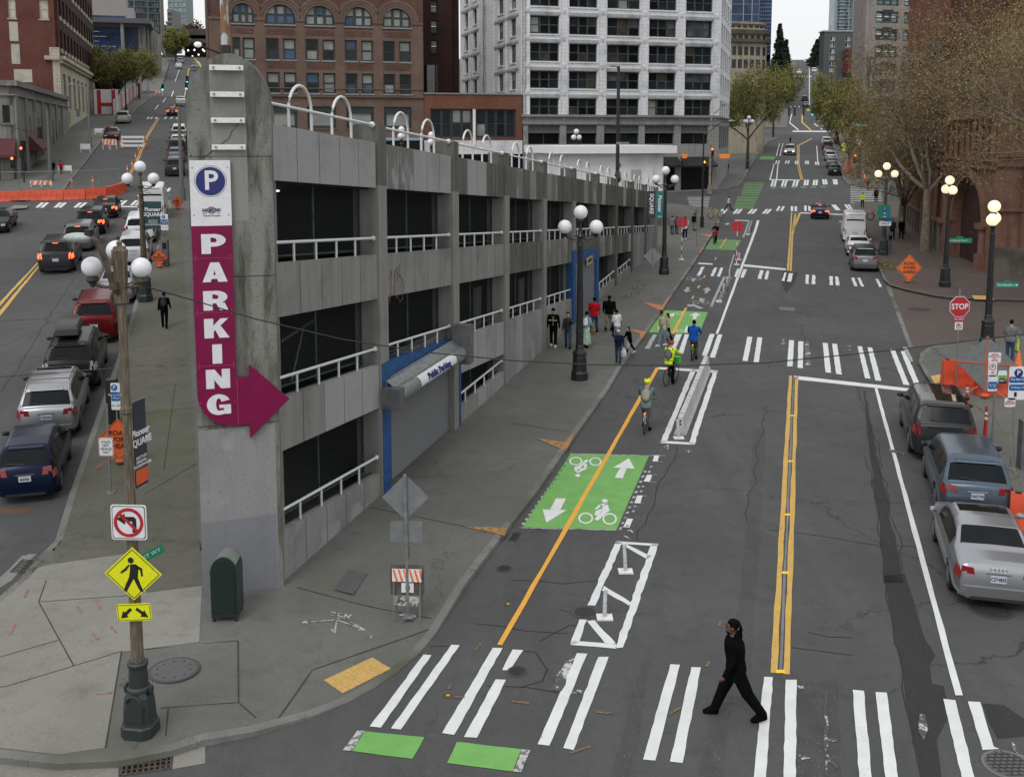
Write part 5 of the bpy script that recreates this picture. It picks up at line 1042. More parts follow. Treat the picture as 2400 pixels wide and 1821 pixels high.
# ---- right side far buildings
P=atY(1955,60,450);FG=bld('pale_glass_tower','pale blue glass apartment tower with balconies far up the right street','apartment tower',P);w=Wall(P,90,P)
facade(w,FG,0,w.u(2010),w.z(1980,80),w.z(1980,-40),[(w.u(1956),w.u(1962)),(w.u(1972),w.u(1982)),(w.u(1984),w.u(1992)),(w.u(1994),w.u(2008))],[(w.z(1980,76-8*i),w.z(1980,69.5-8*i)) for i in range(14)],mat('pale_tower_wall',(.22,.27,.29),.5),[GLW,gl('tower_dark_pane',(.05,.08,.09)),GLW],nx=2,nz=1,frame=FRAME,fw=.15)
m=w.mb()
for i in range(14):m.box(w.u(1961),w.u(1973),-1.6,0,w.z(1980,70-8*i),w.z(1980,69-8*i))
m.build('balcony',[mat('balcony_white',(.45,.5,.52),.5)],FG)
m=w.mb();m.box(0,w.u(2010),.4,8,w.z(1980,80)-8,w.z(1980,-40)-.1);m.build('core',[GLW],FG)
P=atY(1933,60,330);GA_=bld('grey_apartment_block','charcoal grey apartment block with paired windows up the right street','apartment block',P);w=Wall(P,90,P)
m_g=mat('charcoal_siding',(.075,.08,.085),.8,noise=.15)
facade(w,GA_,0,w.u(2005),w.z(1960,250),w.z(1960,75),[(w.u(1941.5),w.u(1954)),(w.u(1977.5),w.u(1990))],[(w.z(1960,97+i*14.6),w.z(1960,86+i*14.6)) for i in range(6)],m_g,[GLW,GLASS],nx=2,nz=1,frame=mat('white_window_frame',(.6,.6,.6),.5),fw=.12)
m=w.mb();m.box(-.4,w.u(2006),-.3,5,w.z(1960,75),w.z(1960,72));m.build('roof_edge',[mat('pale_coping',(.35,.35,.35),.7)],GA_)
m=w.mb();m.box(0,w.u(2005),.4,5,w.z(1960,250)-12,w.z(1960,75)-.1);m.build('core',[m_g],GA_)
m=w.mb();m.box(w.u(1972),w.u(2005),-6,-.1,w.z(1960,175),w.z(1960,120));m.build('brick_annex',[BR_RED],GA_)
P=atY(2030,60,185);org=P
PT_=bld('stone_apartment_tower','pinkish grey stone apartment tower with fluted corner and wide windows on the right','apartment tower',P);w=Wall(P,73.6,org)
PKS=wall_mat('pink_grey_stone',(.27,.24,.225),(.2,.18,.17))
rows=[(w.z(2070,y),w.z(2070,y-27)) for y in (-28,13.5,54.5,95.5,136,177,218,260)]
facade(w,PT_,0,w.u(2150),0,w.z(2070,-70),[(w.u(2047),w.u(2099)),(w.u(2112),w.u(2148))],rows,PKS,[GLW,gl('teal_pale_pane',(.13,.2,.2)),GLASS,gl('teal_pale_pane',(.13,.2,.2))],nx=3,nz=2,fw=.28)
for z0,z1 in rows:m=w.mb();m.box(w.u(2062),w.u(2086),-.02,.02,z0-1.35,z0-.7);m.build('vent_grille',[BLACK],PT_)
wl=Wall(P+az(AY)*41,AY+180,org);m=wl.mb();m.box(0,41,0,.4,0,w.z(2070,-70))
for i in range(20):m.box(i*2.05,i*2.05+.9,-.5,.0,0,w.z(2070,-70))
m.build('fluted_wall',[PKS],PT_)
BNR=thing('leasing_banner','tall dark green NOW LEASING banner on the fluted tower corner','banner',tuple(w.end(w.u(2037))),R(16.4))
zb0,zb1=w.z(2036,225),w.z(2036,135);hw=.55
MB().box(-hw,hw,-.55,-.45,zb0,zb1).build('banner_cloth',[mat('banner_green',(.015,.055,.06),.6)],BNR)
text('lettering','NOW LEASING (206) 622-7755',.62,SGW,BNR,(0,-.57,(zb0+zb1)/2),(0,R(90),R(-90)),sx=.72) if 0 else None
tt=text('lettering','NOW LEASING (206) 682-7755',.72,SGW,BNR,(0,-.57,(zb0+zb1)/2),(R(90),R(90),0),sx=(zb1-zb0)*.96/10.6)
# ---- red brick and sandstone block on the right (Yesler south side)
A_=gp(2120,510);B_=gp(2207,597);C_=gp(2322,645);org=A_
SB=bld('sandstone_arcade_building','red brick and sandstone block with a big arched doorway behind the bare plane trees','building',A_)
def ang(a,b):return math.degrees(math.atan2(b.x-a.x,b.y-a.y))
w=Wall(A_,ang(A_,B_),org);L=(B_-A_).length;zc=w.z(2122,165)
m=w.mb();n=8
facade(w,SB,0,L,1,zc,[(2+i*4.4,4.4+i*4.4) for i in range(int(L/4.4))],[(4.2,7.6),(10,14)],SAND,[GLD,GLASS],nx=2,nz=2,frame=BLACK,dep=.5,th=.7,sill=RUST)
m=w.mb();m.box(-.6,L,-.9,0,zc-.3,zc+.5);m.box(-.3,L,-.5,0,zc-.8,zc-.3);m.build('cornice',[wall_mat('dark_stone_cornice',(.07,.075,.08),(.04,.04,.045))],SB)
facade(w,SB,0,L,zc+.5,40,[(1.2+i*2.9,2.4+i*2.9) for i in range(int(L/2.9))],[(zc+1.5+i*4,zc+4.2+i*4) for i in range(5)],BR_PIL,[GLD],nx=1,nz=2,frame=BLACK,dep=.3,th=.5)
m=w.mb()
for i in range(int(L/1.45)):m.box(.2+i*1.45,.55+i*1.45,-.45,0,zc+.5,40)
m.build('brick_pilaster',[wall_mat('pale_brick_rib',(.20,.085,.06),(.13,.055,.04))],SB)
m=w.mb()
for i in range(int(L/2.2)+1):m.box(i*2.2,i*2.2+.7,-.28,0,1,3.9)
m.build('granite_base',[RUST],SB)
w2=Wall(B_,ang(B_,C_),org);L2=(C_-B_).length
def arch_wall(w,L,a,b,z0,zs,zt_,mm,nm='wall'):
    m=w.mb();c=(a+b)/2;r=(b-a)/2;m.box(0,a,0,.8,z0,zt_);m.box(b,L,0,.8,z0,zt_);m.box(a,b,0,.8,zs+r,zt_)
    for k in range(14):
        t0,t1=PI*k/14,PI*(k+1)/14
        m.prism([(c+r*math.cos(t1),zs+r*math.sin(t1)),(c+r*math.cos(t0),zs+r*math.sin(t0)),(c+r*math.cos(t0),zs+r+.01),(c+r*math.cos(t1),zs+r+.01)],0,.8)
    m.build(nm,[mm],SB)
    m=w.mb()
    for rr,pr in ((r,.12),(r+.3,.2),(r+.6,.28)):
        for k in range(16):
            t0,t1=PI*k/16,PI*(k+1)/16
            m.prism([(c+q*math.cos(t_),zs+q*math.sin(t_)) for q,t_ in ((rr,t0),(rr+.24,t0),(rr+.24,t1),(rr,t1))],-pr,.01)
    m.build('arch_moulding',[SAND],SB)
    m=w.mb();m.box(a,b,.75,.85,z0,zs+r,0);m.box(c-.9,c+.9,.6,.75,z0,z0+2.6,1);m.box(c-.05,c+.05,.55,.76,z0,z0+2.6,0);m.box(c-1.1,c+1.1,.55,.76,z0+2.6,z0+2.75,1);m.build('entrance',[GLD,mat('dark_door',(.025,.03,.035),.4)],SB)
    m=w.mb()
    for x in (a-.35,b+.35):m.tube([(x,-.1,z0+1.4),(x,-.1,zs)],.26,10);m.box(x-.42,x+.42,-.5,.3,zs-.15,zs+.25);m.box(x-.4,x+.4,-.45,.3,z0,z0+1.5)
    m.build('arch_column',[SAND],SB,smooth=50)
arch_wall(w2,L2,L2*.2,L2*.80,1,4.4,12,SAND)
facade(w2,SB,0,L2,12,zc,[(L2*.2,L2*.45),(L2*.55,L2*.8)],[(12.6,zc-1.6)],SAND,[GLD],nx=1,nz=2,frame=BLACK)
m=w2.mb();m.box(0,L2,.1,.8,zc,40);m.box(-.4,L2+.4,-.7,0,zc-.3,zc+.5);m.build('upper_wall',[BR_PIL],SB)
w3=Wall(C_,ang(C_,C_+Vector((10,-1.2,0))),org)
m=w3.mb()
for z_ in (5.6,8.6,9.2,14.0):m.box(0,22,-.22,0,z_,z_+.22)
for x in (1.9,4.7,6.2,9.6,10.8,14.1):m.tube([(x,-.12,5.8),(x,-.12,8.6)],.18,8);m.tube([(x,-.12,1),(x,-.12,5.5)],.2,8)
m.build('stone_course',[SAND],SB)
m=w2.mb()
for z_ in (8.4,8.9,11.8):m.box(0,L2,-.32,0,z_,z_+.2)
for k in range(9):m.tube([(.3+k*(L2-.6)/8,-.12,9.1),(.3+k*(L2-.6)/8,-.12,11.8)],.13,8)
m.build('stone_course',[SAND],SB)
m=w.mb()
for z_ in (3.9,8.2,9.4,14.4):m.box(0,L,-.3,0,z_,z_+.25)
for k in range(int(L/2.2)):m.tube([(.5+k*2.2,-.15,4.1),(.5+k*2.2,-.15,8.2)],.2,8)
m.build('stone_course',[SAND],SB)
facade(w3,SB,0,22,1,zc,[(2.2,4.6),(6.5,9.5),(11,14),(16,19)],[(1.2,5.2),(9.5,13.5)],SAND,[GLD,GLASS],nx=1,nz=1,frame=BLACK,dep=.5,th=.7)
m=w3.mb();m.box(0,2.0,-.35,0,1,3.2);m.box(4.7,6.4,-.35,0,1,3.2);m.build('granite_base',[RUST],SB)
m=w3.mb();m.box(0,22,.1,.8,zc,40);m.build('upper_wall',[BR_PIL],SB)
backing(SB,[tuple(A_+az(105)*.8)[:2],(B_.x+.8,B_.y+.6),(C_.x+.5,C_.y+1),(C_.x+22,C_.y+1),(C_.x+22,C_.y+30)],0,39.8,BR_DK,org)
# ---- white pavilion on the garage roof
P=atY(1313,400,98);PV=bld('roof_pavilion','low white flat roofed kiosk building on top of the garage','pavilion',P);w=Wall(P,73.6,P)
m=w.mb();x1=w.u(1557);zr_=w.z(1400,360);m.box(0,x1,0,7,3.5,zr_);m.build('wall',[WHITEW],PV)
m=w.mb();m.box(w.u(1293),w.u(1580),-.9,8.5,zr_,w.z(1400,342));m.build('roof',[mat('off_white_roof',(.8,.81,.82),.6,noise=.08)],PV)
m=w.mb();m.box(w.u(1481),w.u(1505),-.06,.0,3.6,w.z(1490,398));m.box(w.u(1483),w.u(1503),-.08,-.05,3.6,w.z(1490,400));m.build('door',[mat('pale_door',(.42,.42,.42),.5)],PV)
m=w.mb();m.tube([(w.u(1453),-.1,w.z(1453,387)),(w.u(1453),.0,w.z(1453,387))],.18,12);m.box(w.u(1458),w.u(1466),-.15,0,w.z(1460,360),w.z(1460,355));m.build('wall_fitting',[GALV],PV)
m=w.mb();m.tube([(w.u(1532),-.12,4),(w.u(1532),-.12,zr_)],.05,6);m.build('downpipe',[WHT],PV)
# ================= STREET FURNITURE =================
def zat(px,py,Y):return atY(px,py,Y).z
RUSTP=mat('rusty_peeling_pole',(.165,.142,.105),.8,noise=0,nscale=16,col2=(.085,.058,.036),lo=.38,hi=.66,streak=(2.5,2.5,.22),bump=.15)
DARKB=mat('worn_bronze_base',(.022,.03,.03),.5,noise=0,nscale=6,col2=(.06,.10,.11),lo=.3,hi=.36,bump=.4)
BRZ=mat('brown_bronze',(.07,.055,.035),.6,noise=.5,nscale=6,bump=.2)
def lamp(label,px,py,gy,group=None,gr=.28,lit=False,ang=0,mats=(BLACK,BLACK,BLACK),nside=2,h=.13,sides=None,Hfix=None,cat='street lamp'):
    b=gp(px,py,h);top=zat(px,gy,b.y) if gy else b.z+Hfix;H=top-b.z
    t=thing('street_lamp',label,cat,tuple(b),R(ang),group)
    m=MB();m.lathe([(.36,0),(.36,.28),(.33,.34),(.31,.36),(.29,.9),(.27,1.0),(.31,1.04),(.30,1.12),(.2,1.2),(.17,1.3),(.19,1.34),(.16,1.42),(.155,1.9),(.175,1.94),(.165,2.0)],n=8);m.build('base',[mats[0]],t)
    m=MB();m.lathe([(.15,2.0),(.105,H-1.35),(.13,H-1.32),(.10,H-1.25),(.09,H-1.0),(.15,H-.96),(.09,H-.9),(.06,H-.7),(.05,H-.4),(.13,H-.34),(.10,H-.27)],n=16,flute=.12);m.build('shaft',[mats[1]],t,smooth=35)
    for k in range(nside):
        a=PI*2*k/nside+(0 if nside==2 else PI/4);c,s=math.cos(a),math.sin(a);m=MB()
        m.tube([(0,0,H-.98),(c*.25,s*.25,H-1.07),(c*.5,s*.5,H-1.0),(c*.62,s*.62,H-.93)],.035,6);m.tube([(0,0,H-.9),(c*.3,s*.3,H-.96),(c*.55,s*.55,H-.94)],.022,5);m.tube([(c*.05,s*.05,H-1.2),(c*.3,s*.3,H-1.16),(c*.34,s*.34,H-1.02)],.02,5)
        m.lathe([(.05,-.12),(.07,-.05),(.13,0),(.10,.05)],(c*.62,s*.62,H-.86),n=10);m.build('arm',[mats[2]],t)
        MB().ball((c*.62,s*.62,H-.6+.02),gr,18).build('globe',[GLOBEL if lit else GLOBE],t,smooth=True)
    MB().ball((0,0,H),gr,18).build('globe',[GLOBEL if lit else GLOBE],t,smooth=True)
    t['H']=H;return t
GLg='three globe street lamps'
lamp('black three globe street lamp standing tallest on the garage sidewalk','x','y',0) if 0 else None
L3=lamp('black three globe street lamp on the sidewalk in front of the people walking',1358,889,498,GLg,ang=-2)
L4=lamp('black three globe street lamp holding the teal banner near the garage end',1556,643,400,GLg,ang=0)
L2=lamp('bronze three globe street lamp on the left sidewalk beside the silver sedan',341,706,391,GLg,ang=4,mats=(GREENI,BRZ,BRZ))
L6=lamp('lit three globe street lamp with green highway sign beside the white van',2070,598,390,'lit three globe street lamps',lit=True,mats=(GREENI,BRZ,BRZ))
L7=lamp('lit three globe street lamp nearest the arched doorway',2214,672,423,'lit three globe street lamps',lit=True,ang=86)
L8=lamp('lit three globe street lamp on the near right corner behind the STOP sign',2313,808,484,'lit three globe street lamps',lit=True,ang=62)
L9=lamp('five globe street lamp cluster on the plaza under the left street tree',1752,396,276,None,gr=.3,nside=4,mats=(GREENI,BRZ,BRZ))
L10=lamp('small distant globe lamp under the right hand street trees, nearer one',1962,338,256,None,gr=.32,nside=4)
L11=lamp('small distant globe lamp under the right hand street trees, farther one',1942,300,239,None,gr=.35,nside=4)
for px,gy,Y,lb in ((1351,309,112,'globe lamp behind the garage in front of the white tower'),(941,304,96,'globe lamp seen through the second pair of white hoops'),(1011,317,92,'globe lamp seen through the third white hoop, lower one')):
    p=atY(px,gy,Y);t=thing('street_lamp',lb,'street lamp',(p.x,Y,0),R(20 if px>1100 else 80),None);H=p.z
    m=MB();m.tube([(0,0,2),(0,0,H-.3)],.1,8);m.lathe([(.2,0),(.12,.2),(.3,.3)],(0,0,H-1.3),n=8);m.build('shaft',[GREENI],t)
    MB().ball((0,0,H),.29,14).build('globe',[GLOBE],t,smooth=True)
    for s_ in (-.3,.3):MB().ball((s_,0,H-.6),.29,14).build('globe',[GLOBE],t,smooth=True)
# foreground lamp with cobra head
b=gp(330,1716,.13);FL=thing('street_lamp','rusty fluted lamp post with cobra head and three globes in the left foreground','street lamp',tuple(b),R(-8))
H=zat(276,578,b.y)-b.z
m=MB();oc=[(.335,.2),(.335,-.2),(.2,-.32),(-.2,-.32),(-.335,-.2),(-.335,.2),(-.2,.32),(.2,.32)]
def sc(k,z):return [(x*k,y*k,z) for x,y in oc]
for k0,z0,k1,z1 in ((1,0,1,.26),(1,.26,.92,.30),(.92,.30,.9,.36),(.86,.36,.8,.78),(.8,.78,.74,.98),(.74,.98,.6,1.12)):m.hexa(list(reversed(sc(k0,z0))),list(reversed(sc(k1,z1))))
m.box(-.2,.2,-.3,-.24,.45,.85);m.lathe([(.19,1.08),(.25,1.14),(.24,1.2),(.2,1.24),(.185,1.72),(.21,1.75),(.215,1.82),(.18,1.86)],n=16)
for s_ in (-1,1):m.ball((s_*.27,0,1.14),.1,8,0,(.5,.9,1.4))
m.torus((0,-.27,.93),.15,.03,'y',14,6,0,0,PI)
bo_=m.build('base',[DARKB],FL,smooth=30)
for v in bo_.data.vertices:v.co.x*=.82;v.co.y*=.82;v.co.z*=.70
m=MB();m.lathe([(.112,1.29),(.082,4.5),(.076,5.6),(.10,5.63),(.10,5.7),(.074,5.73),(.072,H-.95),(.12,H-.92),(.12,H-.8),(.1,H-.75),(.115,H-.5),(.12,H-.2),(.135,H-.15),(.135,H-.06),(.11,H-.04),(.10,H+.0),(.04,H+.01),(.05,H+.07),(.01,H+.1)],n=20,flute=.1);m.build('shaft',[RUSTP],FL,smooth=30)
for (a,dz,L_) in ((PI,0,.5),(0,.0,.36),(2.15,.22,.62)):
    c,s=math.cos(a),math.sin(a);m=MB();zz_=H-.62+dz
    m.tube([(0,0,zz_),(c*L_*.5,s*L_*.5,zz_-.05),(c*L_,s*L_,zz_)],.03,6);m.lathe([(.03,-.06),(.05,.0),(.11,.06),(.1,.12)],(c*L_,s*L_,zz_),n=10);m.build('arm',[BRZ],FL)
    MB().ball((c*L_,s*L_,zz_+.28),.165,18).build('globe',[GLOBE],FL,smooth=True)
m=MB();m.tube([(0,-.1,H-.75),(-.03,-.22,H-.6),(-.10,-.3,H-.15),(-.2,-.34,H+.12),(-.34,-.36,H+.22)],.045,8);m.lathe([(.07,0),(.07,.12)],(-.02,-.2,H-.68),n=8);m.build('lamp_arm',[BRZ],FL)
ch=MB();ch.ball((-.5,-.36,H+.17),.2,16,0,(1.25,.6,.42));ch.box(-.36,-.26,-.42,-.3,H+.2,H+.3,1)
co=ch.build('lamp_head',[mat('cobra_head_grey',(.38,.42,.40),.35,noise=.2,nscale=30),BLACK],FL,smooth=40)
def plate(name,par,cx_,cz,w,h,m,shape='rect',y=0,th=.012,back=ALU,r=.03):
    mb=MB()
    if shape=='rect':
        P=[(cx_-w/2+r,cz-h/2),(cx_+w/2-r,cz-h/2),(cx_+w/2,cz-h/2+r),(cx_+w/2,cz+h/2-r),(cx_+w/2-r,cz+h/2),(cx_-w/2+r,cz+h/2),(cx_-w/2,cz+h/2-r),(cx_-w/2,cz-h/2+r)]
    elif shape=='diamond':
        P=[(cx_,cz-h/2),(cx_+w/2,cz),(cx_,cz+h/2),(cx_-w/2,cz)]
    elif shape=='oct':P=[(cx_+w/2*math.cos(R(22.5+45*k))/math.cos(R(22.5)),cz+h/2*math.sin(R(22.5+45*k))/math.cos(R(22.5))) for k in range(8)]
    else:P=[(cx_+w/2*math.cos(2*PI*k/28),cz+h/2*math.sin(2*PI*k/28)) for k in range(28)]
    mb.prism(P,y-th,y,0);return mb.build(name,[m],par)
def ringp(name,par,cx_,cz,r0,r1,m,y,n=28):
    mb=MB()
    for k in range(n):
        a,b=2*PI*k/n,2*PI*(k+1)/n;mb.prism([(cx_+r*math.cos(t_),cz+r*math.sin(t_)) for r,t_ in ((r0,a),(r1,a),(r1,b),(r0,b))],y-.003,y)
    return mb.build(name,[m],par)
def signpost(name,label,cat,px,py,H,ang=0,r=.03,m=GALV,h=.13,group=None,base=True):
    b=gp(px,py,h);t=thing(name,label,cat,tuple(b),R(ang),group);mb=MB();mb.tube([(0,.03,0),(0,.03,H)],r,6)
    if base:mb.box(-.1,.1,-.07,.13,0,.03)
    mb.build('post',[m],t);return t
def txt(par,s,cx_,cz,size,m,y,sx=1,off=.0,**k):return text('lettering',s,size,m,par,(cx_,y,cz),(R(90),0,0),off=off,sx=sx,**k)
def onlamp(name,label,cat,cx_px,cy_px,Y,ang):
    p=atY(cx_px,cy_px,Y);return thing(name,label,cat,tuple(p),R(ang))
# signs on the foreground lamp
ly=b.y-.17
s=onlamp('no_left_turn_sign','square white no left turn sign on the rusty foreground lamp post','road sign',302.5,1223.5,b.y-.2,-3)
plate('face',s,0,0,.60,.60,SGW);plate('border',s,0,0,.56,.56,SGK,y=-.013,th=.002);plate('inner',s,0,0,.535,.535,SGW,y=-.0155,th=.002)
mb=MB();mb.prism([(.06,-.17),(.13,-.17),(.13,.06),(.09,.10),(-.06,.10),(-.06,.155),(-.20,.06),(-.06,-.04),(-.06,.02),(.06,.02)],-.021,-.018);mb.build('arrow',[SGK],s)
ringp('ring',s,0,0,.195,.25,SGR,-.021);mb=MB();mb.prism([(-.17,.135),(-.135,.17),(.17,-.135),(.135,-.17)],-.026,-.022);mb.build('slash',[SGR],s)
s=onlamp('pedestrian_crossing_sign','yellow green diamond sign with a walking figure on the rusty lamp post','road sign',312.5,1344,b.y-.2,-4)
plate('face',s,0,0,.98,.92,SGY,'diamond');mb=MB()
for P in ([(0,.43),(.455,0),(.44,0),(0,.415)],[(0,.43),(-.455,0),(-.44,0),(0,.415)],[(0,-.43),(.455,0),(.44,0),(0,-.415)],[(0,-.43),(-.455,0),(-.44,0),(0,-.415)]):mb.prism(P,-.017,-.013)
mb.build('border',[SGK],s)
mb=MB();mb.prism([(-.03+.052*math.cos(t_*PI/8),.235+.052*math.sin(t_*PI/8)) for t_ in range(16)],-.017,-.013)
for P in ([(-.04,.17),(.06,.17),(.10,.13),(.08,-.06),(-.07,-.06),(-.05,.06)],[(-.05,.15),(-.10,.07),(-.20,.0),(-.215,.03),(-.13,.10),(-.07,.165)],[(.06,.16),(.16,.10),(.17,-.03),(.14,-.04),(.125,.07),(.06,.10)],[(-.07,-.06),(.02,-.06),(-.06,-.2),(-.12,-.31),(-.17,-.30),(-.13,-.18)],[(0,-.06),(.08,-.06),(.12,-.18),(.17,-.30),(.12,-.31),(.06,-.2)]):mb.prism(P,-.017,-.013)
mb.build('walking_figure',[SGK],s)
s=onlamp('arrow_plaque','yellow green plaque with two black diagonal arrows below the walking sign','road sign',315,1434,b.y-.2,-6)
s.rotation_euler=(0,R(-5),R(-6));plate('face',s,0,0,.60,.30,SGY);mb=MB();mb.prism([(-.285,-.135),(.285,-.135),(.285,-.128),(-.285,-.128)],-.016,-.013);mb.prism([(-.285,.135),(.285,.135),(.285,.128),(-.285,.128)],-.016,-.013);mb.prism([(-.285,-.135),(-.278,-.135),(-.278,.135),(-.285,.135)],-.016,-.013);mb.prism([(.285,-.135),(.278,-.135),(.278,.135),(.285,.135)],-.016,-.013);mb.build('border',[SGK],s)
for sg in (-1,1):
    mb=MB();mb.prism([(sg*.03,.045),(sg*.06,.085),(sg*.16,.005),(sg*.185,.035),(sg*.24,-.095),(sg*.105,-.075),(sg*.13,-.04)],-.017,-.013);mb.build('arrow',[SGK],s)
s=onlamp('street_name_sign','small green street name sign sticking out behind the walking sign','street sign',352,1299,b.y+.05,38)
s.rotation_euler=(0,R(-20),R(30));plate('face',s,0,0,.45,.16,SGG);txt(s,'ST WY',.03,0,.10,SGW,-.014)
BNK=mat('banner_charcoal',(.03,.033,.045),.6,noise=.2);TEAL=mat('banner_teal',(.012,.16,.15),.6,noise=.15)
s=onlamp('street_banner','charcoal square banner hanging edge-on from the rusty foreground lamp','banner',314,1030,b.y+.1,77)
MB().box(-.0,.36,-.008,.008,-.85,.62).build('banner_cloth',[BNK],s);MB().box(.0,.36,-.012,.012,-.80,-.55).build('banner_foot',[SGOD],s)
tt=text('lettering','Pioneer\nSQUARE',.17,SGW,s,(.18,-.012,.0),(R(90),0,0),off=.004);text('lettering',"SEATTLE'S\nORIGINAL\nNEIGHBORHOOD",.07,SGW,s,(.18,-.012,-.42),(R(90),0,0))
m=MB();m.tube([(-.12,0,.64),(.4,0,.64)],.012,5);m.tube([(-.12,0,-.87),(.4,0,-.87)],.012,5);m.build('bracket',[GALV],s)
# banner and sign on L2, L4
s=onlamp('street_banner','dark teal square banner on the left sidewalk lamp','banner',358.5,507,L2.location.y,0)
mb=MB();mb.prism([(-.42,.72),(.42,.72),(.44,-.66),(0,-.58),(-.4,-.70)],-.01,.01);mb.build('banner_cloth',[mat('banner_deep_teal',(.012,.05,.06),.6,noise=.2)],s)
text('lettering','Pioneer\nSQUARE',.25,SGW,s,(0,-.02,.2),(R(90),0,0),off=.006);text('lettering',"SEATTLE'S\nORIGINAL\nNEIGHBORHOOD",.10,SGW,s,(0,-.02,-.32),(R(90),0,0))
s=onlamp('street_banner','split navy and teal square banner beside the far sidewalk lamp','banner',1537,480,L4.location.y,0)
for nm,x0,x1,mm,tx in (('left_cloth',-.55,-.02,BNK,'SQUARE'),('right_cloth',.02,.5,TEAL,'Pioneer')):
    o=MB().box(x0,x1,-.01,.01,-.9,.9).build(nm,[mm],s);text('lettering',tx,.36,SGW,s,((x0+x1)/2,-.02,.05),(R(90),R(90),0),off=.008)
text('lettering','1852',.16,SGW,s,(.26,-.02,-.8),(R(90),0,0))
def psign(px,py,Y,w,h,label,ang=0,name='parking_rule_sign'):
    s=onlamp(name,label,'parking sign',px,py,Y,ang);plate('face',s,0,0,w,h,SGW);plate('blue_band',s,0,-.0*h,w*.98,h*.34,SGB,y=-.014,th=.002)
    plate('emblem',s,-.1*w,h*.33,h*.24,h*.24,SGB,'circ',y=-.014,th=.002);txt(s,'P',-.1*w,h*.33,h*.2,SGW,-.018);txt(s,'Pay to Park\n2 Hour',0,0,h*.11,SGW,-.018);txt(s,'7am - 6pm',0,-h*.33,h*.09,SGB,-.016);return s
psign(385.5,521,L2.location.y-.3,.36,.78,'white and blue pay to park sign beside the dark teal banner')
s=psign(271,929,gp(270,1000,.13).y,.3,.9,'narrow blue and white parking sign left of the rusty foreground post')
MB().tube([(0,.04,-3.2),(0,.04,.45)],.03,6).build('post',[GALV],s)
# police sign, road work signs
s=signpost('police_vehicles_sign','white POLICE DEPT VEHICLES ONLY sign on the left sidewalk','road sign',259,1156,2.55,ang=0)
zc=zat(253,1047,s.location.y)-s.location.z
plate('face',s,-.06,zc,.40,.52,SGW);plate('border',s,-.06,zc,.375,.495,SGK,y=-.0135,th=.002);plate('inner',s,-.06,zc,.36,.48,SGW,y=-.016,th=.002);txt(s,'POLICE\nDEPT.\nVEHICLES\nONLY',-.06,zc-.01,.098,SGK,-.02,sx=.78)
def roadwork(px,py,cpx,cpy,size,words,label,m=SGO,ang=0,ts=.16,h=.13,back=False):
    b=gp(px,py,h);c=atY(cpx,cpy,b.y);s=thing('road_work_sign',label,'road work sign',(c.x,b.y,b.z),R(ang));zc=c.z-b.z
    mb=MB();q=size/2
    for x in (-q*.9,q*.9):
        for y in (-.35,.45):mb.tube([(x*.25,0,zc-q*.85),(x,y,.02)],.016,4)
    mb.tube([(0,.02,.2),(0,.02,zc+q*.9)],.014,4);mb.ball((0,.05,.12),.13,8,0,(1.3,1,.8));mb.build('stand',[SGOD if back else mat('orange_frame',(.4,.1,.04),.6)],s)
    plate('face',s,0,zc,size,size,ALU if back else m,'diamond')
    if back:
        mb=MB();mb.box(-.02,.02,-.03,-.012,zc-q,zc+q);mb.box(-q,q,-.035,-.012,zc-.02,zc+.02);mb.build('cross_brace',[SGOD],s)
    else:
        mb=MB();k=.93
        for a,b_ in (((0,q*k),(q*k,0)),((q*k,0),(0,-q*k)),((0,-q*k),(-q*k,0)),((-q*k,0),(0,q*k))):mb.tube([(a[0],-.014,zc+a[1]),(b_[0],-.014,zc+b_[1])],.008,4)
        mb.build('border',[SGK],s)
        if words:txt(s,words,0,zc,ts,SGK,-.018,off=.004)
    return s
roadwork(2131,664,2131,628,1.72,'ROAD\nWORK\nAHEAD','big orange ROAD WORK AHEAD diamond on the brick sidewalk',ts=.27,ang=8)
roadwork(272,1090,278,1030,1.30,'ROAD\nWORK\nAHEAD','dark orange ROAD WORK AHEAD diamond half hidden behind the rusty post',SGOD,ts=.2)
roadwork(373,629,373,604,.98,'BE\nPREPARED\nTO STOP','orange BE PREPARED TO STOP diamond on the left sidewalk',SGOD,ts=.15)
s=roadwork(416,492,416,474,.95,'','orange diamond with a flagger figure at the far end of the left sidewalk',SGOD)
zc=zat(416,474,s.location.y)-s.location.z
mb=MB();mb.prism([(.0+.05*math.cos(k*PI/5),zc+.2+.05*math.sin(k*PI/5)) for k in range(10)],-.018,-.013);mb.box(-.05,.05,-.018,-.013,zc-.1,zc+.14);mb.box(-.22,.2,-.018,-.013,zc+.06,zc+.1);mb.box(-.05,-.02,-.018,-.013,zc-.28,zc-.1);mb.box(.02,.05,-.018,-.013,zc-.28,zc-.1);mb.box(-.3,-.2,-.018,-.013,zc+.03,zc+.14);mb.build('flagger_figure',[SGK],s)
roadwork(2312,935,2312,852,2.1,'','back of a folding grey diamond sign with red cross braces near the STOP sign',ang=-24,back=True)
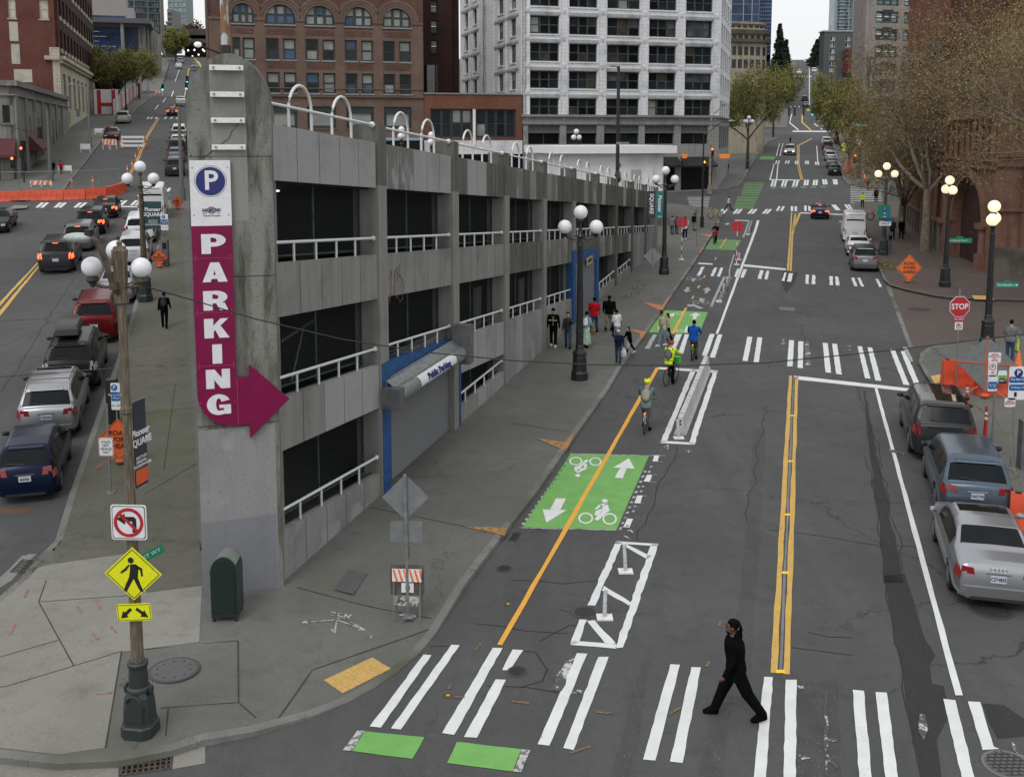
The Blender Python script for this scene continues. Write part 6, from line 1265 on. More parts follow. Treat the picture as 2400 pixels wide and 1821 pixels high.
# STOP sign group
s=signpost('stop_sign','red octagonal STOP sign with ALL WAY plate at the brick side street','stop sign',2240,910,3.9,h=.13);Y=s.location.y;X0=s.location.x
c=atY(2249,719,Y);zc=c.z-s.location.z;s.rotation_euler=(0,R(.0),R(6))
dx=c.x-X0
s.children[0].rotation_euler=(0,math.atan2(dx,zc),0)
plate('face',s,dx,zc,.80,.80,SGW,'oct');plate('red_field',s,dx,zc,.76,.76,SGR,'oct',y=-.0135,th=.002);txt(s,'STOP',dx,zc,.30,SGW,-.018,off=.006,sx=.95)
z2=zat(2248,748,Y)-s.location.z;plate('all_way_plate',s,dx*.9,z2,.47,.15,SGR);txt(s,'ALL WAY',dx*.9,z2,.095,SGW,-.016,off=.001)
z3=zat(2247,764,Y)-s.location.z;plate('no_parking_plate',s,dx*.9,z3,.32,.30,SGW);ringp('ring',s,dx*.9,z3,.09,.115,SGR,-.016);txt(s,'P',dx*.9,z3,.17,SGK,-.016)
mb=MB();mb.prism([(dx*.9-.085,z3+.07),(dx*.9-.07,z3+.085),(dx*.9+.085,z3-.07),(dx*.9+.07,z3-.085)],-.022,-.018);mb.build('slash',[SGR],s)
# parking rule signs on the near right corner
s=signpost('parking_sign_post','grey post with stacked no parking and pay parking signs behind the grey crossover','parking sign',2326,1042,3.1,h=.13);Y=s.location.y
def zz_(px,py):return zat(px,py,Y)-s.location.z
def xx_(px,py):return atY(px,py,Y).x-s.location.x
plate('red_text_plate',s,xx_(2331,838),zz_(2331,838),.40,.33,SGW);txt(s,'RESERVED\nMOTORCOACH\nONLY\nVEHICLES',xx_(2331,838),zz_(2331,838),.065,SGR,-.016,sx=.8)
plate('no_parking_plate',s,xx_(2326,866),zz_(2326,866),.28,.46,SGW);ringp('ring',s,xx_(2326,860),zz_(2326,860),.085,.105,SGR,-.016);txt(s,'P',xx_(2326,860),zz_(2326,860),.15,SGK,-.016);txt(s,'<',xx_(2326,874),zz_(2326,874),.2,SGR,-.016)
plate('pay_plate',s,xx_(2326,898),zz_(2326,898),.30,.52,SGW);plate('blue_band',s,xx_(2326,903),zz_(2326,903),.29,.24,SGB,y=-.014,th=.002);txt(s,'Pay to Park\n7am - 8pm',xx_(2326,903),zz_(2326,903),.06,SGW,-.018,sx=.8)
s2=s;s=signpost('pay_parking_sign','big white and blue P pay parking sign at the right edge','parking sign',2370,1100,3.2,h=.13);Y=s.location.y
plate('face',s,xx_(2390,898),zz_(2390,898),.66,1.0,SGW);plate('emblem',s,xx_(2387,874),zz_(2387,874),.26,.26,NAVY,'circ',y=-.014,th=.002);txt(s,'P',xx_(2387,874),zz_(2387,874),.2,SGW,-.018,off=.004)
for py,w_ in ((890,.2),(908,.2)):plate('blue_band',s,xx_(2390,py),zz_(2390,py),.64,.19,SGB,y=-.014,th=.002)
txt(s,'Pay 8am-6pm',xx_(2389,890),zz_(2389,889),.095,SGW,-.018);txt(s,'2 Hours Max',xx_(2389,908),zz_(2389,908),.095,SGW,-.018)
mb=MB();mb.prism([(xx_(2378,930)+a,zz_(2378,925)+c_) for a,c_ in ((-.03,-.06),(.05,-.06),(.05,.08),(-.03,.08))],-.018,-.014);mb.build('phone_symbol',[SGK],s)
plate('green_number_plate',s,xx_(2349,884),zz_(2349,884),.26,.40,SGW);plate('green_band',s,xx_(2349,883),zz_(2349,883),.25,.10,mat('leaf_green',(.08,.4,.05),.5),y=-.014,th=.002);plate('black_band',s,xx_(2349,893),zz_(2349,893),.25,.16,SGK,y=-.014,th=.002);txt(s,'86677',xx_(2349,892),zz_(2349,892),.08,SGW,-.018)
plate('red_text_plate',s,xx_(2367,943),zz_(2367,943),.32,.27,SGW);txt(s,'RESERVED\nMOTORCOACH\nVEHICLES ONLY',xx_(2367,943),zz_(2367,943),.05,SGR,-.016,sx=.8)
b=gp(2402,1098,.13);s=thing('parking_pay_station','grey parking pay station cut by the right edge','parking meter',tuple(b));MB().box(-.2,.2,-.15,.15,0,1.5).build('cabinet',[GREYB],s);MB().box(-.14,.14,-.17,-.15,.95,1.35).build('screen',[GLD],s)
def kiosk(px,py,label):
    b=gp(px,py,.13);s=thing('parking_pay_station',label,'parking meter',tuple(b));mb=MB();mb.prism([(-.17,0),(.17,0),(.17,1.5),(-.17,1.72)],-.15,.15);mb.build('cabinet',[GREYB],s);MB().box(-.12,.12,-.16,-.15,1.0,1.35).build('screen',[GLD],s);return s
kiosk(2084,592,'grey slant topped pay station beside the lamp near the white van');kiosk(389,624,'grey slant topped pay station behind the PREPARED TO STOP sign')
b=gp(266,992,.13);s=thing('parking_pay_station','black pay station behind the rusty foreground post','parking meter',tuple(b));MB().box(-.16,.16,-.15,.15,0,1.5).build('cabinet',[BLACK],s)
# street name signs
s=onlamp('street_name_sign','green Occidental Ave S street sign on the near right lamp','street sign',2360,668,L8.location.y,-4)
plate('face',s,0,0,1.02,.24,SGG,r=.02);txt(s,'Occidental',-.14,0,.17,SGW,-.016,sx=.85);txt(s,'Ave S',.30,-.01,.11,SGW,-.016);mb=MB();mb.prism([(.40,-.02),(.44,-.02),(.44,-.05),(.49,0),(.44,.05),(.44,.02),(.40,.02)],-.018,-.014);mb.build('arrow',[SGW],s);plate('number_tab',s,-.0,.15,.3,.08,SGG,y=-.0,r=.01)
s=onlamp('street_name_sign','green Occidental Ave S street sign by the arched doorway','street sign',2249,564,L7.location.y,-4)
plate('face',s,0,0,1.5,.30,SGG,r=.02);txt(s,'Occidental Ave S',-.1,0,.19,SGW,-.016,sx=.9);plate('number_tab',s,-.0,.2,.4,.12,SGG,r=.01)
s=onlamp('highway_sign','green interstate 5 and 90 sign on the lit lamp by the van','road sign',2072,496,L6.location.y-.2,0)
plate('face',s,0,0,.98,1.02,SGG);plate('shield',s,.05,.2,.36,.34,SGB,'oct',y=-.014,th=.002);plate('shield',s,.05,-.15,.36,.34,SGB,'oct',y=-.014,th=.002);txt(s,'5',.05,.2,.25,SGW,-.018);txt(s,'90',.05,-.15,.22,SGW,-.018);mb=MB();mb.prism([(-.04,-.46),(.0,-.46),(.0,-.4),(.12,-.4),(.12,-.44),(.18,-.38),(.12,-.32),(.12,-.36),(-.04,-.36)],-.018,-.014);mb.build('arrow',[SGW],s)
s=onlamp('street_plates','small blue and white plates under the interstate sign','road sign',2078,518,L6.location.y-.25,0);plate('blue_plate',s,.1,.1,.6,.3,SGB);plate('white_plate',s,-.1,-.2,.9,.36,SGW);txt(s,'NO P',-.1,-.2,.25,SGK,-.016)
# backs of signs
def back_sign(label,px,py,cx_,cy_,size,ang,H=None,extra=None):
    b=gp(px,py,.13);c=atY(cx_,cy_,b.y);zc=c.z-b.z;s=thing('road_sign_back',label,'road sign',tuple(b),R(ang));tl=math.atan2(c.x-b.x,zc)
    mb=MB();mb.tube([(0,-.02,0),((c.x-b.x)*1.12,-.02,zc*1.08+size*.3)],.035,6);mb.box(-.1,.1,-.1,.1,0,.03);mb.build('post',[GALV],s)
    plate('face',s,c.x-b.x,zc,size,size,ALU,'diamond',y=.03);return s,c.x-b.x,zc
s,dx,zc=back_sign('plain grey back of a diamond sign above the striped barricade',957,1446,950,1166,.98,0)
z2=zat(951,1247,s.location.y)-s.location.z
plate('lower_plate',s,dx*.8-.17,z2,.33,.46,ALU,y=.03);plate('lower_plate',s,dx*.8+.18,z2,.32,.46,ALU,y=.03);z3=zat(955,1293,s.location.y)-s.location.z;plate('brown_plate',s,dx*.5+.04,z3,.16,.26,mat('brown_back',(.16,.14,.11),.8),y=.03)
back_sign('grey diamond sign back beside the far sidewalk lamp',1533,708,1530,601,1.05,0)
s,_,_=back_sign('narrow edge-on diamond sign back near the red paddles',1631,578,1632,497,.62,0);s.rotation_euler=(0,0,R(60))
# striped barricade
b=gp(956,1441,.13);s=thing('barricade','orange and white striped barricade tied to the grey sign post','barricade',(b.x,b.y-.1,b.z),R(-4))
def zb_(y):return zat(956,y,b.y-.1)-b.z
mb=MB()
for x in (-.28,.28):
    for y in (-.12,.3):mb.tube([(x,y,0),(x,.05,zb_(1330)+.05)],.016,4)
mb.build('legs',[GALV],s)
for k,(x0,x1) in enumerate(((-.31,-.01),(.03,.31))):
    mb=MB();z0,z1=zb_(1362),zb_(1333);mb.box(x0,x1,-.03,-.0,z0,z1,0)
    for q in range(3):
        a=x0+.02+q*.11;mb.prism([(a+.06,z0+.004),(min(a+.11,x1),z0+.004),(a+.03,z1-.004),(a-.01 if a-.01>x0 else x0,z1-.004)],-.034,-.031,1)
    mb.build('striped_board',[SGW,SGO],s)
mb=MB();mb.box(-.36,.36,.02,.05,zb_(1395),zb_(1330)+.05);mb.build('grey_board',[mat('weathered_board',(.09,.085,.075),.9,noise=.3)],s)
MB().box(-.3,.28,-.03,0,zb_(1418),zb_(1397)).build('white_board',[paint('chipped_white_board',(.5,.5,.48),.5)],s)
mb=MB();mb.box(-.12,.14,-.01,.015,zb_(1388),zb_(1366),0);mb.box(-.03,.06,-.014,-.01,zb_(1382),zb_(1372),1);mb.build('paper_notice',[SGW,SGK],s)
# red paddle posts
for px,py,cy_,lb in ((1597,609,522,'red octagon paddle on a striped post at the sidewalk edge'),(1726,621,531,'red octagon paddle on a striped post beside the bike lane')):
    b=gp(px,py,.13 if px<1650 else 0);s=thing('red_paddle_post',lb,'stop paddle',tuple(b));zc=zat(px,cy_,b.y)-b.z
    plate('face',s,0,zc,.82,.82,SGR,'oct',y=.02,th=.02);mb=MB()
    for k in range(9):
        z0=k*(zc+.35)/9;mb.tube([(0,-.02,z0),(0,-.02,z0+(zc+.35)/9)],.032,6,(k%2) if z0<zc-.4 else 2)
    mb.build('striped_post',[SGW,SGR,GALV],s);MB().box(-.18,.18,-.15,.15,0,.06).build('foot',[SGW],s)
# flexible delineators
def deli(px,py,tx,ty,label,h=.0,group='white flexible lane posts'):
    b=gp(px,py);s=thing('lane_post',label,'lane post',tuple(b),0,group);z=zat(tx,ty,b.y)-b.z;dx=atY(tx,ty,b.y).x-b.x
    mb=MB();mb.tube([(0,0,.03),(dx,0,z)],.045,10);mb.build('tube',[mat('scuffed_white_plastic',(.50,.53,.56),.5,noise=.3,nscale=12)],s,smooth=40);MB().box(-.17,.17,-.14,.14,0,.035).build('foot',[WHT],s)
deli(1466,1340,1463,1275,'white flexible post at the top of the hatched box');deli(1417,1448,1419,1383,'white flexible post by the manhole in the hatched box');deli(1590.6,1027,1587,984,'white flexible post at the near end of the concrete barrier');deli(1652,868,1651.7,836,'white flexible post at the far end of the concrete barrier')
for px,py,tx,ty in ((1695,687,1696,664),(1703,669,1704,648),(1709,652,1710,632),(1732,609,1734,592),(1755,546,1759,525),(1758,535,1762,518)):deli(px,py,tx,ty,'short white flexible post on the low kerb island beside the bike lane')
for P in (((1685,709),(1712,655)),((1729,610),(1733,596)),((1753,551),(1763,519))):
    a,c=gp(*P[0]),gp(*P[1]);s=thing('low_kerb_island','low white tipped kerb block line beside the bike lane, '+('nearest' if P[0][1]>700 else 'middle' if P[0][1]>600 else 'farthest')+' one','kerb island',tuple(a),math.atan2(c.y-a.y,c.x-a.x))
    L=(c-a).length;mb=MB();mb.hexa([(0,-.16,0),(L,-.16,c.z-a.z),(L,.16,c.z-a.z),(0,.16,0)],[(.1,-.1,.14),(L-.1,-.1,.14+c.z-a.z),(L-.1,.1,.14+c.z-a.z),(.1,.1,.14)]);mb.build('block',[KERB],s);MB().box(-.02,.15,-.165,.165,0,.12).build('tip',[WHT],s)
# concrete barrier chain
a,c=gp(1594,1020),gp(1655,868);d=(c-a);L=d.length;n=4;wb=wall_mat('white_barrier',(.50,.50,.49),(.40,.40,.38),speck=.5)
for k in range(n):
    p=a+d*(k/n);s=thing('concrete_barrier','white concrete jersey barrier between bike lane and road, '+('nearest of the row','second from the near end','third from the near end','farthest of the row')[k],'barrier',tuple(p),math.atan2(d.y,d.x),'white concrete barriers in the bike lane buffer')
    l=L/n-.06;prof=[(-.21,0),(.21,0),(.21,.05),(.15,.18),(.085,.62),(-.085,.62),(-.15,.18),(-.21,.05)];mb=MB();V0=[(0,y,z) for y,z in prof];V1=[(l,y,z+d.z/n) for y,z in prof];mb.hexa(V0,V1);mb.build('barrier_body',[wb],s)
    mb=MB()
    for z in (.38,.49):mb.tube([(-.012,0,z),(0.0,0,z)],.035,8)
    mb.build('end_holes',[BLACK],s);mb=MB();mb.box(.5,.56,-.03,.03,.615,.635);mb.box(l-.56,l-.5,-.03,.03,.615,.635);mb.build('lifting_loop',[BLACK],s)
# orange water barriers
def wbar(name,label,p,q,H=.8,group=None,wd=.22):
    p=Vector(p);q=Vector(q);d=q-p;L=math.hypot(d.x,d.y);s=thing(name,label,'barrier',tuple(p),math.atan2(d.y,d.x),group)
    mb=MB();k=7
    for i in range(k):
        x0=L*i/k+.0;x1=L*(i+1)/k-.0;z0=d.z*i/k;z1=z0+d.z/k;f=1 if i%2==0 else .9
        mb.hexa([(x0,-wd,z0),(x1,-wd,z1),(x1,wd,z1),(x0,wd,z0)],[(x0,-wd*.8*f,z0+H*.3),(x1,-wd*.8*f,z1+H*.3),(x1,wd*.8*f,z1+H*.3),(x0,wd*.8*f,z0+H*.3)])
        mb.hexa([(x0,-wd*.8*f,z0+H*.3),(x1,-wd*.8*f,z1+H*.3),(x1,wd*.8*f,z1+H*.3),(x0,wd*.8*f,z0+H*.3)],[(x0,-wd*.42,z0+H),(x1,-wd*.42,z1+H),(x1,wd*.42,z1+H),(x0,wd*.42,z0+H)])
    mb.build('barrier_shell',[ORP],s);MB().box(.1,.25,-.06,.06,H*.98,H+.03).build('fill_cap',[BLACK],s);return s
wbar('water_barrier','orange plastic water barrier on the corner behind the STOP post',gp(2207,905,.13),gp(2276,905,.13),H=1.05)
wbar('water_barrier','orange plastic water barrier under the folded grey diamond sign',gp(2285,925,.13),gp(2372,925,.13),H=1.0)
wbar('water_barrier','orange plastic water barrier cut by the right edge beside the cars',gp(2365,1232,.13),gp(2560,1262,.13),H=.9)
pts=[(-60,476),(-10,474),(45,472),(98,470),(150,469),(200,467),(248,463),(283,453),(293,445)]
for i,(A_,B_) in enumerate(zip(pts,pts[1:])):
    wbar('water_barrier','orange water barrier in the closed street row, number %s from the left edge'%('one','two','three','four','five','six','seven','eight')[i],gp(*A_),gp(*B_),H=.85,group='orange water barriers across the left street')
fp=[(-30,446),(45,446),(110,445),(170,444),(225,442),(282,438)]
for i,(A_,B_) in enumerate(zip(fp,fp[1:])):
    a,c=gp(*A_),gp(*B_);s=thing('fence_panel','grey mesh construction fence panel behind the orange barriers, '+('leftmost','second from left','middle','second from right','rightmost')[i],'fence panel',tuple(a),math.atan2(c.y-a.y,c.x-a.x),'mesh fence panels behind the orange barriers')
    L=math.hypot((c-a).x,(c-a).y);mb=MB();mb.tube([(0.05,0,0),(.05,0,1.6),(L-.05,0,1.6+c.z-a.z),(L-.05,0,c.z-a.z)],.03,5);mb.tube([(0,0,.15),(L,0,.15+c.z-a.z)],.025,4);mb.build('frame',[GALV],s)
    mb=MB()
    for k in range(1,int(L/.22)):x=k*.22;dz=(c.z-a.z)*x/L;mb.tube([(x,0,.15+dz),(x,0,1.6+dz)],.006,3)
    mb.build('mesh_infill',[GALV],s)
# cones / tall delineators at the right
def redpost(px,py,ty,label):
    b=gp(px,py,.13);s=thing('red_delineator',label,'traffic post',tuple(b));H=zat(px,ty,b.y)-b.z;mb=MB()
    seg=[(0,.62,0),(.62,.7,1),(.7,.76,0),(.76,.84,1),(.84,1,0)]
    for a,c,k in seg:mb.tube([(0,0,a*H),(0,0,c*H)],[.07-.03*a,.07-.03*c],10,k)
    mb.build('post',[mat('red_plastic',(.42,.02,.015),.5),SGW],s);mb=MB();mb.lathe([(.24,0),(.22,.06),(.08,.08)],n=10);mb.build('rubber_base',[RUBBER],s);return s
d1=redpost(2308,1033,952,'red and white delineator post beside the dark SUV rear');d2=redpost(2265,952,899,'red delineator post with blue foot beside the dark SUV front')
b=gp(2386,862,.13);s=thing('traffic_cone','orange traffic cone behind the man at the right edge','traffic cone',tuple(b));MB().lathe([(.18,.03),(.03,.75)],n=12).build('cone',[SGO],s,smooth=40);MB().box(-.22,.22,-.22,.22,0,.03).build('foot',[SGO],s)
tp=[atY(2262,905,d2.location.y),atY(2300,958,d1.location.y+.6),atY(2326,966,gp(2326,1042,.13).y),atY(2370,1020,gp(2370,1105,.13).y),atY(2372,1080,gp(2372,1110,.13).y),atY(2400,1130,gp(2370,1105,.13).y-.3)]
mb=MB()
for a,c in zip(tp,tp[1:]):
    n=6;pr=None
    for k in range(n+1):
        t_=k/n;p=a+(c-a)*t_-Vector((0,0,.15*4*t_*(1-t_)))
        if pr is not None:mb.add([pr,p,p+Vector((.01,.0,-.05)),pr+Vector((.01,0,-.05))],[(0,1,2,3)])
        pr=p
tag(mb.build('caution_tape',[mat('caution_yellow',(.7,.55,.02),.5,noise=.2,nscale=20)]),'yellow caution tape tied between posts at the right edge','tape')
# uphill construction pieces on James
def bboard(px,py,w_,h_,label,stripe=False,rows=1,name='barricade'):
    b=gp(px,py);s=thing(name,label,'barricade',tuple(b),R(4));
    mb=MB()
    for x in (-w_*.45,w_*.45):mb.tube([(x,0,0),(x,0,h_)],.05,4)
    mb.build('legs',[SGW],s)
    for r_ in range(rows):
        z1=h_-r_*h_/rows;z0=z1-h_/rows*.55;mb=MB();mb.box(-w_/2,w_/2,-.06,-.03,z0,z1,0)
        if stripe:
            n=max(2,int(w_/.5))
            for q in range(n):a=-w_/2+q*w_/n;mb.prism([(a,z0+.01),(a+w_/n*.5,z0+.01),(a+w_/n*.8,z1-.01),(a+w_/n*.3,z1-.01)],-.07,-.061,1)
        mb.build('board',[SGW,SGO],s)
    return s
bboard(312,349,2.6,1.45,'wide white three rail barricade in the closed left street',rows=3)
for px in (287,339):
    b=gp(px,348);s=thing('traffic_drum','orange drum at the '+('left' if px<300 else 'right')+' end of the wide barricade','traffic drum',tuple(b));MB().lathe([(.28,0),(.26,.35),(.24,.7),(.22,1.1)],n=10).build('drum',[SGO],s);MB().lathe([(.265,.4),(.255,.6)],n=10).build('reflective_band',[SGW],s)
bboard(249,351,.75,1.2,'left of two small striped barricades behind the parked dark red car',True);bboard(266,352,.75,1.2,'right of two small striped barricades behind the parked dark red car',True)
bboard(233,320,1.1,1.0,'white board sign on the north sidewalk behind the dark red car');bboard(201,361,1.1,1.1,'white board sign halfway along the north sidewalk');bboard(153,410,1.3,.9,'white board sign beside the person in red');bboard(85,442,1.0,.7,'left striped barricade behind the mesh fence',True);bboard(109,442,1.0,.7,'right striped barricade behind the mesh fence',True);bboard(372,225,1.6,1.2,'orange barricade at the uphill crossing',True)
for px,py,lb in ((325,363,'orange cone post farthest up the closed street'),(318,381,'orange cone post second up the closed street'),(310,400,'orange cone post third up the closed street'),(299,412,'orange cone post nearest the lamp globes'),(169,442,'orange cone post behind the left mesh fence'),(218,441,'orange cone post behind the right mesh fence')):
    b=gp(px,py);s=thing('cone_post',lb,'traffic post',tuple(b));MB().tube([(0,0,0),(0,0,1.05)],[.07,.04],8).build('post',[SGO],s);MB().tube([(0,0,.6),(0,0,.75)],.065,8).build('reflective_band',[SGW],s)
# hoarding on the hillside
a,c=gp(267,272),gp(330,218);s=thing('hoarding','white and red printed construction hoarding along the left uphill sidewalk','fence',tuple(a),math.atan2(c.y-a.y,c.x-a.x));L=math.hypot((c-a).x,(c-a).y);mb=MB();n=14
for k in range(n):
    x0,x1=L*k/n,L*(k+1)/n-.05;z0=(c.z-a.z)*k/n;z1=(c.z-a.z)*(k+1)/n;mb.hexa([(x0,0,z0),(x1,0,z1),(x1,.1,z1),(x0,.1,z0)],[(x0,0,z0+2.6),(x1,0,z1+2.6),(x1,.1,z1+2.6),(x0,.1,z0+2.6)],k%2)
mb.build('printed_panels',[mat('hoarding_white',(.42,.38,.37),.8,noise=.4,nscale=2),mat('hoarding_red',(.32,.16,.15),.8,noise=.6,nscale=2)],s)
b=gp(250,270);s=thing('red_hoarding_sign','white panel with a big red H beside the hillside hoarding','sign',tuple(b),R(10));mb=MB();mb.box(-1.9,1.9,0,.1,0,4.2,0);mb.box(-1.4,-.8,-.05,0,.2,4.1,1);mb.box(.9,1.5,-.05,0,.2,4.1,1);mb.box(-.8,.9,-.05,0,1.4,2.0,1);mb.build('panel',[SGW,SGR],s)
# mailbox
b=gp(530,1449,.13);s=thing('mailbox','dark green relay mailbox with rounded top against the garage prow','mailbox',(b.x,b.y+.15,b.z),R(3))
MBX=mat('mailbox_green',(.012,.028,.022),.4,noise=.15);n=12;w_=.275;d_=.31
prof=[(-w_,.1),(w_,.1),(w_,1.02)]+[(w_*math.cos(PI*k/n),1.02+.36*math.sin(PI*k/n)) for k in range(1,n)]+[(-w_,1.02)]
mb=MB();mb.prism(prof,-d_,d_);mb.build('body',[MBX],s,smooth=40)
prof2=[(x*1.03,z) for x,z in prof[2:]];mb=MB();mb.prism([(w_*1.02*math.cos(PI*k/n),1.03+.375*math.sin(PI*k/n)) for k in range(n+1)],-d_-.012,-d_+.03);mb.build('door_rim',[MBX],s)
mb=MB();mb.prism([(w_*.86*math.cos(PI*k/n),1.05+.28*math.sin(PI*k/n)) for k in range(n+1)]+[(-w_*.86,.2),(w_*.86,.2)],-d_-.02,-d_-.01);mb.build('door',[mat('mailbox_door',(.008,.018,.014),.45)],s)
mb=MB()
for k in range(2,n-1):
    t0,t1=PI*k/n,PI*(k+1)/n;q=[(w_*r*math.cos(t_),1.02+.362*r*math.sin(t_)) for r,t_ in ((1.003,t0),(1.012,t0),(1.012,t1),(1.003,t1))];mb.prism(q,-d_+.06,d_-.02)
mb.build('pale_top',[mat('pale_top',(.16,.19,.17),.6,noise=.4,nscale=2)],s,smooth=60)  # paler mottled skin over the upper curve of the box
for x in (-.23,.23):
    for y in (-.26,.26):MB().box(x-.03,x+.03,y-.03,y+.03,0,.12).build('leg',[MBX],s)
# covers, drains, tactile
def cover(o,s_,cx_,cy_,rx,ry,label,m,h,name='manhole_cover',pat=True,ringm=None):
    c=gp(o[0]+cx_/s_,o[1]+cy_/s_,h);e=gp(o[0]+(cx_+rx)/s_,o[1]+cy_/s_,h);r=(e-c).length;t=thing(name,label,'manhole cover' if 'drain' not in name else 'drain',(c.x,c.y,c.z));sl=(G(c.x,c.y+.5)-G(c.x,c.y-.5));t.rotation_euler=(math.atan(sl),0,0)
    mb=MB();mb.lathe([(r,0),(r,.014),(r*.9,.016)],n=28);mb.build('frame_ring',[ringm or mat('iron_ring',(.05,.05,.05),.6)],t);mb=MB();mb.lathe([(r*.88,.0),(r*.88,.018)],n=28,mi=0)
    if pat:
        for k in range(-3,4):
            w_=math.sqrt(max(0,(.8*r)**2-(k*r*.23)**2));mb.box(-w_,w_,k*r*.23-.012,k*r*.23+.012,.018,.022,1)
            for j in range(-3,4):
                x=j*r*.26+(k%2)*r*.13
                if abs(x)<w_-.03:mb.box(x-.01,x+.01,k*r*.23,(k+1)*r*.23-.0,.018,.022,1)
    else:
        for k in range(10):mb.box(.66*r*math.cos(k*PI/5)-.018,.66*r*math.cos(k*PI/5)+.018,.66*r*math.sin(k*PI/5)-.018,.66*r*math.sin(k*PI/5)+.018,.018,.021,1)
    mb.build('lid',[m,mat('iron_dark',(.02,.02,.02),.8)],t);return t
IR=mat('cast_iron',(.055,.055,.055),.5,.3,noise=.3,nscale=10);CVS=mat('cover_steel_grey',(.085,.085,.088),.6,noise=.15)
cover(D1,SD,1485,765,215,115,'large flat grey cover with ten holes on the corner sidewalk',CVS,.135,pat=False)
cover(D3,SD,622,278,115,55,'iron manhole cover crossing the hatched box line',IR,.0);cover(D3,SD,48,780,92,65,'iron manhole cover between the near crosswalk bars',IR,0);cover(C2,K,2125,1580,72,40,'iron manhole cover beside the kerb near the barricade',IR,0)
cover(D4,SD,2050,1575,215,105,'large round grey cover in the bottom right corner',CVS,0,ringm=mat('concrete_ring',(.14,.14,.14),.9));cover(B4,K,1290,968,95,20,'wide iron cover in the brick side street',IR,0,pat=False);cover(D4,SD,1905,250,190,70,'dark manhole cover under the silver sedan rear',IR,0)
YC=mat('yellow_cover',(.55,.36,.04),.6,noise=.3,nscale=20)
for o,cx_,cy_,rx,lb in ((D2,1637,985,42,'small yellow painted round cover left of the crosswalk bar'),(D2,2150,205,35,'small yellow painted round cover left of the orange line')):cover(o,SD,cx_,cy_,rx,20,lb,YC,0,'utility_cover',pat=False)
def grate(corners,label,h,m,bars_=8,rows=1):
    P=[gp(x,y,h) for x,y in corners];c=sum(P,Vector())/4;t=thing('drain_grate',label,'drain',tuple(c));mb=MB();V=[p-c+Vector((0,0,.004)) for p in P];up=Vector((0,0,.012))
    mb.add([V[0],V[1],V[2],V[3]],[(0,1,2,3)],1)
    def L_(u,v):return V[0]*(1-u)*(1-v)+V[1]*u*(1-v)+V[2]*u*v+V[3]*(1-u)*v
    def bar(u0,u1,v0,v1):mb.hexa([L_(u0,v0),L_(u1,v0),L_(u1,v1),L_(u0,v1)],[q+up for q in (L_(u0,v0),L_(u1,v0),L_(u1,v1),L_(u0,v1))],0)
    bar(0,1,0,.08);bar(0,1,.92,1);bar(0,.04,0,1);bar(.96,1,0,1)
    for k in range(1,bars_):u=k/bars_;bar(u-.02,u+.02,.08,.92)
    for k in range(1,rows):v=k/rows;bar(.04,.96,v-.03,v+.03)
    mb.build('grate_bars',[m,GLD],t,recalc=False);return t
IRR=mat('rusty_iron',(.075,.055,.045),.7,noise=.4,nscale=10)
grate(N(D1,[(1040,1545),(1470,1500),(1465,1610),(1020,1670)],SD),'rusty storm drain grate at the bottom left kerb',.0,IRR,9,3);grate(N(C1,[(80,1610),(190,1500),(310,1510),(215,1620)]),'black storm drain grate on the left street kerb',0,IR,5,6);grate(N(C3,[(-25,1345),(40,1335),(78,1268),(10,1272)]),'dark storm drain grate by the green bike box',0,IR,4,4);grate(N(B4,[(92,975),(232,985),(238,952),(98,942)]),'small grey drain grate in the far lane',0,IR,10,1)
def flat(name,label,cat,corners,h,m,th=.006,edge=None):
    P=[gp(x,y,h) for x,y in corners];c=sum(P,Vector())/len(P);mb=MB();mb.hexa([p-c for p in P],[p-c+Vector((0,0,th)) for p in P]);o=mb.build(name,[m]);o.location=c;tag(o,label,cat);return o
flat('utility_hatch','grey steel utility hatch with dark rim on the sidewalk near the barricade','utility hatch',[(783,1381),(817,1336),(862,1345),(828,1393)],.137,CVS,.008)
for cr,lb in (([(940+0,860),(1000,805),(1105,820),(1050,872)],'nearer ribbed vault hatch on the far sidewalk'),([(1000,790),(1040,740),(1157,752),(1120,800)],'farther ribbed vault hatch on the far sidewalk')):flat('vault_hatch',lb,'utility hatch',N(B3,cr),.137,mat('ribbed_hatch',(.12,.12,.115),.8,noise=0,nscale=14,col2=(.05,.05,.05),lo=.45,hi=.5,streak=(1,.05,1)),.01)
def tactile(cor,lb,n1,n2,h=None):
    P=[gp(x,y,.13) for x,y in cor];P=[Vector((p.x,p.y,G(p.x,p.y)+(hk(p.x,p.y) if h is None else h)+.006)) for p in P];c=sum(P,Vector())/4;t=thing('tactile_paving',lb,'tactile paving',tuple(c))
    mb=MB();mb.hexa([p-c for p in P],[p-c+Vector((0,0,.012)) for p in P],0)
    for i in range(n1):
        for j in range(n2):
            u,v=(i+.5)/n1,(j+.5)/n2;q=P[0]*(1-u)*(1-v)+P[1]*u*(1-v)+P[2]*u*v+P[3]*(1-u)*v-c+Vector((0,0,.012));mb.lathe([(.022,0),(.014,.008)],tuple(q),n=6,mi=1)
    mb.build('slab',[TACT,mat('tactile_dome',(.42,.27,.08),.7)],t)
tactile(N(D2,[(580,810),(740,920),(1148,712),(990,618)],SD),'yellow bumpy tactile paving slab at the corner ramp',11,22)
tactile(N(B4,[(1390,1540),(1425,1603),(1490,1590),(1480,1525)]),'yellow tactile slab on the near right corner',6,8,.13);tactile(N(B4,[(1740,850),(1765,882),(1935,888),(1905,855)]),'yellow tactile slab on the brick sidewalk ramp',4,12,.13)
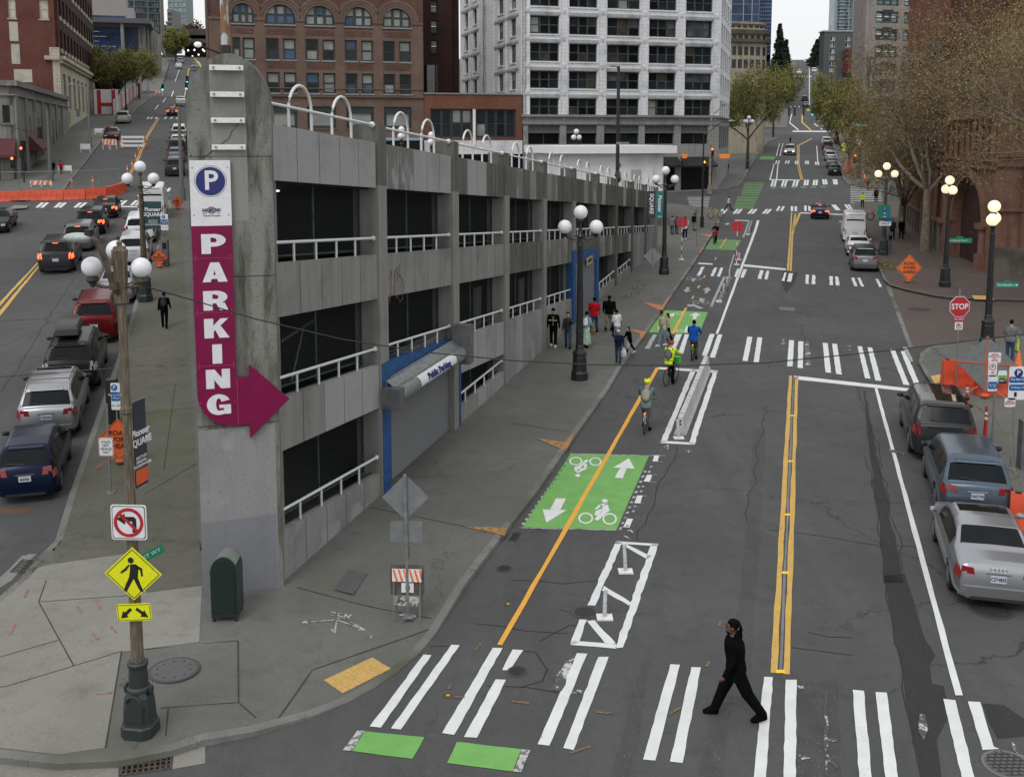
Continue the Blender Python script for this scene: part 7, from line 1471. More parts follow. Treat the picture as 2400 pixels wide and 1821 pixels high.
# yellow reflective lane markers between the double yellow
for i,(o,s_,x,y) in enumerate([(C4,K,205,270),(C4,K,192,660),(C4,K,165,1115),(C4,K,146,1611),(D4,SD,102,775)]):
    p=gp(o[0]+x/s_,o[1]+y/s_,.012);w_=.085;q=thing('lane_reflector','small yellow road reflector between the double yellow lines, '+('farthest','second farthest','middle','second nearest','nearest')[i],'road reflector',tuple(p),0,'yellow reflectors');MB().hexa([(-w_,-.06,0),(w_,-.06,0),(w_,.06,0),(-w_,.06,0)],[(-w_,-.03,.02),(w_,-.03,.02),(w_,.03,.02),(-w_,.03,.02)]).build('block',[mat('reflector_yellow',(.8,.5,.02),.4)],q)
# traffic signals
def signal(px,py,Y,label,col=None,h=1.1,lamp=None,ang=0,pole=None):
    p=atY(px,py,Y);s=thing('traffic_signal',label,'traffic light',tuple(p),R(ang));MB().box(-.18,.18,-.1,.12,-h/2,h/2).build('housing',[BLACK],s)
    for k in range(3):
        m=MB();m.tube([(0,-.2,h*(.32-.32*k)),(0,-.1,h*(.32-.32*k))],.15,10,cap=False);m.build('visor',[BLACK],s)
    if col:
        c={'g':(.05,1,.55),'r':(1,.12,.05),'o':(1,.3,.03)}[col];k={'r':0,'o':0,'g':2}[col]
        m=MB();m.tube([(0,-.13,h*(.32-.32*k)),(0,-.1,h*(.32-.32*k))],.13,10);m.build('lit_lens',[mat('lens_'+col,c,.4,emis=4)],s)
    if pole:
        b=pole;m=MB();m.tube([(b-p.x if 0 else 0,.15,-(p.z-G(p.x,p.y))),(0,.15,.6)],.07,6);m.build('pole',[BLACK],s)
    return s
SY=250
for px,py,c,lb in ((1849,262,None,'dark traffic signal at the left end of the far span wire'),(1862.5,262,None,'dark traffic signal second on the far span wire'),(1883.5,262,None,'dark traffic signal third on the far span wire'),(1903.5,263,'g','green traffic signal on the far span wire'),(1949,270,'g','green traffic signal beside the right hand trees')):signal(px,py,SY,lb,c,2.0)
a,c=atY(1835,250,SY),atY(1965,258,SY);tag(MB().tube([a,c],.03,4).build('span_wire',[BLACK]),'thin span wire carrying the far traffic signals','wire')
s=onlamp('yellow_street_plate','small yellow green sign on the far span wire','road sign',1894,258.5,SY,0);plate('face',s,0,0,.9,.6,SGY,'diamond')
for px,py,c,Y,lb in ((439,188,'g',150,'upper green traffic signal left of the garage prow'),(437,203,'g',146,'lower green traffic signal left of the garage prow'),(381.5,206,'g',180,'green traffic signal over the uphill crossing'),(93,312,None,100,'black traffic signal back above the maroon awning'),(51,357,'r',98,'red traffic signal beside the maroon awning'),(30,381,'r',97,'low red pedestrian signal at the left edge'),(1669,357,'r',128,'red traffic signal by the white tower corner'),(1650,388,'o',118,'orange pedestrian signal on the slim black pole'),(2014,346,'r',128,'red traffic signal under the NO TURN ON RED sign'),(2003.5,372,'r',128,'low red pedestrian signal beside the orange fence')):
    signal(px,py,Y,lb,c,1.1,pole=Vector((1,1,1)) if px in (51,1669) else None)
def pole(px,py,ty,label,r=.09,m=BLACK,h=.13,arm=None,cat='pole',name='street_pole'):
    b=gp(px,py,h);s=thing(name,label,cat,tuple(b));H=zat(px,ty,b.y)-b.z;mb=MB();mb.tube([(0,0,0),(0,0,H)],[r*1.2,r*.7],8);mb.tube([(0,0,0),(0,0,1)],r*2,8);mb.build('shaft',[m],s)
    if arm:
        mb=MB();mb.tube([(0,0,H-.2)]+[(x,0,H+z) for x,z in arm],.045,5);mb.build('arm',[m],s);x,z=arm[-1];MB().ball((x,0,H+z),.3,8,0,(1.3,.6,.4)).build('lamp_head',[GALV],s)
    return s
pole(1645,533,312,'slim black street light pole with curved arm by the far crossing',arm=[(.6,.2),(1.6,1.0),(2.6,1.1)]);pole(1663,455,278,'rusty wooden signal pole at the white tower corner',.13,mat('rusty_wood_pole',(.28,.23,.18),.9,noise=.5,nscale=3),arm=[(.4,.6),(1.5,1.6)])
s=pole(2013,419,290,'blue grey signal pole holding the 2nd Ave Ext street sign',.14,mat('blue_grey_pole',(.06,.08,.10),.6));Y=s.location.y
def plt(nm,label,px,py,w_,h_,m,words='',ts=.2,tm=SGW,shape='rect',Yv=None,cat='road sign'):
    q=onlamp(nm,label,cat,px,py,(Yv or Y)-.3,0);plate('face',q,0,0,w_,h_,m,shape)
    if words:txt(q,words,0,0,ts,tm,-.018)
    return q
plt('street_name_sign','green 2nd Ave Ext S street sign over the right hand crossing',2015,294,2.0,.5,SGG,'2nd Ave Ext S',.27,cat='street sign');plt('no_turn_sign','white NO TURN ON RED sign on the blue grey pole',2014,326,.85,1.1,SGW,'NO\nTURN\nON\nRED',.26,SGK)
plt('pedestrian_warning_sign','small yellow green walking figure diamond by the far right sidewalk',1978,341,.68,.78,SGY,'','','diamond') if 0 else None
q=onlamp('pedestrian_warning_sign','small yellow green walking figure diamond by the far right sidewalk','road sign',1978,341,Y,0);plate('face',q,0,0,.75,.8,SGY,'diamond');plate('arrow_plate',q,0,-.6,.5,.28,SGY);mb=MB();mb.box(-.05,.05,-.02,-.013,-.2,.12);mb.box(-.13,.12,-.02,-.013,-.02,.04);mb.build('figure',[SGK],q);MB().tube([(0,.05,-3),(0,.05,.3)],.04,5).build('post',[GALV],q)
a,c=gp(1975,405,.13),gp(2003,405,.13);s=thing('orange_fence','orange plastic mesh fence panel beside the blue grey pole','fence panel',tuple(a),0);mb=MB();L=(c-a).length
for k in range(8):mb.box(0,L,-.02,.02,k*.24,k*.24+.12)
for k in range(4):mb.box(L*k/3-.03,L*k/3+.03,-.04,.03,0,1.9)
mb.build('mesh',[mat('faded_orange_mesh',(.5,.16,.09),.7)],s)
for i,(px,py) in enumerate(((2022,412),(2028,424),(2033,432),(2037,441),(2025,418))):
    b=gp(px,py,.13);s=thing('traffic_cone','small orange cone in the row beside the orange fence','traffic cone',tuple(b),0,'cones beside the orange fence');MB().lathe([(.2,.03),(.04,.8)],n=8).build('cone',[SGO],s);MB().lathe([(.14,.35),(.11,.5)],n=8).build('band',[SGW],s)
s=pole(2013.5,0,0,'x') if 0 else None
b=W0+az(AY)*44.55;zt0=zt(11.36,44.5);q=atY(1438,155,b.y);s=thing('roof_light_pole','tall black light pole rising from the garage parapet','light pole',(b.x,b.y+.3,zt0-.3));H=q.z-zt0+.3
mb=MB();mb.tube([(0,0,.5),(0,0,H)],[.12,.09],8);mb.lathe([(.2,0),(.3,.25),(.12,.8)],n=4);mb.build('shaft',[BLACK],s);mb=MB();mb.tube([(0,0,H-.1),(-.3,0,H+.05),(-.6,0,H)],.035,5);mb.build('arm',[BLACK],s);MB().ball((-.35,-.05,H+.0),.14,8,0,(1.6,1,.5)).build('lamp_head',[GALV],s)
mb=MB();mb.box(-.1,.7,-.16,-.12,2.35,2.5);mb.build('street_plate',[ALU],s)
for px,py,ty,lb in ((264,264,115,'black utility pole beside the hillside hoarding'),(296,262,170,'dark pole carrying the round no turn sign uphill'),(332,235,160,'grey street light pole up the left street, nearer one'),(347,222,150,'grey street light pole up the left street, farther one'),(211,345,205,'grey street light pole by the cream stone arcade'),(119,425,258,'grey utility pole at the corner of the concrete block'),(427,470,250,'green grey pole just left of the garage prow')):
    pole(px,py,ty,lb,.12 if px not in (427,119) else .16,GALV if px in (211,332,347) else mat('dull_green_pole',(.11,.12,.105),.8) if px in (427,119) else BLACK,arm=[(-.6,.2),(-1.8,.3)] if px in (211,332) else None)
# overhead wires
def wire(pts,label,r=.011):
    tag(MB().tube(pts,r,4).build('overhead_wire',[BLACK]),label,'wire')
y0=FL.location.y
W_=[(-.5,0),(0,0)]
ws_=[(312,664),(450,703),(600,748),(800,795),(1000,826),(1200,845),(1392,855),(1605,857),(1800,850),(2100,820),(2400,783),(2600,755)]
wire([atY(x,y,y0+(x-312)/2300*4) for x,y in ws_],'thin black wire sagging across the whole street from the rusty lamp post')
wire([atY(x,y,y0-.1) for x,y in [(-120,890),(0,883),(130,874),(272,862)]],'thin black wire running left from the rusty lamp post',.008)
wire([atY(x,y,y0) for x,y in [(310,662),(296,668),(285,690)]],'short frayed tie wire hanging on the rusty lamp post',.012)
wire([atY(x,y,96) for x,y in [(-60,285),(0,293),(45,303),(93,312)]],'thin wire from the left edge to the black signal above the awning',.03)
# ---- bikes parked
# ================= VEHICLES =================
def cpaint(name,c,metal=.35):return mat('paint_'+name,c,.28,metal,noise=.04,nscale=40,spec=(.18 if sum(c)<.2 else .35),coat=(.05 if sum(c)<.2 else .15))
CGL=mat('car_glass',(.008,.010,.012),.1,0,noise=.3,nscale=1.2,spec=.12);TRIM=mat('dark_trim',(.02,.02,.022),.6);CHR=mat('chrome',(.5,.5,.52),.2,.9);RIM=mat('alloy_rim',(.25,.26,.27),.35,.8);TYRE=mat('tyre_rubber',(.013,.013,.014),.85)
TLR=mat('tail_light_red',(.22,.008,.008),.2,spec=.8,coat=.5);TLO=mat('brake_light_lit',(1,.09,.03),.3,emis=4);HLT=mat('head_light_glass',(.5,.52,.55),.15,spec=.9);HLO=mat('head_light_lit',(1,.95,.85),.3,emis=2.5);PLT=mat('licence_plate',(.5,.52,.56),.5,noise=.1,nscale=30)
KIND={
'sedan':dict(L=4.7,W=1.83,H=1.44,top=[(0,.86),(.015,1.02),(.04,1.06),(.15,1.10),(.185,1.14),(.31,1.39),(.42,1.44),(.56,1.42),(.62,1.38),(.755,1.04),(.80,.98),(.95,.82),(.985,.74),(1,.62)],belt=.93,sw=(.19,.305,.62,.75),side=(.24,.70),zl=(.78,.95),roof=(.30,.63)),
'suv':dict(L=4.7,W=1.89,H=1.70,top=[(0,.98),(.01,1.08),(.03,1.13),(.105,1.50),(.13,1.61),(.18,1.68),(.3,1.70),(.55,1.69),(.62,1.64),(.75,1.14),(.79,1.08),(.95,.95),(.985,.85),(1,.7)],belt=1.07,sw=(.033,.112,.62,.745),side=(.09,.70),zl=(.86,1.06),roof=(.1,.6)),
'bigsuv':dict(L=5.0,W=1.98,H=1.84,top=[(0,1.08),(.008,1.18),(.02,1.22),(.075,1.66),(.09,1.76),(.13,1.82),(.3,1.84),(.56,1.83),(.62,1.78),(.73,1.26),(.77,1.20),(.95,1.08),(.985,.98),(1,.8)],belt=1.17,sw=(.023,.078,.63,.725),side=(.05,.68),zl=(.86,1.2),roof=(.08,.6)),
'hatch':dict(L=4.1,W=1.70,H=1.52,top=[(0,.92),(.01,1.0),(.02,1.05),(.12,1.40),(.16,1.48),(.3,1.52),(.5,1.52),(.6,1.46),(.80,1.02),(.84,.96),(.96,.82),(1,.65)],belt=.96,sw=(.024,.13,.60,.79),side=(.08,.74),zl=(.80,1.02),roof=(.17,.58)),
'van':dict(L=6.0,W=2.03,H=2.55,top=[(0,1.2),(.005,1.4),(.01,1.7),(.018,2.42),(.03,2.5),(.1,2.55),(.6,2.55),(.66,2.46),(.76,1.7),(.83,1.35),(.95,1.15),(1,.8)],belt=1.30,sw=(.0101,.0155,.67,.76),side=(.62,.72),zl=(.75,1.15),roof=(.05,.6)),
'minivan':dict(L=5.1,W=2.0,H=1.76,top=[(0,1.0),(.01,1.1),(.018,1.14),(.06,1.58),(.075,1.66),(.12,1.74),(.3,1.76),(.55,1.75),(.64,1.66),(.80,1.12),(.84,1.06),(.96,.9),(1,.7)],belt=1.05,sw=(.02,.06,.645,.79),side=(.05,.74),zl=(.95,1.18),roof=(.1,.6))}
def car(name,label,cat,px,py,kind,m,head=None,side='right',facing=False,rails=False,brake=False,plate_=None,roofm=None,lamps=False,group=None,detail=True,lightm=None,dz=0,Ls=1,bar=None,sun=False,trim=True):
    k=KIND[kind];L=k['L']*Ls;W_=k['W'];Hh=k['H'];top=k['top'];belt=k['belt']
    rr=.31 if kind in('sedan','hatch') else .36
    q=gp(px,py);h=AY if side=='right' else AJ
    if head is not None:h=head
    d=az(h);c=Vector((q.x,q.y,0))+d*(L/2)
    if facing:d=-d
    zf=G(*(c+d*L*.4)[:2]);zr=G(*(c-d*L*.4)[:2])
    t=thing(name,label,cat,(c.x,c.y,(zf+zr)/2+dz),0,group);t.rotation_euler=(math.atan2(zf-zr,L*.8),0,math.atan2(-d.x,d.y))
    wy=[(-L/2+L*.205),(L/2-L*.19)]
    def sec(s):
        y=-L/2+s*L;w=W_/2*(1-.13*math.exp(-s/.025)-.20*math.exp(-(1-s)/.045)-.03*abs(2*s-1)**3);z=interp(top,s);zb=.24
        for a in wy:
            dd=abs(y-a);Rw=rr+.07
            if dd<Rw:zb=max(zb,rr+math.sqrt(Rw*Rw-dd*dd)*.98)
        bl=min(belt,z-.05);f=max(0,min(1,(z-belt)/(Hh-belt)));mid=max(.58*belt,zb+.03);z1=max(.34,zb+.012)
        tf=.24 if kind!='van' else .12
        wr=w*(.95-tf*f) if f>0 else w*.86
        return [(0,y,zb if zb<.3 else zb),(w*.8,y,zb),(w*.965,y,min(z1,mid-.02)),(w,y,mid),(w*.985,y,max(bl-.10,mid+.02)),(w*.945,y,max(bl,mid+.03)),(wr,y,z-(.075 if f>0 else .025)),(wr*.82,y,z-.012),(0,y,z)]
    def P(s,j):
        p=sec(s);j=min(max(j,0),7.999);i=int(j);u=j-i;return Vector(p[i])*(1-u)+Vector(p[i+1])*u
    N_=64 if detail else 30
    st=sorted(set([i/N_ for i in range(N_+1)]+[a for a,_ in top]+[.006,.994]))
    mb=MB();V=[];nj=9
    for s in st:
        p=sec(s);V+=[p[i] for i in range(nj)]+[(-p[i][0],p[i][1],p[i][2]) for i in range(nj-2,0,-1)]
    n2=2*nj-2;tot=len(st)
    for i in range(tot-1):
        for j in range(n2):
            a,b=i*n2+j,i*n2+(j+1)%n2;z=(V[a][2]+V[b][2])/2
            mb.f.append([a,b,b+n2,a+n2]);low=z<(.42 if kind in('suv','bigsuv','minivan') else .30) or j in (0,1,n2-1,n2-2)
            top_=roofm and j in(6,7,8,9) and k['roof'][0]<st[i]<k['roof'][1]
            mb.m.append(1 if low and trim else (2 if top_ else 0))
    mb.f.append(list(range(n2-1,-1,-1)));mb.m.append(0);mb.f.append([ (tot-1)*n2+i for i in range(n2)]);mb.m.append(0);mb.v=[Vector(v) for v in V]
    mb.build('body',[m,TRIM,roofm or m],t,smooth=38)
    def patch(nm,s0,s1,j0,j1,mm,off=.008,mir=True,across=False,ns=5,nj_=4,par=t):
        b=MB()
        sides=[1,-1] if mir else [1]
        if across:
            us=[-1+2*i/(nj_*2) for i in range(nj_*2+1)];V=[]
            for i in range(ns+1):
                s=s0+(s1-s0)*i/ns
                for u in us:
                    jj=8-(8-j0)*abs(u);p=P(s,jj);V.append(Vector((p.x*(1 if u>0 else -1),p.y,p.z)))
            nn=len(us);b.add(V,[(i*nn+j,i*nn+j+1,(i+1)*nn+j+1,(i+1)*nn+j) for i in range(ns) for j in range(nn-1)])
            o=b.build(nm,[mm],par,smooth=True);
            for v in o.data.vertices:v.co+=v.normal*off*(1 if v.normal.z>0 else -1)
            return o
        for sg in sides:
            b=MB();V=[]
            for i in range(ns+1):
                s=s0+(s1-s0)*i/ns
                for j in range(nj_+1):
                    p=P(s,j0+(j1-j0)*j/nj_);V.append(Vector((p.x*sg+off*sg,p.y,p.z+off*.3)))
            nn=nj_+1;b.add(V,[(i*nn+j,i*nn+j+1,(i+1)*nn+j+1,(i+1)*nn+j) for i in range(ns) for j in range(nn-1)]);b.build(nm,[mm],par,smooth=True)
    sw=k['sw'];patch('rear_window',sw[0]+.002,sw[1]-.002,6.7,8,CGL,across=True);patch('windshield',sw[2]+.005,sw[3]-.01,6.5,8,CGL,across=True)
    a,b=k['side'];mid=(a+b)/2+.02
    if kind=='van':patch('side_window',a,b,5.1,5.9,CGL)
    elif kind in('sedan',):
        patch('side_window',a+.02,mid-.006,5.08,5.86,CGL);patch('side_window',mid+.006,b-.03,5.08,5.86,CGL)
    else:
        e=a+(b-a)*.33;patch('side_window',a+.04,e-.006,5.08,5.86,CGL);patch('side_window',e+.006,a+(b-a)*.64,5.08,5.86,CGL);patch('side_window',a+(b-a)*.66,b-.03,5.08,5.86,CGL)
    # lights
    p0=sec(.006);w0=p0[3][0];z0,z1=k['zl'];lm=TLO if brake else (lightm or TLR);yb=-L/2-.012
    vert=kind in('van','minivan') or (kind in('suv','bigsuv') and z1-z0>.25)
    for sg in(-1,1):
        b_=MB();x0=w0*(.80 if vert else .60);b_.hexa([(sg*x0,yb,z0),(sg*w0*.95,yb+.02,z0+.02),(sg*w0*.95,yb+.08,z0+.02),(sg*x0,yb+.08,z0)],[(sg*(x0+.03),yb,z1-.02),(sg*w0*.94,yb+.02,z1),(sg*w0*.94,yb+.08,z1),(sg*(x0+.03),yb+.08,z1-.02)]);b_.build('tail_light',[lm],t)
        b_=MB();V=[]
        for s in(.0,.012,.025,.045):
            for j in(3.6,4.9):
                p=P(s,j);V.append((sg*(p.x+.022),p.y,p.z))
        b_.add(V,[(i*2,i*2+1,i*2+3,i*2+2) for i in range(3)]);b_.build('tail_light',[lm],t)
        if brake:MB().box(-.16,.16,yb+.03,yb+.05,0,.001).build('x',[lm],t) if 0 else None
        b_=MB();w9=sec(.985)[3][0];b_.box(sg*w9*.6 if sg>0 else -w9*.96,w9*.96 if sg>0 else -w9*.6,L/2-.06,L/2+.012,.60*belt+.02,.60*belt+.15);b_.build('headlight',[HLO if lamps else HLT],t)
        # mirror
        b_=MB();p=P(k['side'][1]-.0,5.0);b_.ball((sg*(p.x+.12),p.y-.02,p.z+.09),.1,8,0,(1.1,.6,.8));b_.box(min(sg*p.x*.96,sg*(p.x+.08)),max(sg*p.x*.96,sg*(p.x+.08)),p.y-.04,p.y+.02,p.z+.02,p.z+.06);b_.build('mirror',[m if not trim else BLACK],t)
    # bumper, plate, grille
    b_=MB();b_.hexa([(-w0*.80,-L/2-.04,.27),(w0*.80,-L/2-.04,.27),(w0*1.0,-L/2+.10,.27),(-w0*1.0,-L/2+.10,.27)],[(-w0*.86,-L/2-.05,.52),(w0*.86,-L/2-.05,.52),(w0*1.03,-L/2+.10,.52),(-w0*1.03,-L/2+.10,.52)],0);b_.box(-w0*.7,w0*.7,-L/2-.053,-L/2,.24,.31,1);b_.build('rear_bumper',[m,TRIM],t)
    b_=MB();w9=sec(.992)[3][0];b_.box(-w9*.5,w9*.5,L/2-.05,L/2+.018,.36,.6*belt+.1,0);b_.build('grille',[BLACK],t)
    zp=.72 if kind in('sedan','hatch') else .80
    pb=MB().box(-.16,.16,-L/2-.026,-L/2-.01,zp-.08,zp+.08).build('licence_plate',[PLT],t)
    if plate_:
        text('plate_text',plate_,.11,NAVY,pb,(0,-L/2-.03,zp),(R(90),0,0),off=.001,sx=.75)
    b_=MB();b_.box(-.25,.25,-L/2-.015,-L/2+.0,zp+.10,zp+.13);b_.build('tailgate_strip',[CHR if detail else TRIM],t)
    if kind!='sedan' and detail:
        p=P(sw[0]+.004,8);b_=MB();b_.tube([(-.02,p.y-.02,p.z+.02),(-.42,p.y+.0,p.z+.05)],.012,4);b_.build('wiper',[BLACK],t)
        p=P(sw[1]+.01,8);b_=MB();b_.hexa([(-w0*.62,p.y-.10,p.z-.03),(w0*.62,p.y-.10,p.z-.03),(w0*.62,p.y+.12,p.z),(-w0*.62,p.y+.12,p.z)],[(-w0*.6,p.y-.08,p.z+.005),(w0*.6,p.y-.08,p.z+.005),(w0*.6,p.y+.12,p.z+.02),(-w0*.6,p.y+.12,p.z+.02)]);b_.build('roof_spoiler',[m],t)
    if brake:
        p=P(sw[1]+(.006 if kind!='sedan' else -.02),8);MB().box(-.14,.14,p.y-.11,p.y-.08,p.z-.03,p.z-.0).build('brake_lamp',[TLO],t)
    if rails or bar:
        for sg in(-1,1):
            pts=[P(s,6.4) for s in [k['roof'][0]+.02+(k['roof'][1]-k['roof'][0]-.04)*i/6 for i in range(7)]]
            MB().tube([(p.x*sg,p.y,p.z+(.06 if 0<i<6 else .02)) for i,p in enumerate(pts)],.02,5).build('roof_rail',[CHR if bar else BLACK],t)
        if bar:
            for s in bar:
                p=P(s,6.5);MB().box(-p.x*1.05,p.x*1.05,p.y-.03,p.y+.03,p.z+.11,p.z+.14).build('cross_bar',[CHR],t)
    if sun:
        patch('sunroof',.47,.585,7.0,8,CGL,across=True,off=.006)
    # wheels
    for a in wy:
        for sg in(-1,1):
            x=sg*(W_/2-.13);w=MB();n=22;w.tube([(x-.105,a,rr),(x-.08,a,rr),(x+.08,a,rr),(x+.105,a,rr)],[rr*.93,rr,rr,rr*.93],n);wo=w.build('wheel',[TYRE],t,smooth=40)
            w=MB();xo=x+sg*.107;w.tube([(xo-.01,a,rr),(xo+.002,a,rr)],rr*.66,18,1)
            for q_ in range(5):
                t_=2*PI*q_/5;w.hexa([(xo,a+.05*math.cos(t_+1.57),rr+.05*math.sin(t_+1.57)),(xo,a-.05*math.cos(t_+1.57),rr-.05*math.sin(t_+1.57)),(xo,a+rr*.6*math.cos(t_)-.03*math.cos(t_+1.57),rr+rr*.6*math.sin(t_)-.03*math.sin(t_+1.57)),(xo,a+rr*.6*math.cos(t_)+.03*math.cos(t_+1.57),rr+rr*.6*math.sin(t_)+.03*math.sin(t_+1.57))],[(xo+sg*.015,a+.05*math.cos(t_+1.57),rr+.05*math.sin(t_+1.57)),(xo+sg*.015,a-.05*math.cos(t_+1.57),rr-.05*math.sin(t_+1.57)),(xo+sg*.012,a+rr*.6*math.cos(t_)-.03*math.cos(t_+1.57),rr+rr*.6*math.sin(t_)-.03*math.sin(t_+1.57)),(xo+sg*.012,a+rr*.6*math.cos(t_)+.03*math.cos(t_+1.57),rr+rr*.6*math.sin(t_)+.03*math.sin(t_+1.57))],0)
            w.torus((xo,a,rr),rr*.64,.014,'x',20,4,0);w.build('rim',[RIM,BLACK],wo)
    t['P']=0;del t['P'];return t,P,L
SILV=cpaint('silver',(.33,.34,.36),.75);BLK=cpaint('black',(.012,.012,.014),.1);DKG_=cpaint('dark_grey',(.035,.037,.04),.4);BLG=cpaint('blue_grey',(.075,.10,.135),.5);WHP=cpaint('white',(.60,.61,.62),0);NVY=cpaint('navy',(.006,.011,.035),.3);RED=cpaint('deep_red',(.12,.008,.01),.4);GRY=cpaint('mid_grey',(.13,.135,.14),.5);BEI=cpaint('champagne',(.30,.29,.26),.4);DRED=cpaint('maroon',(.06,.012,.015),.3)
gY='cars parked along the right kerb';gJ='cars parked along the left kerb';gT='cars queueing in the left street lane'
t,P,L=car('dark_suv','charcoal grey luxury SUV with black glass roof parked right below the stop line','SUV',2212,1086,'bigsuv',DKG_,plate_='BCT5190',roofm=mat('black_glass_roof',(.01,.01,.011),.05,spec=.9),group=gY)
text('lettering','RANGE ROVER',.10,mat('badge_black',(.01,.01,.01),.4),t,(0,-L/2-.02,1.12),(R(90),0,0),sx=1.5)
t,P,L=car('blue_grey_suv','blue grey compact SUV parked between the charcoal SUV and the silver sedan','SUV',2287,1232,'suv',BLG,plate_='VAST79S',group=gY)
t,P,L=car('silver_sedan','silver sedan with red tail lights parked lowest on the right','sedan',2336,1432,'sedan',SILV,plate_='CST4835',sun=True,group=gY,trim=False)
for i in range(4):MB().torus((-.12+i*.08,-L/2-.02,.93),.045,.006,'y',16,4).build('badge_ring',[CHR],t)
car('silver_suv','silver grey SUV with black roof parked just past the far crosswalk','SUV',2027,638,'suv',GRY,rails=True,bar=None,roofm=BLACK,group=gY)
car('white_sedan','white sedan parked between the silver grey SUV and the white van','sedan',2013,603,'sedan',WHP,group=gY,trim=False)
car('white_van','tall white cargo van with two dark rear windows parked on the right','van',2003,570,'van',WHP,group=gY,trim=False)
car('blue_sedan','dark blue sedan braking at the second avenue stop line','sedan',1921.5,515,'sedan',NVY,brake=True,Ls=1.0)
car('silver_minivan','silver minivan driving toward us beyond the intersection','minivan',1850,365,'minivan',SILV,facing=True,lamps=True)
for px,py,kd,mm,lb in ((1957,413,'sedan',BLK,'black sedan parked first past the intersection on the right'),(1951,395,'sedan',GRY,'grey sedan parked second past the intersection on the right'),(1946,379,'suv',SILV,'silver SUV parked third past the intersection on the right'),(1942,366,'sedan',GRY,'small grey sedan parked fourth past the intersection on the right'),(1939,355,'suv',DRED,'maroon SUV parked fifth past the intersection on the right'),(1937,343,'suv',WHP,'white SUV parked farthest past the intersection on the right')):car('parked_car',lb,'car',px,py,kd,mm,group='cars parked beyond the right intersection',detail=False)
for px,py,kd,mm,lb,fc in ((1888,252,'sedan',BLG,'blue grey car driving uphill just below the far crosswalk',0),(1886,239,'suv',BLK,'black car driving uphill above the far crosswalk',0),(1873,175,'sedan',WHP,'white car coming down the far hill',1),(1905,147,'suv',DKG_,'dark SUV parked near the hill crest on the right',0),(1889,147,'sedan',WHP,'small white car at the hill crest',1),(1908,170,'suv',WHP,'white SUV parked right below the hill crest',0),(1907,160,'sedan',BLG,'blue grey car parked right below the hill crest',0)):car('distant_car',lb,'car',px,py,kd,mm,facing=bool(fc),detail=False)
for i,(py,mm) in enumerate(((283,GRY),(272,BLK),(262,DKG_),(253,SILV))):
    car('parked_car','dark parked car half hidden by the right hand trees, '+('nearest','second','third','farthest')[i],'car',1921-i*1.5,py,'sedan',mm,detail=False,group='cars parked under the right hand trees')
# left street
car('navy_hatchback','dark navy blue hatchback parked lowest on the left kerb','hatchback',62,1180,'hatch',NVY,side='left',group=gJ,plate_='answer',lightm=mat('clear_red_lamp',(.35,.10,.09),.2))
car('silver_crossover','silver crossover with chrome roof bars parked behind the navy hatchback','SUV',112,1034,'suv',SILV,side='left',bar=(.22,.42),plate_='CJE7220',sun=True,group=gJ)
t,P,L=car('black_offroad_suv','black off-road SUV carrying a black roof box on the left kerb','SUV',166,924,'bigsuv',BLK,side='left',rails=True,group=gJ,lightm=mat('clear_lamp',(.4,.4,.42),.2))
b=MB();zt1=1.98
for k0,z_,k1,z2_ in ((.9,1.9,1,2.0),(1,2.0,.96,2.2),(.96,2.2,.8,2.29)):
    def rg(k,z,f=.75):return [(-.40*k,-1.2*k,z),(.40*k,-1.2*k,z),(.42*k,.5*k,z),(.30*k*f,1.15*k,z-.0),(-.30*k*f,1.15*k,z),(-.42*k,.5*k,z)]
    b.hexa(rg(k0,z_),rg(k1,z2_))
o=b.build('roof_box',[mat('roof_box_black',(.018,.018,.02),.35)],smooth=40);o.matrix_world=t.matrix_basis@Matrix.Translation((-.12,-.5,0));tag(o,'glossy black roof box on the black off-road SUV','roof box')
car('red_suv','deep red SUV with black rear window parked behind the rusty lamp post','SUV',222,808,'bigsuv',RED,side='left',rails=True,group=gJ)
car('silver_sedan','silver sedan parked at the base of the left sidewalk lamp','sedan',273,714,'sedan',SILV,side='left',group=gJ,trim=False)
car('white_crossover','small white silver crossover parked above the silver sedan on the left','SUV',313,625,'suv',cpaint('silver_white',(.5,.51,.52)),side='left',group=gJ)
car('white_minivan','white minivan with wide red light bar parked on the left kerb','minivan',328,572,'minivan',WHP,side='left',group=gJ)
car('white_van','white high roof van parked uppermost on the left kerb behind the teal banner','van',357,520,'van',WHP,side='left',Ls=.9,group=gJ,trim=False)
car('charcoal_suv','charcoal three row SUV with lit brake lights last in the left queue','SUV',132,643,'bigsuv',DKG_,side='left',brake=True,rails=True,group=gT)
car('grey_suv','grey SUV second from the back of the left queue','SUV',183,592,'suv',GRY,side='left',brake=True,group=gT)
car('black_suv','black SUV second from the front of the left queue','SUV',212,553,'suv',BLK,side='left',brake=True,group=gT)
car('black_sedan','black sedan leading the left queue at the crosswalk','sedan',246,514,'sedan',BLK,side='left',brake=True,group=gT)
car('dark_sedan','dark sedan cut by the left edge of the picture','sedan',-14,550,'sedan',BLK,side='left',facing=True)
car('champagne_suv','champagne silver SUV parked uphill on the left street','SUV',288,291,'bigsuv',BEI,side='left');car('maroon_sedan','dark maroon sedan parked facing downhill by the closed lane','sedan',260,331,'sedan',DRED,side='left',facing=True)
car('red_black_sedan','dark red sedan waiting in the uphill lane by the prow','sedan',404,273,'sedan',DRED,side='left',brake=True);car('dark_suv','dark grey SUV with red tail lights just left of the parking sign pole','SUV',410,415,'suv',DKG_,side='left')
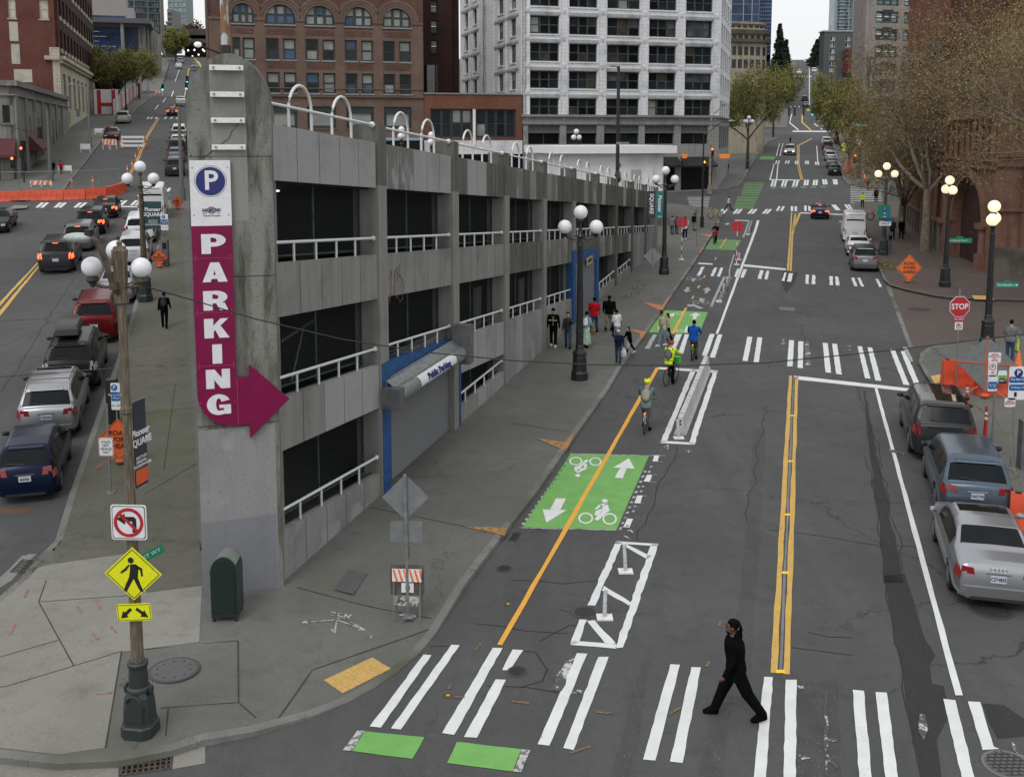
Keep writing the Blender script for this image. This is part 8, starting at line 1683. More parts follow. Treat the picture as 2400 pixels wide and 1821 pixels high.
for i,(px,py,kd,mm) in enumerate(((413,384,'sedan',BLG),(415,366,'suv',BLK),(417,351,'sedan',WHP),(418,338,'sedan',GRY),(420,327,'suv',WHP))):car('parked_car','parked car squeezed beside the garage prow uphill, '+('nearest','second','third','fourth','farthest')[i],'car',px,py,kd,mm,side='left',detail=False,group='cars parked uphill beside the prow')
for px,py,kd,mm,lb in ((423,247,'sedan',WHP,'white car in the uphill lane below the traffic signals'),(419,160,'sedan',WHP,'white car parked far up the left street, nearer one'),(423,149,'suv',SILV,'silver car parked far up the left street, farther one'),(456,162,'sedan',GRY,'grey car driving far up the left street')):car('distant_car',lb,'car',px,py,kd,mm,side='left',detail=False,facing=px==456)
# ================= PEOPLE AND BICYCLES =================
SKL=mat('skin_light',(.42,.24,.17),.6,noise=.1);SKM=mat('skin_medium',(.24,.125,.08),.6,noise=.1);SKD=mat('skin_brown',(.11,.055,.035),.6,noise=.1)
HAIRK=mat('dark_hair',(.006,.005,.0045),.9,noise=.4,nscale=30,spec=.05)
def cl(n,c):return mat('cloth_'+n,c,.95,noise=.25,nscale=6,spec=.04,bump=.2)
CB=cl('black',(.0045,.0045,.005));CJ=cl('jeans',(.035,.065,.115));CJL=cl('light_jeans',(.17,.22,.27));CR=cl('red',(.42,.01,.02));CN=cl('navy',(.012,.018,.045));CKH=cl('khaki',(.20,.165,.12));CWH=cl('white',(.58,.60,.62));CCR=cl('cream',(.42,.38,.27));CBL=cl('blue',(.012,.08,.36));CHV=cl('hi_vis',(.52,.68,.03));CLB=cl('light_blue',(.23,.36,.47));CMN=cl('mint',(.36,.47,.36));CGR=cl('grey',(.14,.15,.15));CCH=cl('charcoal',(.035,.037,.045));CTN=cl('teal_grey',(.13,.20,.18));CBR=cl('brown',(.10,.065,.045));CSH=cl('shoe_white',(.5,.5,.5))
def remesh(mb,name,m,parent,vox,it=3,sm=.5):
    o=mb.build('tmp',[m]);d=o.modifiers.new('r','REMESH');d.mode='VOXEL';d.voxel_size=vox
    s=o.modifiers.new('s','SMOOTH');s.factor=sm;s.iterations=it
    COL.objects.unlink(o);me=evald(o)
    me.name=name;me.materials.clear();me.materials.append(m)
    me.polygons.foreach_set('use_smooth',[True]*len(me.polygons))
    r=bpy.data.objects.new(name,me);COL.objects.link(r);r.parent=parent;return r
def caps(mb,p,q,r0,r1,n=12):
    p,q=Vector(p),Vector(q);mb.ball(p,r0,n);mb.ball(q,r1,n);mb.tube([p,q],[r0,r1],n)
def loft(mb,S,n=16):
    V=[]
    for cx_,cy_,cz,rx,ry in S:
        for j in range(n):t=2*PI*j/n;V.append((cx_+rx*math.cos(t),cy_+ry*math.sin(t),cz))
    k=len(S);mb.add(V,[(i*n+j,i*n+(j+1)%n,(i+1)*n+(j+1)%n,(i+1)*n+j) for i in range(k-1) for j in range(n)]+[tuple(reversed(range(n))),tuple(range((k-1)*n,k*n))])
def rv(a,o,l):  # a: forward angle from straight down, o: outward x
    return Vector((o*l,math.sin(a)*l*math.sqrt(1-o*o),-math.cos(a)*l*math.sqrt(1-o*o)))
def person(label,px,py,top,hd,skin=SKL,shirt=CB,pants=CJ,shoes=None,hair=HAIRK,LL=(12,5),LR=(-14,12),AL=(8,.12,14),AR=(-8,.12,14),lean=4,build=1.0,sleeve='long',leg='long',hat=None,pack=None,vox=.028,h=.13,turn=0,beard=False,longhair=False,skirt=None,base=None,H=None,sit=False,extra=None,hood=False,grp=None,fing=False):
    b=base if base is not None else gp(px,py,h)
    if H is None:H=max(1.2,min(2.05,(zat(px,top,b.y)-b.z)))
    s=H/1.76;t=thing('person',label,'person',tuple(b),-R(hd),grp)
    ln=R(lean);up=Vector((0,math.sin(ln),math.cos(ln)));hip=Vector((0,0,.93))
    def leg_(sd,a,k):
        h0=hip+Vector((sd*.09,0,0));kn=h0+rv(R(a),sd*.03,.43);an=kn+rv(R(a-k),0,.41);return h0,kn,an
    l=leg_(-1,*LL);r=leg_(1,*LR);low=min(l[2].z,r[2].z)
    if not sit:
        dz=.085-low;hip=hip+Vector((0,0,dz));l=leg_(-1,*LL);r=leg_(1,*LR)
    ch=hip+up*.36;sh=hip+up*.50;nk=hip+up*.56;hc=hip+up*.70+Vector((0,.02,0))
    def arm_(sd,a,o,e):
        s0=sh+Vector((sd*.185*build,0,-.02));el=s0+rv(R(a),sd*o,.29);wr=el+rv(R(a+e),sd*o*.5,.25);return s0,el,wr
    la=arm_(-1,*AL);ra=arm_(1,*AR);B=build
    def torso(mb,g=0):
        S=[]
        for f,rx,ry in ((-.10,.145,.105),(0,.165,.12),(.14,.15,.105),(.30,.175,.12),(.42,.185,.115),(.50,.15,.09),(.55,.07,.06)):
            c=hip+up*f;S.append((c.x,c.y,c.z,(rx*B+g),(ry*B+g)))
        loft(mb,S)
    mb=MB();torso(mb)
    for L_,sd in ((l,-1),(r,1)):
        caps(mb,L_[0],L_[1],.082*B,.055);caps(mb,L_[1],L_[2],.056,.038);caps(mb,L_[2]+Vector((0,0,-.03)),L_[2]+Vector((0,.10,-.045)),.032,.028)
    for A in (la,ra):
        caps(mb,A[0],A[1],.052*B,.040);caps(mb,A[1],A[2],.041,.027)
        d=(A[2]-A[1]).normalized();pm=A[2]+d*.045;sx=1 if A is ra else -1
        caps(mb,A[2],pm,.026,.030)
        if fing:
            side=Vector((0,1,0));fr=d
            for i,fl in enumerate((.062,.072,.068,.052)):
                o_=Vector((0,(i-1.5)*.019,0));q0=pm+o_;q1=q0+fr*fl*.55+Vector((-sx*.006,0,0));q2=q1+fr*fl*.45+Vector((-sx*.022,.004,0));caps(mb,q0,q1,.0095,.0088,8);caps(mb,q1,q2,.0088,.0078,8)
            q0=A[2]+d*.02+Vector((0,.028,0));q1=q0+d*.03+Vector((-sx*.012,.022,0));caps(mb,q0,q1,.011,.0095,8);caps(mb,q1,q1+d*.026,.0095,.008,8)
        else:
            for i in range(4):
                q0=pm+Vector((0,(i-1.5)*.018,0));caps(mb,q0,q0+d*(.075-.006*abs(i-1.3))+Vector((-sx*.012,0,0)),.010,.009,6)
            caps(mb,A[2]+d*.02+Vector((0,.025,0)),A[2]+d*.06+Vector((-sx*.01,.045,0)),.011,.009,6)
    caps(mb,nk-up*.06,nk+up*.08,.055,.052)
    ta=R(turn);fw=Vector((math.sin(-ta)*-1,math.cos(ta),0));fw=Vector((math.sin(ta),math.cos(ta),0))
    rt=Vector((fw.y,-fw.x,0))
    mb.ball(hc,.092,16,0,(.82,.98,1.18));mb.ball(hc+fw*.035-Vector((0,0,.055)),.062,12,0,(.9,.95,1.0))
    mb.ball(hc+fw*.098-Vector((0,0,.02)),.017,8,0,(.8,1,1.5));mb.ball(hc+fw*.088-Vector((0,0,.062)),.016,8,0,(1.4,.8,.7))
    for sd in(-1,1):mb.ball(hc+rt*sd*.078-Vector((0,0,.012)),.022,8,0,(.6,.7,1.2));mb.ball(hc+rt*sd*.03+fw*.08+Vector((0,0,.022)),.014,6,0,(1.5,.7,.6))
    bo=remesh(mb,'body',skin,t,vox*(.7 if not fing else .52),2,.4)
    # clothes
    mb=MB();torso(mb,.022)
    if fing:loft(mb,[(hip.x,hip.y,hip.z-.16,.215,.165),(hip.x,hip.y,hip.z+.1,.20,.155)])
    for A in (la,ra):
        if sleeve=='long':caps(mb,A[0],A[1],.070*B,.056);caps(mb,A[1],A[1]+(A[2]-A[1])*.96,.056,.040)
        elif sleeve=='short':caps(mb,A[0],A[0]+(A[1]-A[0])*.82,.072*B,.068)
    if hood:c=nk-up*.0-Vector((0,.06,0));mb.ball(c,.095,10,0,(1.1,.9,.7))
    remesh(mb,'jacket' if sleeve=='long' else 'shirt',shirt,t,vox*(.8 if not fing else .55))
    mb=MB();c=hip
    loft(mb,[(c.x,c.y,c.z-.14,.155*B,.115*B),(c.x,c.y,c.z-.05,.175*B,.13*B),(c.x,c.y+.005,c.z+.07,.172*B,.128*B)])
    for L_ in (l,r):
        caps(mb,L_[0],L_[1],.100*B,.075)
        if leg=='long':caps(mb,L_[1],L_[2]+Vector((0,0,.02)),.074,.062)
        else:caps(mb,L_[1]-(L_[1]-L_[0])*.15,L_[1]+Vector((0,0,.0)),.095,.09)
    if fing:
        for L_ in(l,r):caps(mb,L_[0],L_[1],.125,.10);caps(mb,L_[1],L_[2],.095,.075)
    if skirt:loft(mb,[(c.x,c.y,c.z-.75,.25,.25),(c.x,c.y,c.z-.3,.20,.18),(c.x,c.y,c.z+.05,.15,.12)])
    remesh(mb,'trousers' if leg=='long' else 'shorts',skirt or pants,t,vox*(.8 if not fing else .55))
    for L_ in (l,r):
        a=L_[2]
        f=(a.z-.085)
        mb=MB();tip=Vector((0,.15,-.055 if f<.03 else (-.0 if L_ is (l if LL[0]>LR[0] else r) else -.11)))
        caps(mb,a+Vector((0,-.03,-.045)),a+tip,.056,.050,10);caps(mb,a+Vector((0,-.01,.02)),a+tip*.6+Vector((0,0,.005)),.062,.056,10);remesh(mb,'shoe',shoes or CB,t,.02)
    # hair
    mb=MB()
    if hat!='helmet':
        mb.ball(hc-fw*.018+Vector((0,0,.028)),.099,14,0,(.86,1.0,1.06));
        if longhair:caps(mb,hc-fw*.06,hc-fw*.10-Vector((0,0,.18)),.07,.05);caps(mb,hc-fw*.05+Vector((0,0,.0)),hc-fw*.07-Vector((0,0,.08)),.085,.07)
        ho=remesh(mb,'hair',hair,t,.016 if vox>.02 else .012,1,.3)
        # clear the face: keep only hair behind the brow
        bm=bmesh.new();bm.from_mesh(ho.data);kill=[v for v in bm.verts if (v.co-hc).dot(fw)>.052 and v.co.z<hc.z+.055 and (v.co-hc).length<.2];bmesh.ops.delete(bm,geom=kill,context='VERTS');bm.to_mesh(ho.data);bm.free()
    if beard:
        mb=MB();mb.ball(hc+fw*.055-Vector((0,0,.085)),.050,12,0,(1.0,.85,.75));remesh(mb,'beard',HAIRK,t,.010,1)
    if fing or vox<.02:
        for sd in(-1,1):MB().ball(hc+rt*sd*.031+fw*.088+Vector((0,0,.008)),.0085,8).build('eye',[SGK],t);MB().ball(hc+rt*sd*.031+fw*.089+Vector((0,0,.030)),.014,6,0,(1.3,.5,.3)).build('eyebrow',[HAIRK],t)
    if hat=='cap':
        mb=MB();mb.ball(hc+Vector((0,0,.05)),.103,14,0,(.9,1.05,.80));mb.box(-.07,.07,.05,.19,hc.z+.045,hc.z+.06)
        if turn:pass
        remesh(mb,'cap',extra or CB,t,.018)
    if hat=='helmet':
        mb=MB();mb.ball(hc+Vector((0,0,.045)),.118,16,0,(.9,1.15,.85));remesh(mb,'helmet',extra or CB,t,.016);MB().box(-.02,.02,hc.y-.1,hc.y+.1,hc.z+.13,hc.z+.15).build('helmet_vent',[CB],t)
    if pack:
        mb=MB();c=hip+up*.33-Vector((0,.20,0));mb.ball(c,.16,14,0,(.95,.62,1.35));mb.ball(c-Vector((0,.06,.08)),.11,10,0,(1,.6,1));remesh(mb,'backpack',pack,t,.022)
        mb=MB()
        for sd in(-1,1):mb.tube([hip+up*.2+Vector((sd*.13,-.12,0)),hip+up*.5+Vector((sd*.11,-.06,.03)),hip+up*.5+Vector((sd*.11,.08,.0)),hip+up*.25+Vector((sd*.14,.13,0))],.018,5)
        mb.build('strap',[CB],t)
    t.scale=(s,s,s);t['h_']=0;del t['h_'];return t,dict(hip=hip,sh=sh,la=la,ra=ra,hc=hc,s=s,up=up)
def away(a=0):return AY+a
# the man on the near crosswalk
mm,_i=person('man in black jacket and black trousers striding left across the near crosswalk',1722,1682,1440,-84,SKD,CB,CB,CB,build=1.22,LL=(-25,12),LR=(24,3),AL=(8,.10,22),AR=(-6,.10,10),lean=5,turn=-6,beard=True,vox=.018,h=0,fing=True,longhair=False,hood=True)
hc=_i['hc'];mb=MB()
for k in range(9):
    x=-.05+.0125*k
    mb.tube([hc+Vector((x,-.03,.09)),hc+Vector((x*1.3,-.11,.06)),hc+Vector((x*1.5,-.145,-.02)),hc+Vector((x*1.4,-.13,-.11))],[.016,.018,.018,.012],6)
mb.build('locks',[HAIRK],mm,smooth=True)
MB().box(.145,.165,.06,.1,_i['sh'].z-.16,_i['sh'].z-.12).build('chest_logo',[mat('ochre_logo',(.2,.1,.03),.8)],mm)
# left sidewalk
person('person in black with a dark backpack walking uphill on the left sidewalk',386.5,768,683,AJ+4,SKD,CB,CB,pack=CCH,AL=(-10,.2,8),AR=(14,.2,20),vox=.03)
# couple walking toward us, and the crowd by the lamp
t,i_=person('man in black baseball jersey with yellow piping and black cap beside the garage wall',1297,813,720,188,SKL,CB,CB,CSH,hat='cap',AL=(6,.22,10),AR=(-4,.22,8),LL=(14,6),LR=(-6,10))
mb=MB();c=i_['sh'];mb.tube([c+Vector((-.05,.14,-.02)),c+Vector((0,.16,-.15)),c+Vector((0,.17,-.42))],.008,4);mb.tube([c+Vector((.05,.14,-.02)),c+Vector((0,.16,-.15))],.008,4);mb.build('yellow_piping',[mat('piping_yellow',(.6,.4,.03),.7)],t);text('jersey_text','SAN DIEGO',.07,CWH,t,tuple(c+Vector((0,.155,-.2))),(R(90),0,PI),off=.002)
person('woman in charcoal jacket and jeans walking beside the man in the black jersey',1331,816,730,186,SKL,CCH,CJ,AL=(50,.1,80),AR=(0,.2,10),build=.86,longhair=False)
t,i_=person('person in light blue top, cap and mint skirt wearing a white backpack',1374,814,729,AY+6,SKL,CLB,CMN,CB,skirt=CMN,hat='cap',extra=CN,pack=CWH,build=.85,AR=(10,.25,30))
mb=MB();wr=i_['ra'][2];mb.lathe([(.07,-.30),(.12,-.26),(.13,-.1),(.10,-.05)],tuple(wr),n=10);mb.build('wicker_bag',[cl('wicker',(.23,.12,.05))],t)
person('man in red t-shirt and jeans walking away near the blue door',1392,780,696,AY+4,SKD,CR,CJ,sleeve='short',build=1.12,AL=(6,.2,10),AR=(-6,.2,10),LL=(-10,10),LR=(12,4))
person('large man in black hooded top and khaki shorts walking away',1427,776,692,AY,SKD,CB,CKH,CB,leg='short',build=1.25,AL=(4,.2,12),AR=(-4,.2,12),hood=True,LL=(-14,24),LR=(8,4))
person('man in white shirt and light jeans looking back on the sidewalk',1446,802,724,-40,SKM,CWH,CJL,CSH,sleeve='short',build=1.18,AL=(10,.15,25),AR=(-8,.2,10),turn=20,LL=(-20,25),LR=(16,4))
person('woman with dark hair mostly hidden behind the man in white',1440,790,727,188,SKL,CTN,CB,build=.85,longhair=True)
t,i_=person('person in navy jacket and white cap looking at a phone and carrying a plastic bag',1449,851,771,192,SKM,CN,CJ,CCH,hat='cap',extra=CWH,AL=(8,.25,10),AR=(30,-.1,95),LL=(12,8),LR=(-8,10))
def bag(par,wr,r=.16,mm=None,nm='plastic_bag',lb='translucent white plastic shopping bag'):
    mb=MB();mb.lathe([(.03,0),(.05,-.08),(r*.85,-.22),(r,-.38),(r*.8,-.5),(.04,-.52)],tuple(wr),n=9);o=mb.build(nm,[mm or cl('bag_white',(.45,.46,.48))],None,smooth=60);o.matrix_world=par.matrix_basis.copy();tag(o,lb,'bag')
bag(t,i_['la'][2],lb='white plastic shopping bag held by the person in the navy jacket')
t,i_=person('woman in black with a patterned bag stepping off the kerb',1476,831,760,-128,SKL,CB,CB,CSH,LL=(30,4),LR=(-34,6),AL=(20,.2,40),AR=(20,.2,50),lean=12,longhair=True,build=.85)
bag(t,i_['la'][2],.17,cl('bag_floral',(.3,.28,.3)),'tote_bag','floral tote bag carried by the woman stepping off the kerb')
person('man in cream patterned shirt and pale jeans crossing the bike lane',1551,812,727,-96,SKM,CCR,CJL,CSH,sleeve='short',LL=(16,8),LR=(-12,8),h=0,build=1.05)
t,i_=person('person carrying shopping bags just behind the man in the cream shirt',1566,806,733,-96,SKL,CCR,CB,longhair=True,h=0,build=.9,sleeve='short');bag(t,i_['la'][2],.19,cl('bag_clear',(.2,.2,.24)),lb='dark translucent shopping bag beside the cream shirt man')
# bicycles and riders
def bike(label,px,py,hd,frame,h=0,scale=1,tyre=.018,name='bicycle',basket=None):
    b=gp(px,py,h);t=thing(name,label,'bicycle',tuple(b),-R(hd));t.rotation_euler=(math.atan2(G(b.x,b.y+1)-G(b.x,b.y),1.0),0,-R(hd));t.scale=(scale,)*3
    r=.33
    for y in(0,1.04):
        w=MB();w.torus((0,y,r+tyre),r,tyre,'x',28,6);wo=w.build('wheel',[RUBBER],t,smooth=True);w=MB()
        for k in range(10):a=PI*2*k/10;w.tube([(0,y,r+tyre),(0,y+r*.97*math.cos(a),r+tyre+r*.97*math.sin(a))],.0025,3)
        w.tube([(-.03,y,r+tyre),(.03,y,r+tyre)],.02,8);w.build('spokes',[GALV],wo)
    f=MB();rw=(0,0,.35);bb=(0,.42,.30);st=(0,.30,.80);hd_=(0,.86,.82);fo=(0,1.04,.35)
    for a,c,q in ((rw,bb,.014),(rw,st,.012),(bb,st,.018),(bb,hd_,.022),(st,hd_,.018),(hd_,fo,.016)):f.tube([a,c],q,6)
    f.build('frame',[frame],t);MB().tube([st,(0,.26,.92)],.013,6).build('seat_post',[BLACK],t);MB().ball((0,.24,.95),.1,8,0,(.8,1.3,.35)).build('saddle',[BLACK],t)
    f=MB();f.tube([hd_,(0,.83,.98)],.014,6);f.tube([(-.28,.78,1.02),(-.1,.86,1.0),(.1,.86,1.0),(.28,.78,1.02)],.012,6);f.build('handlebar',[BLACK],t)
    f=MB();f.torus((.05,.42,.30),.09,.008,'x',16,4);f.box(.05,.16,.38,.46,.14,.16);f.box(-.16,-.05,.38,.46,.44,.46);f.build('crank',[BLACK],t)
    f=MB();f.torus((0,0,r+tyre),r+.04,.012,'x',12,4,0,.6,2.6);f.build('mudguard',[frame],t);MB().ball((0,-.08,.72),.03,6).build('rear_lamp',[TLO],t)
    if basket:MB().box(-.15,.15,.95,1.2,.75,.98).build('basket',[basket],t)
    return t
def rider(label,bk,skin,shirt,pants,off=Vector((0,.24,.0)),**k):
    s=bk.scale[0];b=bk.matrix_basis@Vector((0,.22,0));hd=-math.degrees(bk.rotation_euler.z)
    t,i_=person(label,0,0,0,hd,skin,shirt,pants,sit=True,base=Vector(b),H=k.pop('H',1.72),h=0,**k);return t,i_
ROAD_BIKE=mat('bike_dark',(.02,.02,.025),.35);GRB=mat('bike_green',(.05,.5,.02),.4)
bk=bike('bicycle ridden by the cyclist with the clear backpack',1511,1017,AY,mat('bike_white',(.5,.5,.5),.4))
rider('cyclist in yellow helmet with a clear backpack waiting on the orange line',bk,SKL,CTN,CGR,LL=(42,50),LR=(14,2),AL=(45,.18,25),AR=(45,.18,25),lean=14,hat='helmet',extra=mat('helmet_yellow',(.7,.8,.02),.4),pack=cl('clear_pack',(.33,.31,.26)),H=1.84,vox=.018)
bk=bike('black bicycle with a green bag ridden by the hi-vis cyclist',1562,905,AY+14,ROAD_BIKE,basket=GRB)
rider('cyclist in hi-vis yellow vest and red helmet with a grey backpack',bk,SKL,CHV,CB,LL=(70,85),LR=(30,40),AL=(55,.2,20),AR=(55,.2,20),lean=18,hat='helmet',extra=mat('helmet_red',(.35,.02,.02),.4),pack=CGR,vox=.018,H=1.8)
bk=bike('green electric share bicycle ridden by the blue jacket rider',1623,846,AY+2,GRB,tyre=.03)
rider('rider in bright blue jacket and brown trousers on the green share bicycle',bk,SKM,CBL,CBR,LL=(60,70),LR=(20,20),AL=(40,.2,40),AR=(40,.2,40),lean=6,hood=True,vox=.018,H=1.78,build=1.08)
bk=bike('black and green share bicycle coming down the bike lane',1678,570,AY+184,GRB,tyre=.03)
rider('rider in black with a child in red coming toward us in the bike lane',bk,SKD,CB,CB,LL=(60,70),LR=(50,60),AL=(40,.3,40),AR=(40,.3,40),lean=4)
b=bk.matrix_basis@Vector((0,.62,.0));person('small child in red jacket riding in front of the adult in black',0,0,0,AY+184,SKL,CR,CB,base=Vector(b)+Vector((0,0,.12)),H=1.18,sit=True,LL=(40,40),LR=(40,40),AL=(40,.3,20),AR=(40,.3,20),vox=.03)
bk=bike('yellow and white parked share bicycle beside the slim black lamp pole',1666,513,AY+60,mat('bike_yellow',(.6,.5,.03),.4),h=.13,tyre=.03);bk=bike('dark parked scooter bike behind the lit lamp by the white van',2040,516,100,ROAD_BIKE,h=.13,tyre=.04)
for px,py,lb in ((1712,352,'left'),(1722,350,'middle'),(1778,335,'right')):bike('green share bicycle parked on the plaza left of the far street, %s one'%lb,px,py,70,GRB,h=.13)
bike('green share bicycle parked under the right hand trees',1967,355,30,GRB,h=.13)
# others
V=.035
person('man in grey sweatshirt and jeans walking away at the garage end',1575,550,505,AY,SKL,CGR,CJ,hat='cap',extra=CGR,vox=V);person('person in dark top beside the man in grey sweatshirt',1586,549,507,AY,SKM,CCH,CJ,vox=V)
t,i_=person('man in white number 74 jersey and dark jeans walking away',1605,563,496,AY-4,SKM,CWH,CN,CSH,sleeve='short',vox=V);text('jersey_number','74',.2,CN,t,tuple(i_['sh']+Vector((0,-.15,-.18))),(R(90),0,0),off=.006)
person('person in black coat and tan trousers walking away near the edge-on sign',1627,541,500,AY+4,SKD,CB,CKH,vox=V,build=1.1)
person('man in white top and navy trousers crossing far down the bike lane',1707,493,458,100,SKM,CWH,CN,LL=(28,5),LR=(-26,10),h=0,vox=V)
person('person in brown jacket on the right hand zebra crossing',2034,446,418,AY+180,SKM,CBR,CBR,h=0,vox=V);person('person in long black coat on the right hand zebra crossing',2053,476,440,AY+180,SKD,CB,CB,h=0,vox=V);person('road worker in hi-vis yellow with a stop board at the crossing corner',2021,486,451,AY+180,SKM,CHV,CN,vox=V)
person('man in dark clothes beside the lit lamp post and pay station',2091,560,512,188,SKM,CCH,CB,vox=V);person('bald man in black looking at a phone on the brick sidewalk',2112,560,511,192,SKL,CB,CB,AL=(20,.1,90),hair=SKL,vox=V)
person('man in grey t-shirt, cap and jeans standing at the right edge by the cone',2366,846,749,30,SKL,CGR,CJ,CBR,sleeve='short',build=1.15,hat='cap',extra=CCH,LL=(4,2),LR=(-4,2));person('person in teal and yellow partly hidden behind the man in grey t-shirt',2381,826,766,30,SKM,CTN,CHV,LL=(4,2),LR=(-4,2),build=.9)
person('person in red coat walking on the far left sidewalk',143,408,377,AJ,SKM,CR,CB,vox=V);person('person in dark clothes beside the red coat walker',126,407,377,AJ,SKM,CB,CB,vox=V);person('person in black walking along the white tower sidewalk',1705,405,381,AY+180,SKM,CB,CB,vox=V);person('person standing on the far traffic island',1852,337,321,AY,SKM,CB,CB,vox=.05);person('person in blue crossing behind the left lamp globes',369,446,424,90,SKM,CBL,CJ,h=0,vox=V)
for px,py,tp_ in ((2326,0,0),):pass
# ================= TREES =================
def leaf_mat(nm,c1,c2,tr=.25):
    m=bpy.data.materials.new(nm);m.use_nodes=True;t=m.node_tree;b=t.nodes['Principled BSDF'];b.inputs['Roughness'].default_value=.7;b.inputs['Specular IOR Level'].default_value=.2
    c=mix(t,c1,c2,noise(t,.9,4,lo=.35,hi=.65));c=mix(t,c,tuple(min(1,x*1.9) for x in c1),noise(t,9,2,lo=.55,hi=.7));t.links.new(c,b.inputs['Base Color']);return m
LFP=leaf_mat('plane_leaf',(.22,.17,.07),(.15,.118,.052));LFG=leaf_mat('spring_leaf',(.20,.19,.06),(.12,.125,.042));LFD=leaf_mat('conifer_leaf',(.018,.035,.020),(.010,.020,.012));LFR=leaf_mat('red_leaf',(.08,.035,.03),(.05,.03,.02))
BARK=mat('plane_bark',(.17,.145,.11),.9,noise=.4,nscale=3);TWIG=mat('twig_brown',(.175,.13,.085),.9,noise=.3,nscale=4);BARKD=mat('dark_bark',(.045,.037,.03),.9,noise=.3)
def leaves(mb,p,n,rad,size,rn,flat_=0):
    for _ in range(n):
        d=Vector((rn.gauss(0,1),rn.gauss(0,1),rn.gauss(0,1)));d=d.normalized()*rad*rn.random()**.5;c=p+d
        a=Vector((rn.gauss(0,1),rn.gauss(0,1),rn.gauss(0,1))).normalized();b=a.orthogonal().normalized();s=size*rn.uniform(.6,1.3);e=a.cross(b)
        mb.v+= [c-b*s*.5,c+e*s*.35,c+b*s*.5,c-e*s*.35];k=len(mb.v);mb.f.append([k-4,k-3,k-2,k-1]);mb.m.append(0)
def fork(t,loc,H,R_,seed,name,label,cat,lm,bm_,tm,trunk=.3,lev=5,lsize=.14,nl=5,lrad=.35,hb=.22,group=None,kids=(4,4,4,3,3),spread=.75,bend=(0,0),droop=0,crown_z=.6):
    rn=random.Random(seed);T=thing(name,label,cat,loc,rn.random()*6.28 if bend==(0,0) else 0,group)
    wood=MB();tw=MB();lf=MB();cz=H*crown_z;C=Vector((bend[0],bend[1],cz))
    def inside(p):
        q=p-C;return (q.x/R_)**2+(q.y/R_)**2+(q.z/(H-cz if q.z>0 else cz-H*hb))**2
    def br(p,d,l,r,k):
        n=3 if k<3 else 2;pts=[p];q=p;dd=d.copy()
        for i in range(n):
            dd=(dd+Vector((rn.gauss(0,1),rn.gauss(0,1),rn.gauss(0,.8)))*.16+Vector((0,0,.05-droop*(k>2)))).normalized();q=q+dd*l/n;pts.append(q)
        rs=[r*(1-.45*i/n) for i in range(n+1)]
        (wood if k<3 else tw).tube(pts,rs,6 if k<2 else (4 if k<3 else 3),0,cap=False)
        if k>=lev-1:
            for pt in pts[1:]:
                if nl:leaves(lf,pt,nl,lrad,lsize,rn)
        if k>=lev:return
        for j in range(kids[min(k,len(kids)-1)]):
            f=rn.uniform(.35,1.0) if j else 1.0;i=min(n-1,int(f*n));b0=pts[i]+(pts[i+1]-pts[i])*(f*n-i if f<1 else 1)
            ax=Vector((rn.gauss(0,1),rn.gauss(0,1),rn.gauss(0,.6)));nd=(dd+ax.normalized()*spread*(1.25 if j else .5)).normalized();nl_=l*rn.uniform(.55,.82)
            e=b0+nd*nl_
            if inside(e)>1.0:nd=(nd+(C-b0).normalized()*.9).normalized();nl_*=.7
            br(b0,nd,nl_,rs[-1]*rn.uniform(.5,.75),k+1)
    h0=H*hb*1.1;wood.tube([(0,0,0),(.0,0,h0*.5),(bend[0]*.1,bend[1]*.1,h0)],[trunk*1.25,trunk,trunk*.9],10)
    top=Vector((bend[0]*.1,bend[1]*.1,h0));n0=5
    for j in range(n0):
        a=2*PI*(j+rn.random()*.6)/n0;d=(Vector((math.cos(a)*.75,math.sin(a)*.75,rn.uniform(.6,1.3)))+Vector((bend[0],bend[1],0))*.12).normalized();br(top-Vector((0,0,.1*j)),d,H*rn.uniform(.24,.34)*max(.7,R_/H*2.2 if d.z<.7 else 1),trunk*.55,1)
    wood.build('trunk',[bm_],T,recalc=False,smooth=60)
    if tw.v:tw.build('twigs',[tm],T,recalc=False)
    if lf.v:lf.build('foliage',[lm],T,recalc=False)
    return T
TG='sparsely leafed plane trees in front of the sandstone block'
def wb(px,py,h=.13):return tuple(gp(px,py,h))
fork(None,wb(2112,548),15.5,6.6,3,'plane_tree','tall sparse plane tree farthest along the brick building, with yellow green buds','tree',LFP,BARK,TWIG,.32,5,.14,3,.4,.16,TG,kids=(5,6,5,5,5),droop=.10,crown_z=.52)
fork(None,wb(2168,588),22,8.4,21,'plane_tree','big sparse plane tree rising before the deep red brick upper floors','tree',LFP,BARK,TWIG,.34,5,.13,2,.42,.2,TG,kids=(5,6,6,6,5),droop=.14,crown_z=.55)
fork(None,wb(2470,660),21,10.5,12,'plane_tree','sparse plane tree whose crown hangs in from the right edge','tree',LFP,BARK,TWIG,.36,5,.11,2,.4,.30,TG,kids=(5,6,6,6,5),droop=.08,crown_z=.66,bend=(-2.5,0))
fork(None,wb(2560,760),17,9.5,77,'plane_tree','nearest sparse plane tree reaching in low over the right edge','tree',LFP,BARK,TWIG,.34,5,.10,3,.4,.36,TG,kids=(5,6,5,5,5),droop=.08,crown_z=.7,bend=(-1.5,2))
def street_tree(px,py,H,R_,seed,label,lm=LFG,name='street_tree',ls=.26,nl=13,g=None,lev=4,tk=.22,**k):
    return fork(None,wb(px,py),H,R_,seed,name,label,'tree',lm,BARKD,TWIG if lm is not LFR else BARKD,tk,lev,ls,nl,.7,.18,g,kids=(5,5,5,4,3),**k)
gl_='budding trees on the plaza left of the far street'
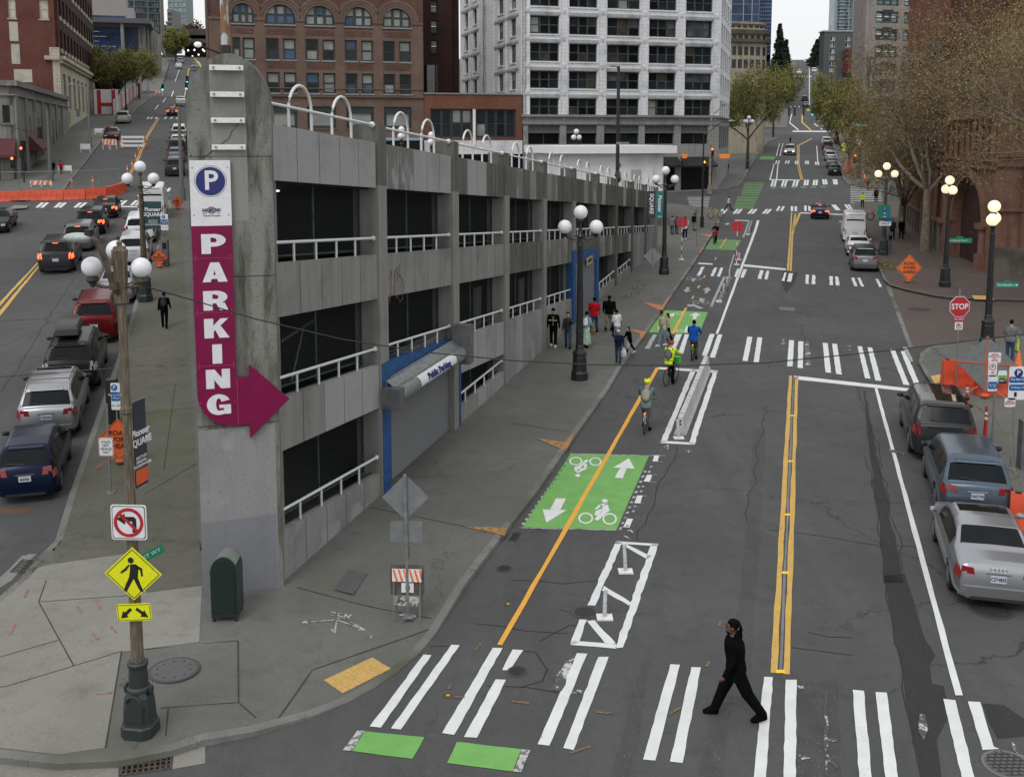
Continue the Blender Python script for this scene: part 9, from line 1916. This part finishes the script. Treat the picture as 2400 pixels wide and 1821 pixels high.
street_tree(1752,385,19.5,6.4,31,'budding yellow green tree in front of the beige corner building',g=gl_);street_tree(1812,322,20,6.6,32,'budding yellow green tree nearest the far left kerb of the uphill street',g=gl_);street_tree(1775,350,14,5,33,'lower budding tree between the two tall ones on the plaza',g=gl_)
gr_='budding trees on the right of the far street'
street_tree(1990,404,14.5,4.4,34,'dark trunked budding tree beside the blue grey signal pole',g=gr_);street_tree(1958,338,16,5.0,35,'budding tree in front of the charcoal apartment block',g=gr_);street_tree(1940,292,15,4.5,36,'small budding tree farthest up the right side',g=gr_)
street_tree(275,262,13.5,4.2,37,'green tree before the civic hall, left one',g='trees before the civic hall');street_tree(327,232,12.5,4.0,38,'green tree before the civic hall, right one',g='trees before the civic hall');street_tree(243,250,8,3.4,39,'reddish brown tree at the foot of the civic hall',LFR)
street_tree(412,150,13,4.0,40,'narrow green tree beside the highway overpass on the left',ls=.5)
for i,(px,Y,zt_,r_) in enumerate(((408,470,22,9),(432,480,28,10),(455,470,40,8),(395,455,30,7))):
    p=atY(px,zt_,Y);g0=G(p.x,Y);fork(None,(p.x,Y,g0),p.z-g0,r_,50+i,'hillside_tree','pale green hillside tree above the overpass, '+('left','middle','right','far left')[i]+' one','tree',LFG if i!=2 else LFR,BARKD,TWIG,.4,3,1.1,14,1.8,.1,'trees on the hill above the overpass',kids=(5,5,4),crown_z=.5)
def conifer(px,Y,ty,r_,seed,label):
    p=atY(px,ty,Y);g0=G(p.x,Y);H=p.z-g0;rn=random.Random(seed);T=thing('conifer_tree',label,'tree',(p.x,Y,g0));MB().tube([(0,0,0),(0,0,H)],[.5,.05],7).build('trunk',[BARKD],T);mb=MB();w=MB()
    k=0;z=H*.12
    while z<H:
        f=1-z/H;rr=r_*(f**.8)*rn.uniform(.75,1.1);
        for j in range(7):
            a=rn.random()*6.28;d=Vector((math.cos(a),math.sin(a),-.25));L=rr*rn.uniform(.7,1.1);w.tube([(0,0,z),tuple(Vector((0,0,z))+d*L)],[.06,.02],3)
            n=int(5+L*4)
            for q in range(n):leaves(mb,Vector((0,0,z))+d*L*(q+1)/n,5,.5,.75,rn)
        z+=H*.03
    w.build('branches',[BARKD],T,recalc=False);mb.build('foliage',[LFD],T,recalc=False)
conifer(1828,325,58,4.6,1,'tall dark conifer left of the far street crest');conifer(1843,345,96,4.0,2,'second dark conifer just right of the tall one');conifer(1915,470,95,5.0,3,'dark conifer right of the hill crest, nearer the road');conifer(1926,450,80,5.5,4,'dark conifer behind the charcoal apartment block')
# weeds at the kerb
mb=MB();rn=random.Random(4);c=gp(2068,622,.13)
for _ in range(500):
    p=c+Vector((rn.gauss(0,.35),rn.gauss(0,1.6),rn.uniform(0,.22)));leaves(mb,p,1,.05,.12,rn)
o=mb.build('kerb_weeds',[LFG],recalc=False);o['kind']='stuff';o['label']='green weeds growing along the kerb by the grey SUV'
bpy.data.scenes.remove(TS)
bpy.context.view_layer.update()
